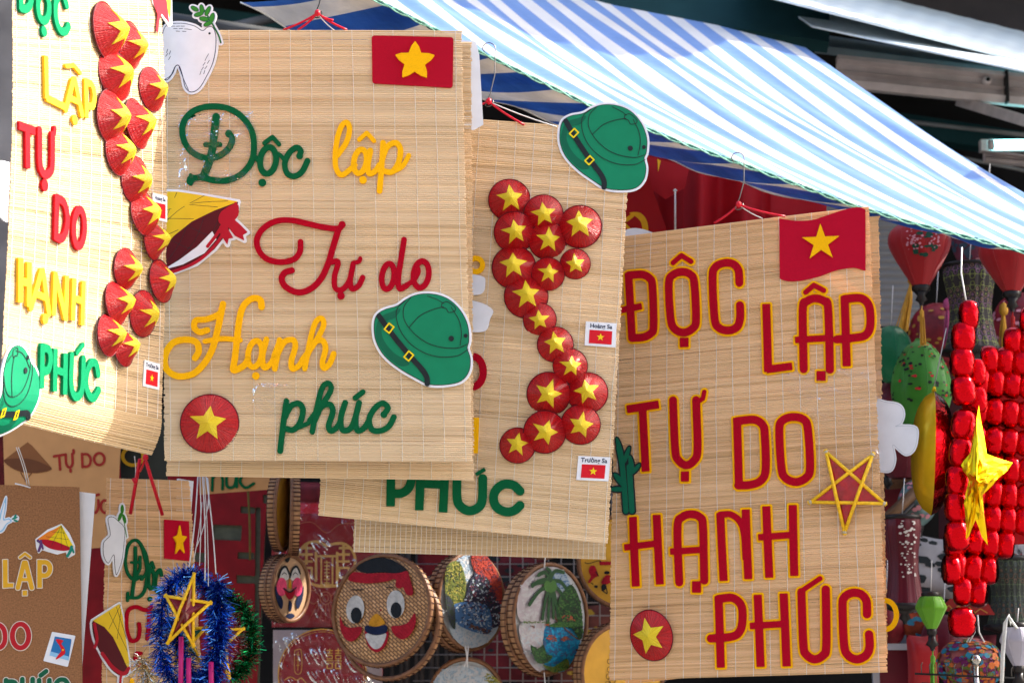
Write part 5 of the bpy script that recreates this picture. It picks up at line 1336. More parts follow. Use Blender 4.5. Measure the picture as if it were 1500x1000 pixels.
def face2(fr, mb):
    Z = Pic(fr, 280, 690, 3.225); z = .0036
    def L_(it, m, dz=0): shape(mb, it, z + dz, z + dz + .0004, m, res=.0008)
    L_([Z.P([(428, 402), (445, 395), (460, 405), (446, 432)], True)], P_BK2)
    for s in (-1, 1):
        x = 456 + s * 26
        L_([Z.P([(x - 22, 500), (x - 12, 458), (x + 8, 450), (x + 24, 500), (x + 8, 515), (x - 12, 515)], True)], P_WH2)
        L_([Z.S([(x - 24, 498), (x - 12, 462), (x + 8, 450), (x + 24, 482)], 4.5), Z.S([(x - 10, 488), (x, 478), (x + 12, 486)], 1.3)], P_BK2, .0005)
        L_([Z.E(456 + s * 37, 545, 24, 44)], P_PK2, .0003)
        L_([Z.P([(456 + s * 66, 540), (456 + s * 62, 600), (456 + s * 40, 650), (456 + s * 30, 620), (456 + s * 40, 590)], True)], P_NV2, .0001)
    L_([Z.P([(450, 545), (457, 505), (465, 545), (458, 555)], True)], P_OR2, .0006)
    L_([Z.P([(432, 560), (456, 572), (482, 555), (472, 595), (458, 605), (442, 592)], True)], P_RD2, .0006)
    L_([Z.S([(428, 553), (456, 570), (486, 548)], 3)], P_BK2, .0009)
    L_([Z.P([(455, 610), (468, 625), (462, 660), (452, 655)], True), Z.E(460, 682, 20, 12)], P_NV2, .0001)
tray(425, 861, 3.6, .058, 62 - 0, 0, printed('painted_tan', (.42, .26, .15)), 'small oval basket painted with a laughing pink-cheeked face beside the felt panel', face2, rims=2, step=(0, 0, -.014), dome=.0025)
def dabs(fr, mb, Z, regions, seed=0, z=.0048, ctr=None, R_=None):
    rr = random.Random(seed)
    for (Q, mats, n, sz) in regions:
        n0 = n; n = int(n * 2.4); sz *= .8
        if n0 > 50: shape(mb, [Z.P(Q, True)], z, z + .0002, mats[0], res=.0015); z += .0003
        xs = [q[0] for q in Q]; ys = [q[1] for q in Q]; c = 0; tries = 0
        while c < n and tries < n * 12:
            tries += 1
            x, y = rr.uniform(min(xs), max(xs)), rr.uniform(min(ys), max(ys))
            if not _inside((x, y), Q): continue
            c += 1
            a = rr.uniform(0, 180); s = sz * rr.uniform(.6, 1.7)
            P = [Z.p(q) for q in ell(x, y, s, s * rr.uniform(.25, .5), a, 7)]
            zz = z + c * 2.5e-6
            m = rr.choice(mats); mb.add([(p[0], p[1], zz) for p in P], [tuple(range(6, -1, -1))], m)
        z += .0008
PC_ = {k: printed('oil_' + k, v) for k, v in dict(sky=(.28, .36, .45), cloud=(.46, .46, .48), rust=(.30, .03, .02), red=(.42, .05, .03), olive=(.11, .13, .025), yell=(.30, .26, .05), deep=(.02, .03, .02), night=(.025, .025, .05), blue=(.05, .12, .26), pale=(.40, .46, .52), plum=(.12, .03, .05), palm=(.015, .06, .02), palm2=(.05, .14, .03), lake=(.01, .20, .42), lake2=(.02, .32, .55), pinkw=(.42, .38, .42), hut=(.38, .08, .03), wood=(.14, .06, .03)).items()}
def autumn(fr, mb):
    Z = Pic(fr, 620, 800, 5.0); o = PC_
    dabs(fr, mb, Z, [([(200, 130), (300, 60), (420, 60), (360, 250), (250, 260), (170, 200)], [o['sky'], o['cloud']], 120, 16),
        ([(190, 640), (300, 740), (450, 700), (520, 560), (200, 520)], [o['pale'], o['sky'], o['cloud']], 200, 15),
        ([(140, 330), (150, 150), (240, 110), (290, 250), (270, 400), (180, 430)], [o['olive'], o['yell'], o['deep'], o['olive']], 220, 10),
        ([(330, 60), (430, 60), (540, 240), (545, 420), (480, 400), (430, 250), (350, 180)], [o['rust'], o['red'], o['plum'], o['red']], 260, 10),
        ([(270, 420), (350, 190), (440, 230), (530, 420), (540, 560), (460, 600), (400, 560), (280, 520)], [o['night'], o['night'], o['plum'], o['pale'], o['deep']], 260, 10),
        ([(200, 420), (430, 430), (470, 600), (400, 640), (210, 560)], [o['blue'], o['night'], o['pale'], o['blue']], 150, 10),
        ([(130, 350), (190, 420), (200, 600), (160, 560), (135, 450)], [o['deep'], o['night']], 60, 9),
        ([(430, 640), (300, 590), (310, 570), (470, 620)], [o['night'], o['wood']], 40, 8)], 2)
tray(690, 880, 3.6, .085, 48, 0, CANV, 'oval-looking round tray painted with an autumn riverside of red trees', autumn, rims=2, step=(0, -.004, -.018))
def palmart(fr, mb):
    Z = Pic(fr, 620, 800, 5.0); o = PC_
    dabs(fr, mb, Z, [([(700, 300), (860, 160), (1000, 170), (1040, 300), (1000, 540), (700, 550)], [o['pinkw'], o['cloud']], 220, 20),
        ([(700, 560), (900, 570), (860, 900), (760, 850), (700, 700)], [o['pinkw'], o['cloud'], o['pale']], 160, 16),
        ([(900, 570), (1120, 600), (1110, 750), (1010, 910), (870, 880), (860, 680)], [o['lake'], o['lake2'], o['blue']], 260, 15),
        ([(900, 190), (1010, 190), (1060, 330), (960, 330)], [o['sky'], o['blue']], 60, 12),
        ([(960, 560), (960, 400), (1000, 330), (1060, 280), (1120, 400), (1140, 620), (1120, 680), (1060, 600)], [o['palm'], o['palm2'], o['deep']], 240, 11)], 3)
    z = .0090
    shape(mb, [Z.S([(925, 440), (940, 520), (1000, 590), (1080, 660), (1120, 680)], 2.2)], z, z + .0003, o['wood'])
    pf = []
    for (a, b, c) in (((900, 240), (830, 250), (770, 285)), ((900, 250), (800, 270), (745, 420) if False else (770, 290)), ((905, 280), (820, 330), (750, 425)), ((905, 280), (870, 380), (845, 530)), ((910, 280), (895, 400), (885, 570)), ((915, 280), (940, 380), (960, 510)), ((920, 270), (980, 340), (1030, 430)), ((915, 250), (980, 260), (1040, 340)), ((900, 230), (860, 190), (815, 210)), ((905, 230), (940, 180), (1000, 190)), ((905, 230), (900, 180), (880, 165)), ((905, 285), (925, 410), (925, 520))):
        pf.append(Z.S([a, b, c], 7)); 
    shape(mb, pf, z + .0004, z + .0007, o['palm'])
    shape(mb, [Z.E(880, 290, 26, 40), Z.E(925, 290, 24, 42), Z.E(905, 310, 20, 32)], z + .0008, z + .001, o['palm2'])
    dabs(fr, mb, Z, [([(980, 540), (1000, 505), (1050, 505), (1080, 540)], [o['hut'], o['red']], 40, 8), ([(900, 570), (980, 555), (1120, 560), (1120, 585), (920, 590)], [o['palm2'], o['palm']], 60, 7), ([(700, 545), (860, 550), (900, 560), (700, 560)], [o['palm2'], o['olive']], 50, 5),
        ([(860, 670), (900, 700), (940, 690), (935, 650), (890, 650)], [o['wood'], o['hut']], 26, 7), ([(960, 680), (1000, 695), (1030, 680), (1000, 650)], [o['wood'], o['hut']], 22, 7), ([(735, 580), (770, 600), (775, 580)], [o['wood'], o['night']], 14, 5), ([(835, 575), (880, 580), (870, 565)], [o['hut']], 12, 4),
        ([(740, 720), (790, 750), (830, 720), (860, 790), (900, 800), (860, 850), (790, 850), (750, 780)], [o['palm'], o['deep'], o['palm2']], 110, 9), ([(820, 860), (900, 880), (1000, 820), (1010, 890), (900, 920)], [o['olive'], o['palm'], o['palm2']], 80, 8)], 5, z=z + .001)
tray(806, 905, 3.6, .096, 46, 0, CANV, 'oval-looking round tray painted with a coconut palm leaning over a blue lagoon', palmart, rims=2, step=(0, -.004, -.018), dome=.004)
def lowart(fr, mb):
    Z = Pic(fr, 620, 800, 5.0); o = PC_
    dabs(fr, mb, Z, [([(70, 1000), (150, 900), (300, 870), (450, 900), (540, 1000), (560, 1100), (60, 1100)], [o['pale'], o['sky'], o['cloud']], 300, 20), ([(440, 1000), (450, 930), (500, 940), (580, 1020), (560, 1080), (470, 1060)], [o['yell'], o['olive']], 90, 9)], 8)
tray(683, 1018, 3.58, .064, 8, 0, CANV, 'round painted tray cut by the lower frame edge under the autumn tray', lowart, rims=1)
def figs(fr, mb):
    Z = Pic(fr, 620, 800, 5.0); z = .005
    shape(mb, [Z.P([(1215, 150), (1250, 140), (1270, 180), (1280, 215), (1260, 225), (1240, 240), (1215, 270), (1205, 255), (1225, 220), (1210, 190)], True), Z.P([(1285, 110), (1400, 112), (1400, 135), (1290, 138)]), Z.P([(1300, 260), (1330, 215), (1360, 210), (1390, 240), (1360, 270), (1320, 282)], True)], z, z + .0004, P_RD2, res=.001)
    shape(mb, [Z.E(1318, 298, 18, 24), Z.E(1262, 294, 14, 10), Z.E(1342, 192, 22, 12), Z.S([(1262, 185), (1280, 215)], 2), Z.S([(1330, 275), (1345, 340)], 2), Z.S([(1305, 320), (1340, 345)], 2), Z.S([(1180, 118), (1210, 125), (1280, 105), (1300, 112)], 1.5), Z.S([(1225, 265), (1240, 275)], 2)], z + .0005, z + .0009, P_TEAL if False else P_BK2, res=.001)
tray(914, 822, 3.75, .086, 6, 0, YPAINT, 'yellow lacquered tray with small red folk figures beside the red capitals mat', figs, rims=1)
def figs2(fr, mb):
    Z = Pic(fr, 620, 800, 5.0); z = .005
    its = [Z.S(ell(x, y, r_, r_ * 1.2), 1.0, closed=True) for x, y, r_ in ((1370, 800, 16), (1350, 840, 14), (1385, 850, 18), (1355, 900, 18), (1390, 920, 20), (1345, 950, 16), (1375, 980, 20), (1340, 1010, 20), (1390, 1030, 22))]
    shape(mb, its, z, z + .0004, P_BK2, res=.001)
tray(912, 985, 3.6, .086, 30, 0, YPAINT, 'yellow lacquered tray with black line drawing half hidden behind the red capitals mat', figs2, rims=2, step=(0, 0, -.014))
tray(796, 772, 3.95, .06, 0, 0, WEAVE, 'plain woven tray whose lower rim peeks out above the palm tray', None, rims=1)
# hanging edge-on trays (seen from the side)
for (u, v, r, c, lb) in ((414, 748, .070, YPAINT, 'narrow yellow basket seen edge-on, left of a pair above the laughing face'), (427, 752, .072, RIMM, 'narrow brown basket seen edge-on, right of a pair above the laughing face')):
    tray(u, v, 3.6, r, 84 if u < 420 else -82, 0, c, lb, None, rims=1)
# strings with tags between trays
tg = loc_root('price_tag', 803, 808, 3.5, 'small white tag on a string above the palm tray', 'tag')
cord(tg, (797, 790, 3.55), (797, 832, 3.55), .0012, NYL); mb = MB(); mb.box((0, 0, 0), (.012, .0006, .0035), P_WHITE, Matrix.Rotation(R(40), 3, 'Y')); mb.build('tag', tg).location = (.006, 0, .008)
st = loc_root('hanging_string', 682, 960, 3.56, 'knotted white string joining the autumn tray to the tray below', 'string')
cord(st, (681, 945, 3.56), (684, 976, 3.55), .0016, NYL); cord(st, (686, 945, 3.56), (680, 976, 3.55), .0012, NYL)
st = loc_root('hanging_string', 797, 990, 3.56, 'thin white string hanging below the palm tray', 'string'); cord(st, (797, 984, 3.56), (797, 1030, 3.56), .001, NYL)

# ---- wire grid
wg = loc_root('wire_grid', 790, 900, 4.15, 'grey wire display grid behind the painted trays', 'wire grid')
GW = mat('grid_wire', (.20, .17, .16), rough=.5, metal=.6)
def shared_rod(name, parent, me, P, rot): 
    o = bpy.data.objects.new(name, me); COL.objects.link(o); o.parent = parent; o.location = P; o.rotation_euler = rot; return o
mb = MB(); mb.tube([(0, 0, -.26), (0, 0, .26)], .0014, GW, 5); o0 = mb.build('wire'); me = o0.data; bpy.data.objects.remove(o0)
for i in range(12): shared_rod('wire', wg, me, (-.14 + .0265 * i, 0, 0), (0, 0, 0))
for i in range(16): shared_rod('wire', wg, me, (.0, .002, -.24 + .0265 * i), (0, R(90), 0))

# ---- tinsel lanterns
def tinsel(root, path, m_list, n, blen, spread, seed=0, closed=True):
    rr = random.Random(seed); P = [Vector(p) for p in path]; N_ = len(P)
    mb = MB()
    for i in range(n):
        t = rr.random() * (N_ if closed else N_ - 1); k = int(t); a = P[k % N_].lerp(P[(k + 1) % N_], t - k)
        tg_ = (P[(k + 1) % N_] - P[k % N_]).normalized()
        d = Vector((rr.gauss(0, 1), rr.gauss(0, 1), rr.gauss(0, 1))); d -= tg_ * d.dot(tg_) * .6; d.normalize(); d = (d + tg_ * rr.uniform(-.1, .6)).normalized()
        L_ = blen * rr.uniform(.6, 1.15); sd = d.cross(Vector((rr.gauss(0, 1), rr.gauss(0, 1), rr.gauss(0, 1)))).normalized() * spread
        b = a + d * L_ * .55 + sd * rr.uniform(-1, 1); c = a + d * L_ + Vector((rr.gauss(0, 1), rr.gauss(0, 1), rr.gauss(0, 1) - .8)) * L_ * .12
        mb.add([a - sd, a + sd, b + sd, b - sd, c + sd, c - sd], [(0, 1, 2, 3), (3, 2, 4, 5)], rr.choice(m_list))
    o = mb.build('tinsel', root); o['kind'] = 'stuff'; return o
def foil(name, c, r=.22): return mat(name, c, rough=r, metal=1.0, var=.15, scale=30)
TB = [foil('tinsel_blue', (.02, .13, .62)), foil('tinsel_navy', (.015, .05, .25)), foil('tinsel_sky', (.10, .32, .80))]
TG = [foil('tinsel_green', (.01, .30, .10)), foil('tinsel_dark_green', (.01, .12, .05))]; TR_ = [foil('tinsel_red', (.50, .01, .04)), foil('tinsel_silver', (.6, .6, .62))]; TS = [foil('tinsel_silver', (.6, .6, .62)), foil('tinsel_gold', (.7, .5, .2))]
def lp(root, u, v, Y): return pt(u, v, Y) - root.matrix_world.translation
def wreath(u, v, Y, rx, ry, n=40, a0=0, a1=360, dz=0): return [pt(u + rx * math.cos(R(a0 + (a1 - a0) * i / n)), v - ry * math.sin(R(a0 + (a1 - a0) * i / n)), Y + dz * math.sin(R(a0 + (a1 - a0) * i / n))) for i in range(n + 1)]
CELD = mat('dark_red_cellophane', (.16, .01, .02), rough=.2, var=.4, scale=60, bump=.5, bscale=90, coat=.5)
GLIT = mat('teal_cellophane', (.01, .12, .10), rough=.2, var=.4, coat=.5)
MAG = mat('magenta_stick', (.45, .01, .14), rough=.5)
rt = loc_root('tinsel_lantern', 278, 915, 3.1, 'five-pointed star lantern with yellow sticks inside a shaggy blue tinsel wreath', 'lantern')
wr = [p - rt.matrix_world.translation for p in wreath(276, 925, 3.13, 42, 84)]
tinsel(rt, wr[:-1], TB, 3400, .022, .0006, 1)
tinsel(rt, [lp(rt, 248, 905, 3.15), lp(rt, 262, 940, 3.15), lp(rt, 280, 985, 3.15), lp(rt, 300, 1010, 3.15)], TB, 900, .022, .0006, 12, closed=False).name = 'tinsel'
tinsel(rt, [lp(rt, 318, 850, 3.12), lp(rt, 322, 920, 3.12), lp(rt, 312, 1000, 3.12)], TB, 1500, .024, .0006, 13, closed=False)
B2 = lambda u, v: (140 + u / 3.227, 690 + v / 3.227)
tp5 = [lp(rt, *B2(*q), 3.08) for q in [(465, 490), (540, 622), (462, 820), (345, 806), (335, 590)]]
star_lantern(rt, tp5, Vector((0, -.012, 0)), BST, CELD, .0026, name='star_frame')
tp6 = [lp(rt, *B2(*q), 3.16) for q in [(395, 700), (520, 740), (500, 900), (380, 900), (325, 745)]]
star_lantern(rt, tp6, Vector((0, -.012, 0)), BST, GLIT, .0026, name='star_frame')
for (a, b) in (((405, 780), (402, 1080)), ((440, 880), (442, 1080)), ((546, 900), (548, 1080))):
    mb = MB(); mb.tube([lp(rt, *B2(*a), 3.1), lp(rt, *B2(*b), 3.1)], .0042, MAG, 6); mb.build('handle', rt)
rt = loc_root('tinsel_lantern', 345, 920, 3.3, 'star lantern in green and red tinsel half hidden right of the blue wreath', 'lantern')
tinsel(rt, [p - rt.matrix_world.translation for p in wreath(322, 935, 3.3, 48, 62, a0=-70, a1=95)], TG, 1500, .020, .0006, 3, closed=False)
tinsel(rt, [p - rt.matrix_world.translation for p in wreath(325, 935, 3.3, 27, 50, a0=-60, a1=95)], TR_, 800, .014, .0005, 4, closed=False)
tp7 = [lp(rt, *B2(*q), 3.26) for q in [(590, 650), (695, 745), (632, 970), (545, 890), (520, 750)]]
star_lantern(rt, tp7, Vector((0, -.010, 0)), BST, CELD, .0024, name='star_frame')
tinsel(rt, [lp(rt, 205, 960, 3.2), lp(rt, 222, 1010, 3.2)], TS, 260, .024, .0006, 8, closed=False)
rt = loc_root('string_bundle', 298, 700, 3.2, 'bundle of thin white strings hanging down to the blue tinsel lantern', 'strings')
for i, (a, b) in enumerate([((290, 698), (277, 830)), ((293, 698), (292, 828)), ((297, 698), (300, 850)), ((299, 698), (305, 858)), ((302, 698), (316, 840)), ((296, 735), (283, 822)), ((304, 700), (304, 745)), ((304, 745), (288, 800))]):
    cord(rt, (*a, 3.15), (*b, 3.1), .0007 if i % 2 else .0011, NYL)
# ================================================================== red flags between the block-capital mat and the awning
FLAGR = mat('red_flag_cloth', (.40, .006, .012), rough=.7, var=.15, scale=6, trans=.2)
FLAGY = mat('yellow_flag_print', (.75, .38, .01), rough=.7)
def cloth(name, u0, v0, u1, v1, Y, m, label, cat, amp=.02, freq=3, ph=0, slant=0, group=None):
    t = empty(name, pt((u0 + u1) / 2, v0, Y), label, cat, group); c = t.matrix_world.translation
    def fn(a, b):
        p = pt(u0 + (u1 - u0) * a + slant * b, v0 + (v1 - v0) * b, Y); p.y += amp * math.sin(a * freq * 2 * math.pi + ph + b * .7) + amp * .3 * math.sin(a * freq * 5 + b * 2)
        return p - c
    mb = MB(); mb.grid(fn, 60, 16, m); mb.build('fabric', t); return t
cloth('red_flag', 985, 215, 1130, 420, 3.55, FLAGR, 'red flag hanging in deep folds behind the middle wire hook', 'flag', .03, 2.2, 1)
cloth('red_flag', 1085, 240, 1210, 420, 3.62, FLAGR, 'red cloth hanging flat at the right end of the flags under the awning', 'flag', .012, 1.3, 2)
cloth('red_flag', 870, 190, 1000, 430, 3.50, mat('deep_red_flag', (.30, .004, .010), rough=.7, var=.15, scale=6, trans=.2), 'darker red flag behind the green helmet of the hat-map mat', 'flag', .02, 1.6, .5)
t = empty('party_flag', pt(945, 340, 3.4), 'red flag with a yellow hammer and sickle peeking over the block-capital mat', 'flag'); c = t.matrix_world.translation
frF = Frame(pt(945, 340, 3.4)); PF = Pic(frF)
mb = MB(); shape(mb, [PF.P([(870, 250), (945, 228), (955, 275), (980, 345), (975, 400), (870, 400)])], -.002, 0, FLAGR); mb.build('fabric', t)
mb = MB(); shape(mb, [PF.P([(922, 312), (938, 312), (948, 325), (949, 345), (940, 356), (920, 358), (905, 350), (910, 345), (930, 346), (940, 338), (939, 326), (932, 318)], True), PF.S([(905, 318), (932, 346)], 5, False), PF.S([(918, 322), (926, 316)], 7, False)], .0004, .001, FLAGY); mb.build('emblem', t)
for o in t.children: o.matrix_parent_inverse = Matrix.Identity(4); o.matrix_basis = t.matrix_world.inverted() @ frF.M
t = empty('flag_pennant', pt(965, 255, 3.45), 'small red pennant with a yellow fringe tip beside the green helmet', 'pennant')
fr_ = Frame(pt(965, 255, 3.45)); Pq = Pic(fr_)
mb = MB(); shape(mb, [Pq.P([(935, 225), (1010, 245), (1003, 275), (975, 292), (950, 275)])], -.001, 0, FLAGR); o = mb.build('fabric', t); mb = MB(); shape(mb, [Pq.P([(963, 233), (968, 236), (964, 252)])], .0004, .001, FLAGY); o2 = mb.build('fringe', t)
for o in (o, o2): o.matrix_basis = t.matrix_world.inverted() @ fr_.M
t = loc_root('pole', 990, 310, 3.45, 'thin white stick hanging in front of the red flags', 'stick'); mb = MB(); mb.tube([lp(t, 989, 280, 3.45), lp(t, 989, 345, 3.45)], .0018, WHITEC, 6); mb.build('stick', t)
mb = MB(); mb.lathe([(.001, -.003), (.004, 0), (.001, .003)], WHITEC, 8, c=tuple(lp(t, 989, 279, 3.45))); mb.build('end_knob', t)

# ================================================================== right side: wall panel and lanterns
WPAN = mat('ribbed_white_panel', (.25, .25, .26), rough=.6, var=.1, scale=3)
mb = MB(); w0 = pt(1210, 478, 4.7); w1 = pt(1342, 300, 4.7)
def fn(a, b): return Vector((w0.x + (w1.x - w0.x) * a, 4.7 - .006 * abs(math.sin(b * 55)), w0.z + (w1.z - w0.z) * b))
mb.grid(fn, 4, 220, WPAN); tag(mb.build('wall_panel'), 'ribbed off-white plastic wall panel behind the red silk lantern', 'wall panel')
def silk(name, c, r=.38): return mat(name, c, rough=r, var=.14, scale=14, trans=.25, sheen=.2, bump=.05, bscale=400)
S_RED = silk('red_silk', (.40, .012, .016)); S_MAR = silk('maroon_silk', (.13, .006, .018)); S_GRN = silk('green_silk', (.05, .26, .025)); S_LIME = silk('lime_silk', (.15, .42, .02)); S_EMR = silk('emerald_silk', (.005, .18, .07)); S_WHT = silk('lilac_white_silk', (.50, .48, .56))
BLKW = mat('black_lacquered_wood', (.015, .012, .012), rough=.4)
TASY = mat('gold_tassel', (.55, .28, .03), rough=.7, var=.3, scale=200, stretch=(1, 1, .05)); TASG = mat('green_tassel', (.10, .30, .03), rough=.7, var=.3, scale=200); TASR = mat('red_tassel', (.35, .01, .01), rough=.7, var=.3, scale=200)
SHP = dict(tear=[(.30, 1), (.62, .97), (.90, .86), (1.0, .72), (.95, .58), (.74, .38), (.52, .2), (.34, .06), (.26, 0)],
           garlic=[(.14, 1), (.2, .97), (.5, .9), (.85, .72), (1.0, .52), (.95, .36), (.7, .16), (.35, .03), (.25, 0)],
           diamond=[(.55, 1), (.72, .96), (1.0, .68), (.9, .55), (.55, .22), (.33, .04), (.28, 0)],
           cyl=[(.86, 1), (.88, .97), (.9, .9), (.82, .75), (.72, .55), (.74, .35), (.85, .12), (.95, 0)],
           ball=[(.2, 1), (.5, .95), (.8, .82), (.97, .62), (1.0, .48), (.92, .28), (.7, .1), (.35, 0)])
def lantern(u, vt, vb, wpx, Y, shp, m, label, ribs=8, caps=True, tassel=None, dots=None, top_v=None, seed=0, tilt=0):
    """u centre, vt/vb top and bottom of the silk in the picture, wpx full width"""
    t = loc_root('silk_lantern', u, vb, Y, label, 'lantern', 'lanterns hanging in the right of the stall'); O = t.matrix_world.translation
    T_ = pt(u, vt, Y); H = (T_ - O).length; r = wpx * Y / FPX / 2; rr = random.Random(seed)
    base = [(a * r, b * H) for a, b in SHP[shp]]
    pr = cr(base, False, 3)
    rf = lambda q, z: 1 - .06 * (abs(math.sin(q * ribs / 2)) < .0) - .05 * (1 - abs(math.sin(q * ribs / 2 + .3)) ** .7) * 0 + .045 * (abs(math.cos(q * ribs / 2)) - .6)
    mb = MB(); mb.lathe(pr, m, ribs * 6, rfun=rf, caps=False); mb.build('silk_body', t)
    mb = MB()
    for k in range(ribs):
        q = 2 * math.pi * k / ribs
        mb.tube([(p[0] * 1.018 * math.cos(q), p[0] * 1.018 * math.sin(q), p[1]) for p in pr], .0006, m, 4)
    o = mb.build('ribs', t)
    if caps:
        for (z0, z1, rr_) in ((-.010, .002, pr[-1][0] * 1.15), (H - .002, H + .008, pr[0][0] * 1.1)):
            mb = MB(); mb.lathe([(rr_ * .8, z0), (rr_ * 1.0, z0 + .002), (rr_, z1 - .002), (rr_ * .8, z1)], BLKW, 20); mb.build('wooden_ring', t)
        mb = MB(); mb.lathe([(.003, -.036), (.005, -.030), (.011, -.026), (.007, -.018), (pr[-1][0] * .9, -.010)], BLKW, 16); mb.build('finial', t)
    if tassel:
        tm, tl = tassel; mb = MB()
        for i in range(26):
            a = rr.uniform(0, 6.28); s = rr.uniform(.0, .006); mb.tube([(0, 0, -.045), (s * .7 * math.cos(a), s * .7 * math.sin(a), -.06), (s * math.cos(a), s * math.sin(a), -.06 - tl * rr.uniform(.85, 1))], .0009, tm, 4)
        mb.tube([(0, 0, -.034), (0, 0, -.046)], .0012, tm, 5); mb.lathe([(.001, -.042), (.004, -.046), (.004, -.056), (.001, -.06)], tm, 8); mb.build('tassel', t)
    mb = MB(); e = pt(u, (top_v if top_v is not None else vt - 60), Y) - O; mb.tube([(0, 0, H), (e.x, e.y, e.z)], .0009, NYL, 5); mb.build('cord', t)
    if dots:
        mb = MB()
        for (dm, n, sz, a0, a1, z0, z1) in dots:
            for i in range(n):
                z = rr.uniform(z0, z1) * H; q = R(rr.uniform(a0, a1))
                R0 = interp(sorted([(p[1], p[0]) for p in pr]), z)
                nrm = Vector((math.cos(q), math.sin(q), 0)); tgt = Vector((-math.sin(q), math.cos(q), 0)); c = nrm * (R0 * 1.035 + .001 + i * 2e-5) + Vector((0, 0, z))
                s = sz * rr.uniform(.6, 1.3); rot = rr.uniform(0, 3); k = rr.uniform(.4, 1)
                R1 = interp(sorted([(p[1], p[0]) for p in pr]), z + .004); sl = (R1 - R0) / .004
                up = (Vector((0, 0, 1)) + nrm * sl).normalized()
                mb.add([c + tgt * s * math.cos(rot + j * 1.047) + up * s * k * math.sin(rot + j * 1.047) for j in range(6)], [tuple(range(6))], dm)
        if mb.v: mb.build('flower_print', t)['kind'] = 'stuff'
    if tilt: t.rotation_euler = (0, R(tilt), 0)
    return t
D_PNK = printed('blossom_pink', (.55, .22, .26)); D_GRN = printed('leaf_dark', (.01, .05, .03)); D_WHT = printed('blossom_white', (.60, .55, .52)); D_RED = printed('blossom_red', (.42, .01, .02)); D_BLK = printed('twig_black', (.01, .01, .01))
lantern(1349, 326, 419, 92, 3.55, 'tear', S_RED, 'red silk lantern printed with pink blossoms and dark leaves beside the white wall panel', dots=[(D_PNK, 46, .0022, -125, -95, .5, .93), (D_PNK, 46, .0022, -85, -60, .5, .93), (D_GRN, 14, .006, -120, -60, .4, .75)], tassel=(TASY, .05), seed=3)
lantern(1482, 345, 428, 92, 3.55, 'tear', S_RED, 'red silk lantern cut by the right frame edge', tassel=(TASR, .03), seed=4)
lantern(1352, 496, 640, 88, 3.6, 'garlic', S_GRN, 'bulging green silk lantern painted with black twigs and small red flowers', dots=[(D_BLK, 60, .0035, -170, -10, .3, .9), (D_RED, 26, .0035, -150, -30, .3, .95)], caps=False, seed=5)
lantern(1308, 478, 560, 62, 3.75, 'ball', S_EMR, 'dark emerald silk lantern half hidden behind the block-capital mat', caps=False, seed=6)
lantern(1322, 555, 700, 96, 3.8, 'ball', S_MAR, 'maroon silk lantern behind the white dove picture', caps=False, seed=7)
lantern(1325, 760, 884, 60, 3.6, 'cyl', S_MAR, 'maroon cylindrical lantern printed with white plum blossoms', dots=[(D_WHT, 60, .0024, -110, -55, .3, .98)], seed=8, ribs=12)
lantern(1365, 873, 921, 44, 3.4, 'diamond', S_LIME, 'small lime green diamond-shaped lantern with a green tassel', tassel=(TASG, .075), seed=9, top_v=820)
lantern(1492, 918, 975, 50, 3.3, 'diamond', S_WHT, 'pale lilac lantern with white strings at the lower right corner', seed=10, top_v=890)
# brocade lantern
def brocade(name, cols, sc_=220):
    m, t, p = new_mat(name); N, L = t.nodes, t.links
    tc = N.new('ShaderNodeTexCoord'); s = N.new('ShaderNodeSeparateXYZ'); L.new(tc.outputs['Object'], s.inputs[0])
    m1 = N.new('ShaderNodeMath'); m1.operation = 'MULTIPLY'; m1.inputs[1].default_value = 16; L.new(s.outputs[2], m1.inputs[0])
    fr_ = N.new('ShaderNodeMath'); fr_.operation = 'FRACT'; L.new(m1.outputs[0], fr_.inputs[0])
    at = N.new('ShaderNodeMath'); at.operation = 'ARCTAN2'; L.new(s.outputs[0], at.inputs[0]); L.new(s.outputs[1], at.inputs[1])
    m2 = N.new('ShaderNodeMath'); m2.operation = 'MULTIPLY'; m2.inputs[1].default_value = 14; L.new(at.outputs[0], m2.inputs[0])
    sn = N.new('ShaderNodeMath'); sn.operation = 'SINE'; L.new(m2.outputs[0], sn.inputs[0])
    m3 = N.new('ShaderNodeMath'); m3.operation = 'MULTIPLY'; m3.inputs[1].default_value = 300; L.new(s.outputs[2], m3.inputs[0])
    sn2 = N.new('ShaderNodeMath'); sn2.operation = 'SINE'; L.new(m3.outputs[0], sn2.inputs[0])
    pr = N.new('ShaderNodeMath'); pr.operation = 'MULTIPLY'; L.new(sn.outputs[0], pr.inputs[0]); L.new(sn2.outputs[0], pr.inputs[1])
    ad = N.new('ShaderNodeMath'); ad.operation = 'MULTIPLY_ADD'; ad.inputs[1].default_value = .22; L.new(pr.outputs[0], ad.inputs[0]); L.new(fr_.outputs[0], ad.inputs[2])
    r = N.new('ShaderNodeValToRGB'); r.color_ramp.interpolation = 'CONSTANT'; e = r.color_ramp.elements
    e[0].color = (*cols[0], 1); e[1].color = (*cols[0], 1); e[1].position = .96
    for pos, c in zip((.14, .2, .34, .42, .56, .62, .78, .84), (1, 0, 2, 0, 3, 0, 1, 0)): q = e.new(pos); q.color = (*cols[c], 1)
    L.new(ad.outputs[0], r.inputs[0]); L.new(r.outputs[0], p.inputs['Base Color']); p.inputs['Roughness'].default_value = .7
    return m
BRO = brocade('brocade_cloth', [(.02, .015, .015), (.16, .19, .04), (.16, .07, .14), (.22, .12, .08)])
lantern(1424, 392, 512, 84, 3.7, 'cyl', BRO, 'tall waisted lantern covered in dark patterned brocade behind the foil balloons', ribs=20, seed=11)
BRO2 = brocade('brocade_olive', [(.015, .02, .015), (.06, .09, .04), (.10, .05, .03), (.03, .05, .05)])
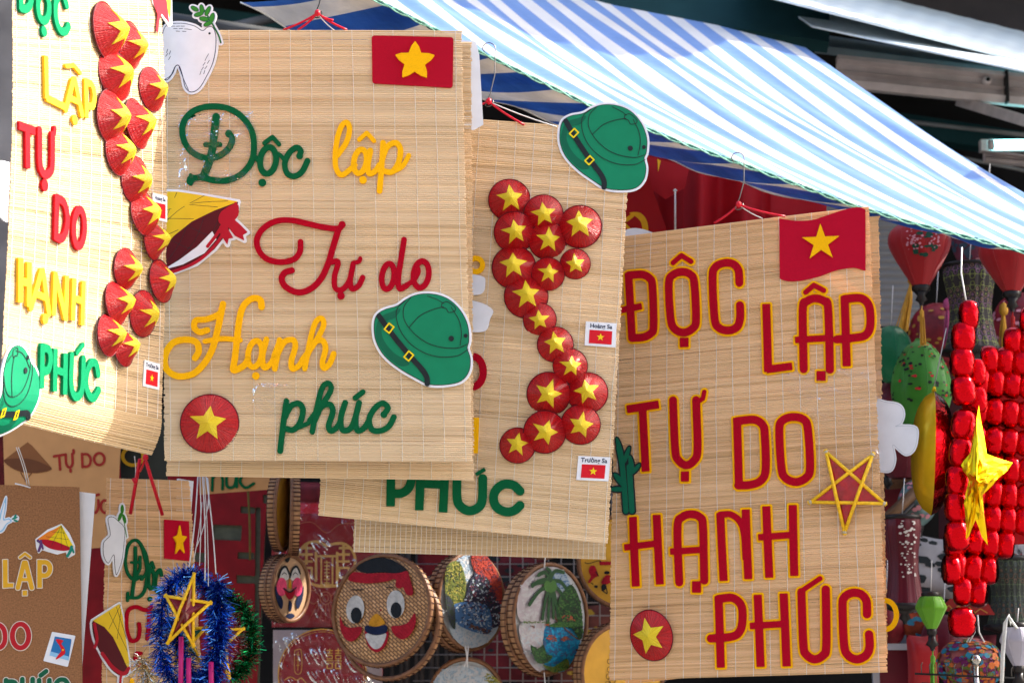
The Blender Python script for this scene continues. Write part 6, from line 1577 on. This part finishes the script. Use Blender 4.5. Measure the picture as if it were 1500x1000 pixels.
lantern(1480, 820, 915, 70, 3.7, 'cyl', BRO2, 'dark olive patterned lantern right of the foil balloon tail', ribs=20, seed=12)
MOS = mat('mosaic_silk', (.20, .05, .05), rough=.6, var=.5, scale=40)
lantern(1422, 934, 1010, 92, 3.5, 'ball', MOS, 'round lantern in a dark multicoloured floral cloth below the foil tail', caps=False, seed=13,
        dots=[(printed('dab_blue', (.02, .16, .25)), 60, .006, -175, -5, .1, .98), (printed('dab_orange', (.42, .10, .02)), 70, .006, -175, -5, .1, .98), (printed('dab_olive', (.10, .12, .02)), 60, .006, -175, -5, .1, .98), (printed('dab_plum', (.12, .01, .08)), 60, .006, -175, -5, .1, .98)])
lantern(1450, 300, 400, 110, 4.1, 'ball', mat('flowered_cloth', (.14, .03, .05), rough=.7, var=.6, scale=25), 'dark flowered lantern high behind the brocade one', caps=False, seed=14, dots=[(printed('dab_slate', (.05, .07, .10)), 80, .009, -175, -5, .1, .9), (D_PNK, 20, .006, -175, -5, .1, .9)])
# shelves of things deeper in the stall, right
def pillow(u, v, w_, h, Y, m, label, rot=0, name='cloth_bag', cat='bag', dots=None):
    t = loc_root(name, u, v, Y, label, cat); k = Y / FPX; mb = MB(); n = 14
    def fn(a, b):
        x, z = (a - .5) * 2, (b - .5) * 2; e = max(0, (1 - x ** 4)) * max(0, (1 - z ** 4))
        return Vector((x * w_ * k / 2 * (1 - .06 * (1 - abs(z))), -.03 * e ** .5, z * h * k / 2 * (1 - .06 * (1 - abs(x)))))
    mb.grid(fn, n, n, m); mb.grid(lambda a, b: Vector((fn(a, b).x, -fn(a, b).y, fn(a, b).z)), n, n, m); mb.build('fabric', t)
    if dots:
        rr = random.Random(int(u)); mb = MB()
        for i in range(dots[1]):
            a, b = rr.uniform(.08, .92), rr.uniform(.08, .92); c = fn(a, b) + Vector((0, -.0015 - i * 2e-5, 0)); s = dots[2] * rr.uniform(.5, 1.4); ro = rr.uniform(0, 3)
            mb.add([c + Vector((s * math.cos(ro + j * 1.047), 0, s * .5 * math.sin(ro + j * 1.047))) for j in range(6)], [tuple(range(6))], dots[0])
        mb.build('print', t)['kind'] = 'stuff'
    t.rotation_euler = (0, R(rot), 0); return t
GREYC = mat('grey_white_cloth', (.30, .29, .31), rough=.8, var=.2, scale=20)
pillow(1368, 830, 92, 88, 3.95, GREYC, 'grey-white cloth bag with dark calligraphy-like strokes behind the gold balloon', 8, dots=(P_BLACK, 26, .012))
pillow(1318, 930, 60, 90, 4.0, mat('blue_grey_cloth', (.13, .14, .18), rough=.8, var=.4, scale=30), 'blue-grey patterned bag low behind the maroon lantern', -10)
pillow(1470, 800, 90, 90, 4.1, GREYC, 'grey cloth bag to the right behind the foil balloons', 0)
pillow(1345, 905, 60, 60, 3.9, mat('orange_fabric', (.30, .05, .02), rough=.8, var=.5, scale=30), 'red-orange cloth bundle behind the lime lantern', 20, dots=(printed('dab_sky', (.03, .16, .25)), 20, .008))
pillow(1400, 960, 120, 60, 3.95, mat('wine_cloth', (.10, .01, .02), rough=.8, var=.4, scale=20), 'wine-red cloth pile at the bottom right of the stall', 0)
pillow(1440, 655, 140, 300, 4.15, mat('dark_wine_cloth', (.055, .008, .012), rough=.8, var=.5, scale=10), 'tall dark wine-red banner hanging behind the foil star flag', 0, 'banner', 'banner')
pillow(1320, 640, 130, 160, 4.2, mat('brown_cloth', (.09, .04, .02), rough=.8, var=.5, scale=12), 'brown cloth hanging behind the maroon lantern and dove', 0, 'banner', 'banner')
pillow(1310, 760, 70, 150, 4.3, mat('crimson_cloth', (.12, .006, .012), rough=.8, var=.3, scale=12), 'crimson cloth hanging low behind the right edge of the mats', 0, 'banner', 'banner')
t = loc_root('bamboo_pole', 1325, 742, 3.9, 'brown pole slanting up to the right behind the gold balloon', 'pole')
mb = MB(); mb.tube([lp(t, 1270, 785, 3.9), lp(t, 1350, 712, 3.9)], .011, mat('brown_wood', (.11, .055, .025), rough=.6, var=.4, scale=30), 10); mb.build('pole', t)
mb = MB(); mb.tube([lp(t, 1270, 800, 3.92), lp(t, 1350, 727, 3.92)], .006, BLKW, 8); mb.build('stick', t)
t = loc_root('picture_frame', 1318, 990, 3.8, 'white picture frame with a dark red centre at the bottom right of the big mat', 'frame')
mb = MB(); 
for (c, h) in (((0, 0, .055), (.045, .006, .006)), ((.045, 0, 0), (.006, .006, .06)), ((-.045, 0, 0), (.006, .006, .06)), ((0, 0, -.055), (.045, .006, .006))): mb.box(c, h, GREYC)
mb.build('frame', t); mb = MB(); mb.box((0, .004, 0), (.042, .002, .05), S_MAR); mb.build('backing', t)
pillow(1352, 975, 46, 90, 3.75, S_RED, 'bright red rounded cloth beside the white frame at the bottom', 0)
# wire rack and bulb at the bottom right
rk = loc_root('wire_rack', 1430, 990, 3.35, 'black wire rack along the lower right edge', 'rack')
for (a, b) in (((1340, 986), (1520, 994)), ((1350, 1000), (1520, 1012))):
    mb = MB(); mb.tube([lp(rk, *a, 3.35), lp(rk, *b, 3.35)], .0018, DARKM, 6); mb.build('rail', rk)
mb = MB(); mb.tube([(0, 0, 0), (0, 0, .014), (.001, -.004, .018)], .0010, STEEL, 5); o0 = mb.build('prong', rk); o0.location = lp(rk, 1350, 986, 3.35)
for i in range(1, 14):
    o = o0.copy(); COL.objects.link(o); o.location = lp(rk, 1350 + i * 12, 986 + i * .6, 3.35)
t = loc_root('steel_ball_post', 1430, 985, 3.4, 'shiny steel post with a round knob in front of the floral lantern', 'post')
CHR = mat('chrome', (.55, .52, .48), rough=.12, metal=1)
mb = MB(); mb.lathe([(.006, -.03), (.006, .012)], CHR, 14); mb.build('post', t); mb = MB(); mb.lathe([(.001, .012), (.007, .014), (.010, .021), (.007, .029), (.001, .031)], CHR, 16); mb.build('knob', t)
t = loc_root('string_loop', 1475, 940, 3.28, 'thick white cords looping down left of the lilac lantern', 'cord')
mb = MB(); mb.tube([lp(t, *q, 3.28) for q in [(1468, 1010), (1470, 960), (1474, 910), (1478, 902), (1484, 912), (1490, 920)]], .0022, WHITEC, 6); mb.build('cord', t)
mb = MB(); mb.tube([lp(t, *q, 3.29) for q in [(1466, 1010), (1467, 960), (1471, 912), (1478, 900), (1481, 915), (1494, 925)]], .0018, WHITEC, 6); mb.build('cord', t)
t = loc_root('string_loop', 1432, 900, 3.4, 'white cords hanging between the foil tail and the floral lantern', 'cord')
for q in (([(1424, 900), (1428, 925), (1420, 940)]), ([(1432, 900), (1434, 925), (1442, 940)]), ([(1428, 903), (1424, 925), (1416, 940)])): mb = MB(); mb.tube([lp(t, *p, 3.4) for p in q], .0014, NYL, 5); mb.build('cord', t)
# pointed red roof-like trim
mb = MB(); fr_ = Frame(pt(1415, 890, 3.45)); Pq = Pic(fr_); t = empty('pagoda_trim', fr_.M, 'dark red pointed pagoda trim with a gold zigzag behind the foil tail', 'trim')
shape(mb, [Pq.P([(1376, 893), (1392, 876), (1448, 884), (1458, 900), (1430, 900), (1400, 896)])], -.004, 0, printed('wine_paper', (.20, .01, .01))); mb.build('trim', t)
mb = MB(); shape(mb, [Pq.S([(1382, 892), (1390, 886), (1396, 893), (1404, 887), (1412, 895), (1420, 889), (1428, 897), (1436, 891), (1446, 897)], 1.5, False)], .0004, .001, printed('gold_zigzag', (.35, .16, .03))); mb.build('zigzag', t)

# ================================================================== foil balloons
def foil_mat(name, c, rough=.16, sc_=60, st=.6):
    return mat(name, c, rough=rough, metal=1.0, var=.05, scale=10, spec=.8, bump=st, bscale=sc_, stretch=(1, 1, 1))
FR_ = foil_mat('red_foil', (.58, .004, .010), .14, 110, 1.0); FGD = mat('gold_foil', (.95, .60, .02), rough=.22, metal=.35, var=.05, bump=.5, bscale=50); FYL = foil_mat('yellow_foil', (.92, .62, .01), .3)
def puff_mesh(nm, a, b, c, m, seam=.10, wr=14, seed=0):
    """one inflated cell: half sizes a (x) b (y) c (z), pinched and wrinkled at its ends"""
    mb = MB(); nu, nv = 20, 12; v = []; rr = random.Random(seed)
    for j in range(nv + 1):
        t = -1 + 2 * j / nv; e = 2.3
        r = (1 - abs(t) ** e) ** (1 / 2.0) if abs(t) < 1 else 0
        r = seam + (1 - seam) * r
        for i in range(nu):
            q = 2 * math.pi * i / nu; k = r * (1 + .055 * math.sin(q * wr / 2 + 1.3 * j) * abs(t) ** 1.5 + rr.gauss(0, .012))
            ce, se = math.cos(q), math.sin(q)
            ce = math.copysign(abs(ce) ** .92, ce); se = math.copysign(abs(se) ** .92, se)
            v.append((a * t * 1.0, b * k * se, c * k * ce))
    f = [(j * nu + i, j * nu + (i + 1) % nu, (j + 1) * nu + (i + 1) % nu, (j + 1) * nu + i) for j in range(nv) for i in range(nu)]
    f += [tuple(range(nu))[::-1], tuple(nv * nu + i for i in range(nu))]
    mb.add(v, f, m, True); o = mb.build(nm); me = o.data; bpy.data.objects.remove(o); return me
fb = loc_root('foil_flag_balloon', 1440, 690, 3.1, 'large red foil balloon flag of many puffed cells with a crumpled yellow foil star', 'balloon')
PUFF = [puff_mesh('cell', .0130, .021, .0222, FR_, seam=.66, seed=i) for i in range(4)]
PUFV = [puff_mesh('cell', .0215, .018, .0178, FR_, seam=.5, seed=9 + i) for i in range(3)]
def put(me, u, v, Y, rot=(0, 0, 0), s=(1, 1, 1)):
    o = bpy.data.objects.new('cell', me); COL.objects.link(o); o.parent = fb; o.location = lp(fb, u, v, Y); o.rotation_euler = [R(a) for a in rot]; o.scale = [q * 1.06 for q in s]; return o
rr = random.Random(5)
colm = [(1419, 462), (1411, 494), (1409, 531), (1411, 572), (1411, 622), (1408, 663), (1403, 704), (1401, 743), (1402, 785)]
for i, (u, v) in enumerate(colm): put(PUFV[i % 3], u, v, 3.05, (0, 90 + rr.uniform(-8, 8), rr.uniform(-10, 10)), (1.0, 1, 1.0 if i else .8))
rows = [(462, 1508, 1530), (496, 1484, 1540), (526, 1449, 1540), (560, 1436, 1540), (602, 1433, 1540), (644, 1432, 1540), (684, 1434, 1540), (722, 1432, 1540), (758, 1430, 1540), (794, 1404, 1490), (834, 1402, 1470), (868, 1410, 1446)]
for j, (v, u0, u1) in enumerate(rows):
    u = u0; i = 0
    while u <= u1:
        put(PUFF[(i + j) % 4], u, v + (u - 1440) * .10, 3.12 + (u - 1440) * .0004 + rr.uniform(-.003, .003), (rr.uniform(-20, 20), 5 + rr.uniform(-4, 4), -18 + rr.uniform(-6, 6)), (1.0, 1.0, .98)); u += 23; i += 1
put(PUFV[0], 1409, 911, 3.1, (0, 90, 0), (1.0, 1.0, 1.15)); put(PUFF[1], 1393, 834, 3.1, (0, 0, 0), (.9, 1, 1)); put(PUFF[2], 1396, 795, 3.1, (0, 0, 0), (.9, 1, 1)); put(PUFV[1], 1432, 585, 3.08, (0, 90, 0), (.9, .8, .8)); put(PUFV[2], 1430, 545, 3.08, (0, 90, 0), (.9, .8, .8))
SP = [(1432, 593), (1446, 664), (1484, 678), (1461, 702), (1440, 726), (1447, 798), (1428, 760), (1416, 793), (1413, 737), (1420, 705), (1408, 680), (1420, 664)]
S3 = [lp(fb, u, v, 3.015 + (.02 if i in (0, 2, 5, 7) else .0)) for i, (u, v) in enumerate(SP)]; c0 = lp(fb, 1431, 703, 2.985)
mb = MB(); rr = random.Random(2); n = len(S3); R5 = 6; v = []
ring = []
for i in range(n):
    for q in range(3): ring.append(S3[i].lerp(S3[(i + 1) % n], q / 3) )
N2 = len(ring)
for k in range(R5):
    f_ = 1 - k / R5
    for i, p in enumerate(ring):
        jit = Vector((rr.gauss(0, .0008), rr.gauss(0, .0022) if k else 0, rr.gauss(0, .0008))) ; v.append(c0.lerp(p, f_) + jit)
v.append(c0); f = []
for k in range(R5 - 1):
    for i in range(N2): f.append((k * N2 + (i + 1) % N2, k * N2 + i, (k + 1) * N2 + i, (k + 1) * N2 + (i + 1) % N2))
for i in range(N2): f.append(((R5 - 1) * N2 + (i + 1) % N2, (R5 - 1) * N2 + i, len(v) - 1))
mb.add(v, f, FYL, False); mb.build('foil_star', fb)
BK = [(1412, 560), (1432, 548), (1447, 515), (1478, 508), (1485, 485), (1540, 488), (1540, 795), (1484, 797), (1478, 812), (1462, 815), (1458, 846), (1442, 850), (1438, 870), (1414, 870), (1402, 845), (1402, 780)]
mb = MB(); bv = [lp(fb, u, v, 3.135) for u, v in BK]; nb_ = len(bv); mb.add(bv + [q + Vector((0, .006, 0)) for q in bv], [tuple(range(nb_)), tuple(range(nb_, 2 * nb_))[::-1]] + [(i, (i + 1) % nb_, nb_ + (i + 1) % nb_, nb_ + i) for i in range(nb_)], mat('dark_red_foil', (.30, .004, .008), rough=.25, metal=.7, bump=.8, bscale=80)); mb.build('backing_foil', fb)
mb = MB(); mb.tube([lp(fb, *q, 3.05) for q in [(1409, 362), (1408, 400), (1411, 417), (1416, 446)]], .0013, WHITEC, 6); mb.build('string', fb)
# gold and red disc balloon seen edge-on
gb = loc_root('foil_disc_balloon', 1366, 663, 3.2, 'round foil balloon seen edge-on, gold on its left face and red on its right', 'balloon')
def lens(sign_, m, nm):
    mb = MB(); nr, na = 10, 64; Rr = .101; v = []; dep = .034
    for k in range(nr + 1):
        rad = k / nr
        for i in range(na):
            q = 2 * math.pi * i / na; pk = 1 - .03 * abs(math.sin(q * 14)) * rad ** 3
            z = dep * (1 - rad ** 2.6) ** .6 * (1 + .10 * math.sin(q * 28) * rad ** 4)
            v.append((sign_ * z, Rr * rad * pk * math.cos(q), Rr * rad * pk * math.sin(q)))
    f = []
    for k in range(nr):
        for i in range(na):
            a = (k * na + i, k * na + (i + 1) % na, (k + 1) * na + (i + 1) % na, (k + 1) * na + i); f.append(a if sign_ > 0 else a[::-1])
    mb.add(v, f, m, True); o = mb.build(nm, gb); return o
lens(-1, FGD, 'gold_face'); lens(1, FR_, 'red_face'); gb.rotation_euler = (0, R(3), R(-9))
mb = MB(); mb.tube([(0, 0, .100), (.001, -.001, .108)], [.004, .002], FGD, 6); mb.build('valve', gb)
mb = MB(); mb.tube([(0, 0, .105), lp(gb, 1376, 480, 3.2)], .0008, NYL, 5); mb.build('string', gb)

# ---- clutter deeper inside, middle of the stall
pillow(640, 820, 60, 190, 4.2, mat('dark_red_banner', (.13, .006, .010), rough=.8, var=.3, scale=12), 'dark red banner behind the big face basket', 0, 'banner', 'banner')
pillow(745, 900, 110, 200, 4.5, mat('maroon_banner', (.11, .008, .014), rough=.8, var=.6, scale=14), 'maroon patterned banner behind the wire grid', 0, 'banner', 'banner', dots=(P_BLACK, 40, .015))
pillow(855, 950, 90, 130, 4.4, mat('brown_red_cloth', (.12, .03, .02), rough=.8, var=.7, scale=18), 'brown-red cloth with a yellow swirl low behind the wire grid', 0, 'banner', 'banner', dots=(printed('dab_mustard', (.30, .18, .02)), 14, .015))
pillow(470, 725, 110, 40, 3.9, mat('dark_red_card', (.14, .01, .015), rough=.6, var=.4, scale=30), 'dark red pack lying above the wrapped decorations', 0, 'packet', 'packet')
for i in range(9):
    t = loc_root('bamboo_chime', 575 + i * 11 + (i % 2) * 3, 900, 4.6, 'thin dark stick hanging in a row behind the big face basket', 'stick', 'dark hanging sticks behind the baskets')
    mb = MB(); mb.tube([(0, 0, -.28), (0, 0, .22)], .005 + .001 * (i % 3), mat('dark_stick', (.04, .03, .028), rough=.6, var=.4, scale=20), 6); mb.build('stick', t)
# beams in the gloom, upper left
for (a, b, Y, r, m, lb) in (((250, 32), (420, 58), 4.2, .02, 'pale_beam', 'grey beam in the dark gap above the dove picture'), ((240, 62), (430, 20), 4.6, .012, 'pale_beam', 'thin grey strut crossing behind the beam above the dove picture')):
    A, B = pt(*a, Y), pt(*b, Y); mb = MB(); mb.tube([A, B], r, mat(m, (.06, .06, .06), rough=.7, var=.4, scale=10), 6); tag(mb.build('beam'), lb, 'beam')
mb = MB(); t = loc_root('blurred_post', -4, 200, 4.0, 'grey post at the far left edge behind the sunlit mat', 'post'); mb.box((0, 0, -.2), (.06, .03, .6), mat('grey_paint', (.22, .20, .19), rough=.7, var=.4, scale=6)); mb.build('post', t)

# ---- more of the crowded goods deep on the right
def tassel_bunch(u, v, Y, m, label, h=.10, n=18, lean=.0):
    t = loc_root('tassel', u, v, Y, label, 'tassel'); rr = random.Random(int(u + v)); mb = MB()
    for i in range(n):
        a = rr.uniform(0, 6.28); s = rr.uniform(0, .014); mb.tube([(0, 0, 0), (lean * .4 + s * .6 * math.cos(a), s * .6 * math.sin(a), -h * .4), (lean + s * math.cos(a), s * math.sin(a), -h * rr.uniform(.85, 1))], .0016, m, 4)
    o = mb.build('strands', t); o['kind'] = 'stuff'; mb = MB(); mb.lathe([(.002, .012), (.008, .006), (.009, -.006), (.006, -.012)], m, 10); mb.build('tassel_head', t)
tassel_bunch(1336, 408, 3.8, TASY, 'gold tassel leaning left beneath the blossom-printed red lantern', .12, lean=-.025)
tassel_bunch(1470, 452, 3.75, TASY, 'gold tassel fanning out between the brocade lantern and the foil flag', .10)
tassel_bunch(1388, 445, 3.9, mat('pink_tassel', (.40, .06, .16), rough=.7, var=.3, scale=200), 'pink tassel hanging left of the brocade lantern', .09)
WMIX = mat('dark_red_patterned_silk', (.16, .008, .014), rough=.5, var=.6, scale=30)
lantern(1375, 445, 540, 84, 4.0, 'ball', WMIX, 'dark red patterned lantern hanging between the green and brocade lanterns', caps=False, seed=21, dots=[(printed('dab_gold', (.35, .18, .03)), 40, .006, -175, -5, .1, .9)])
lantern(1500, 430, 540, 90, 3.95, 'ball', WMIX, 'dark red patterned lantern at the right edge behind the foil flag top', caps=False, seed=22, dots=[(D_PNK, 40, .006, -175, -5, .1, .9)])
lantern(1300, 600, 690, 60, 4.0, 'diamond', S_MAR, 'small maroon faceted lantern deep behind the dove picture', seed=23)
lantern(1345, 700, 770, 56, 3.95, 'garlic', mat('teal_pink_silk', (.10, .16, .16), rough=.5, var=.7, scale=30), 'small teal and pink lantern behind the gold balloon', seed=24, dots=[(D_PNK, 30, .005, -175, -5, .1, .9)])
lantern(1480, 880, 930, 60, 3.9, 'tear', S_RED, 'small red lantern deep behind the lilac lantern', seed=25)
lantern(1385, 900, 990, 70, 3.85, 'ball', S_MAR, 'maroon round lantern behind the lime lantern and its tassel', caps=False, seed=26)
lantern(1300, 880, 950, 56, 3.9, 'garlic', WMIX, 'small dark red lantern low behind the yellow ring letter', seed=27)
lantern(1455, 780, 850, 80, 3.95, 'ball', mat('grey_floral_silk', (.22, .20, .22), rough=.6, var=.5, scale=30), 'grey floral round lantern right of the foil flag tail', caps=False, seed=28, dots=[(D_RED, 30, .006, -175, -5, .1, .9), (D_BLK, 30, .006, -175, -5, .1, .9)])
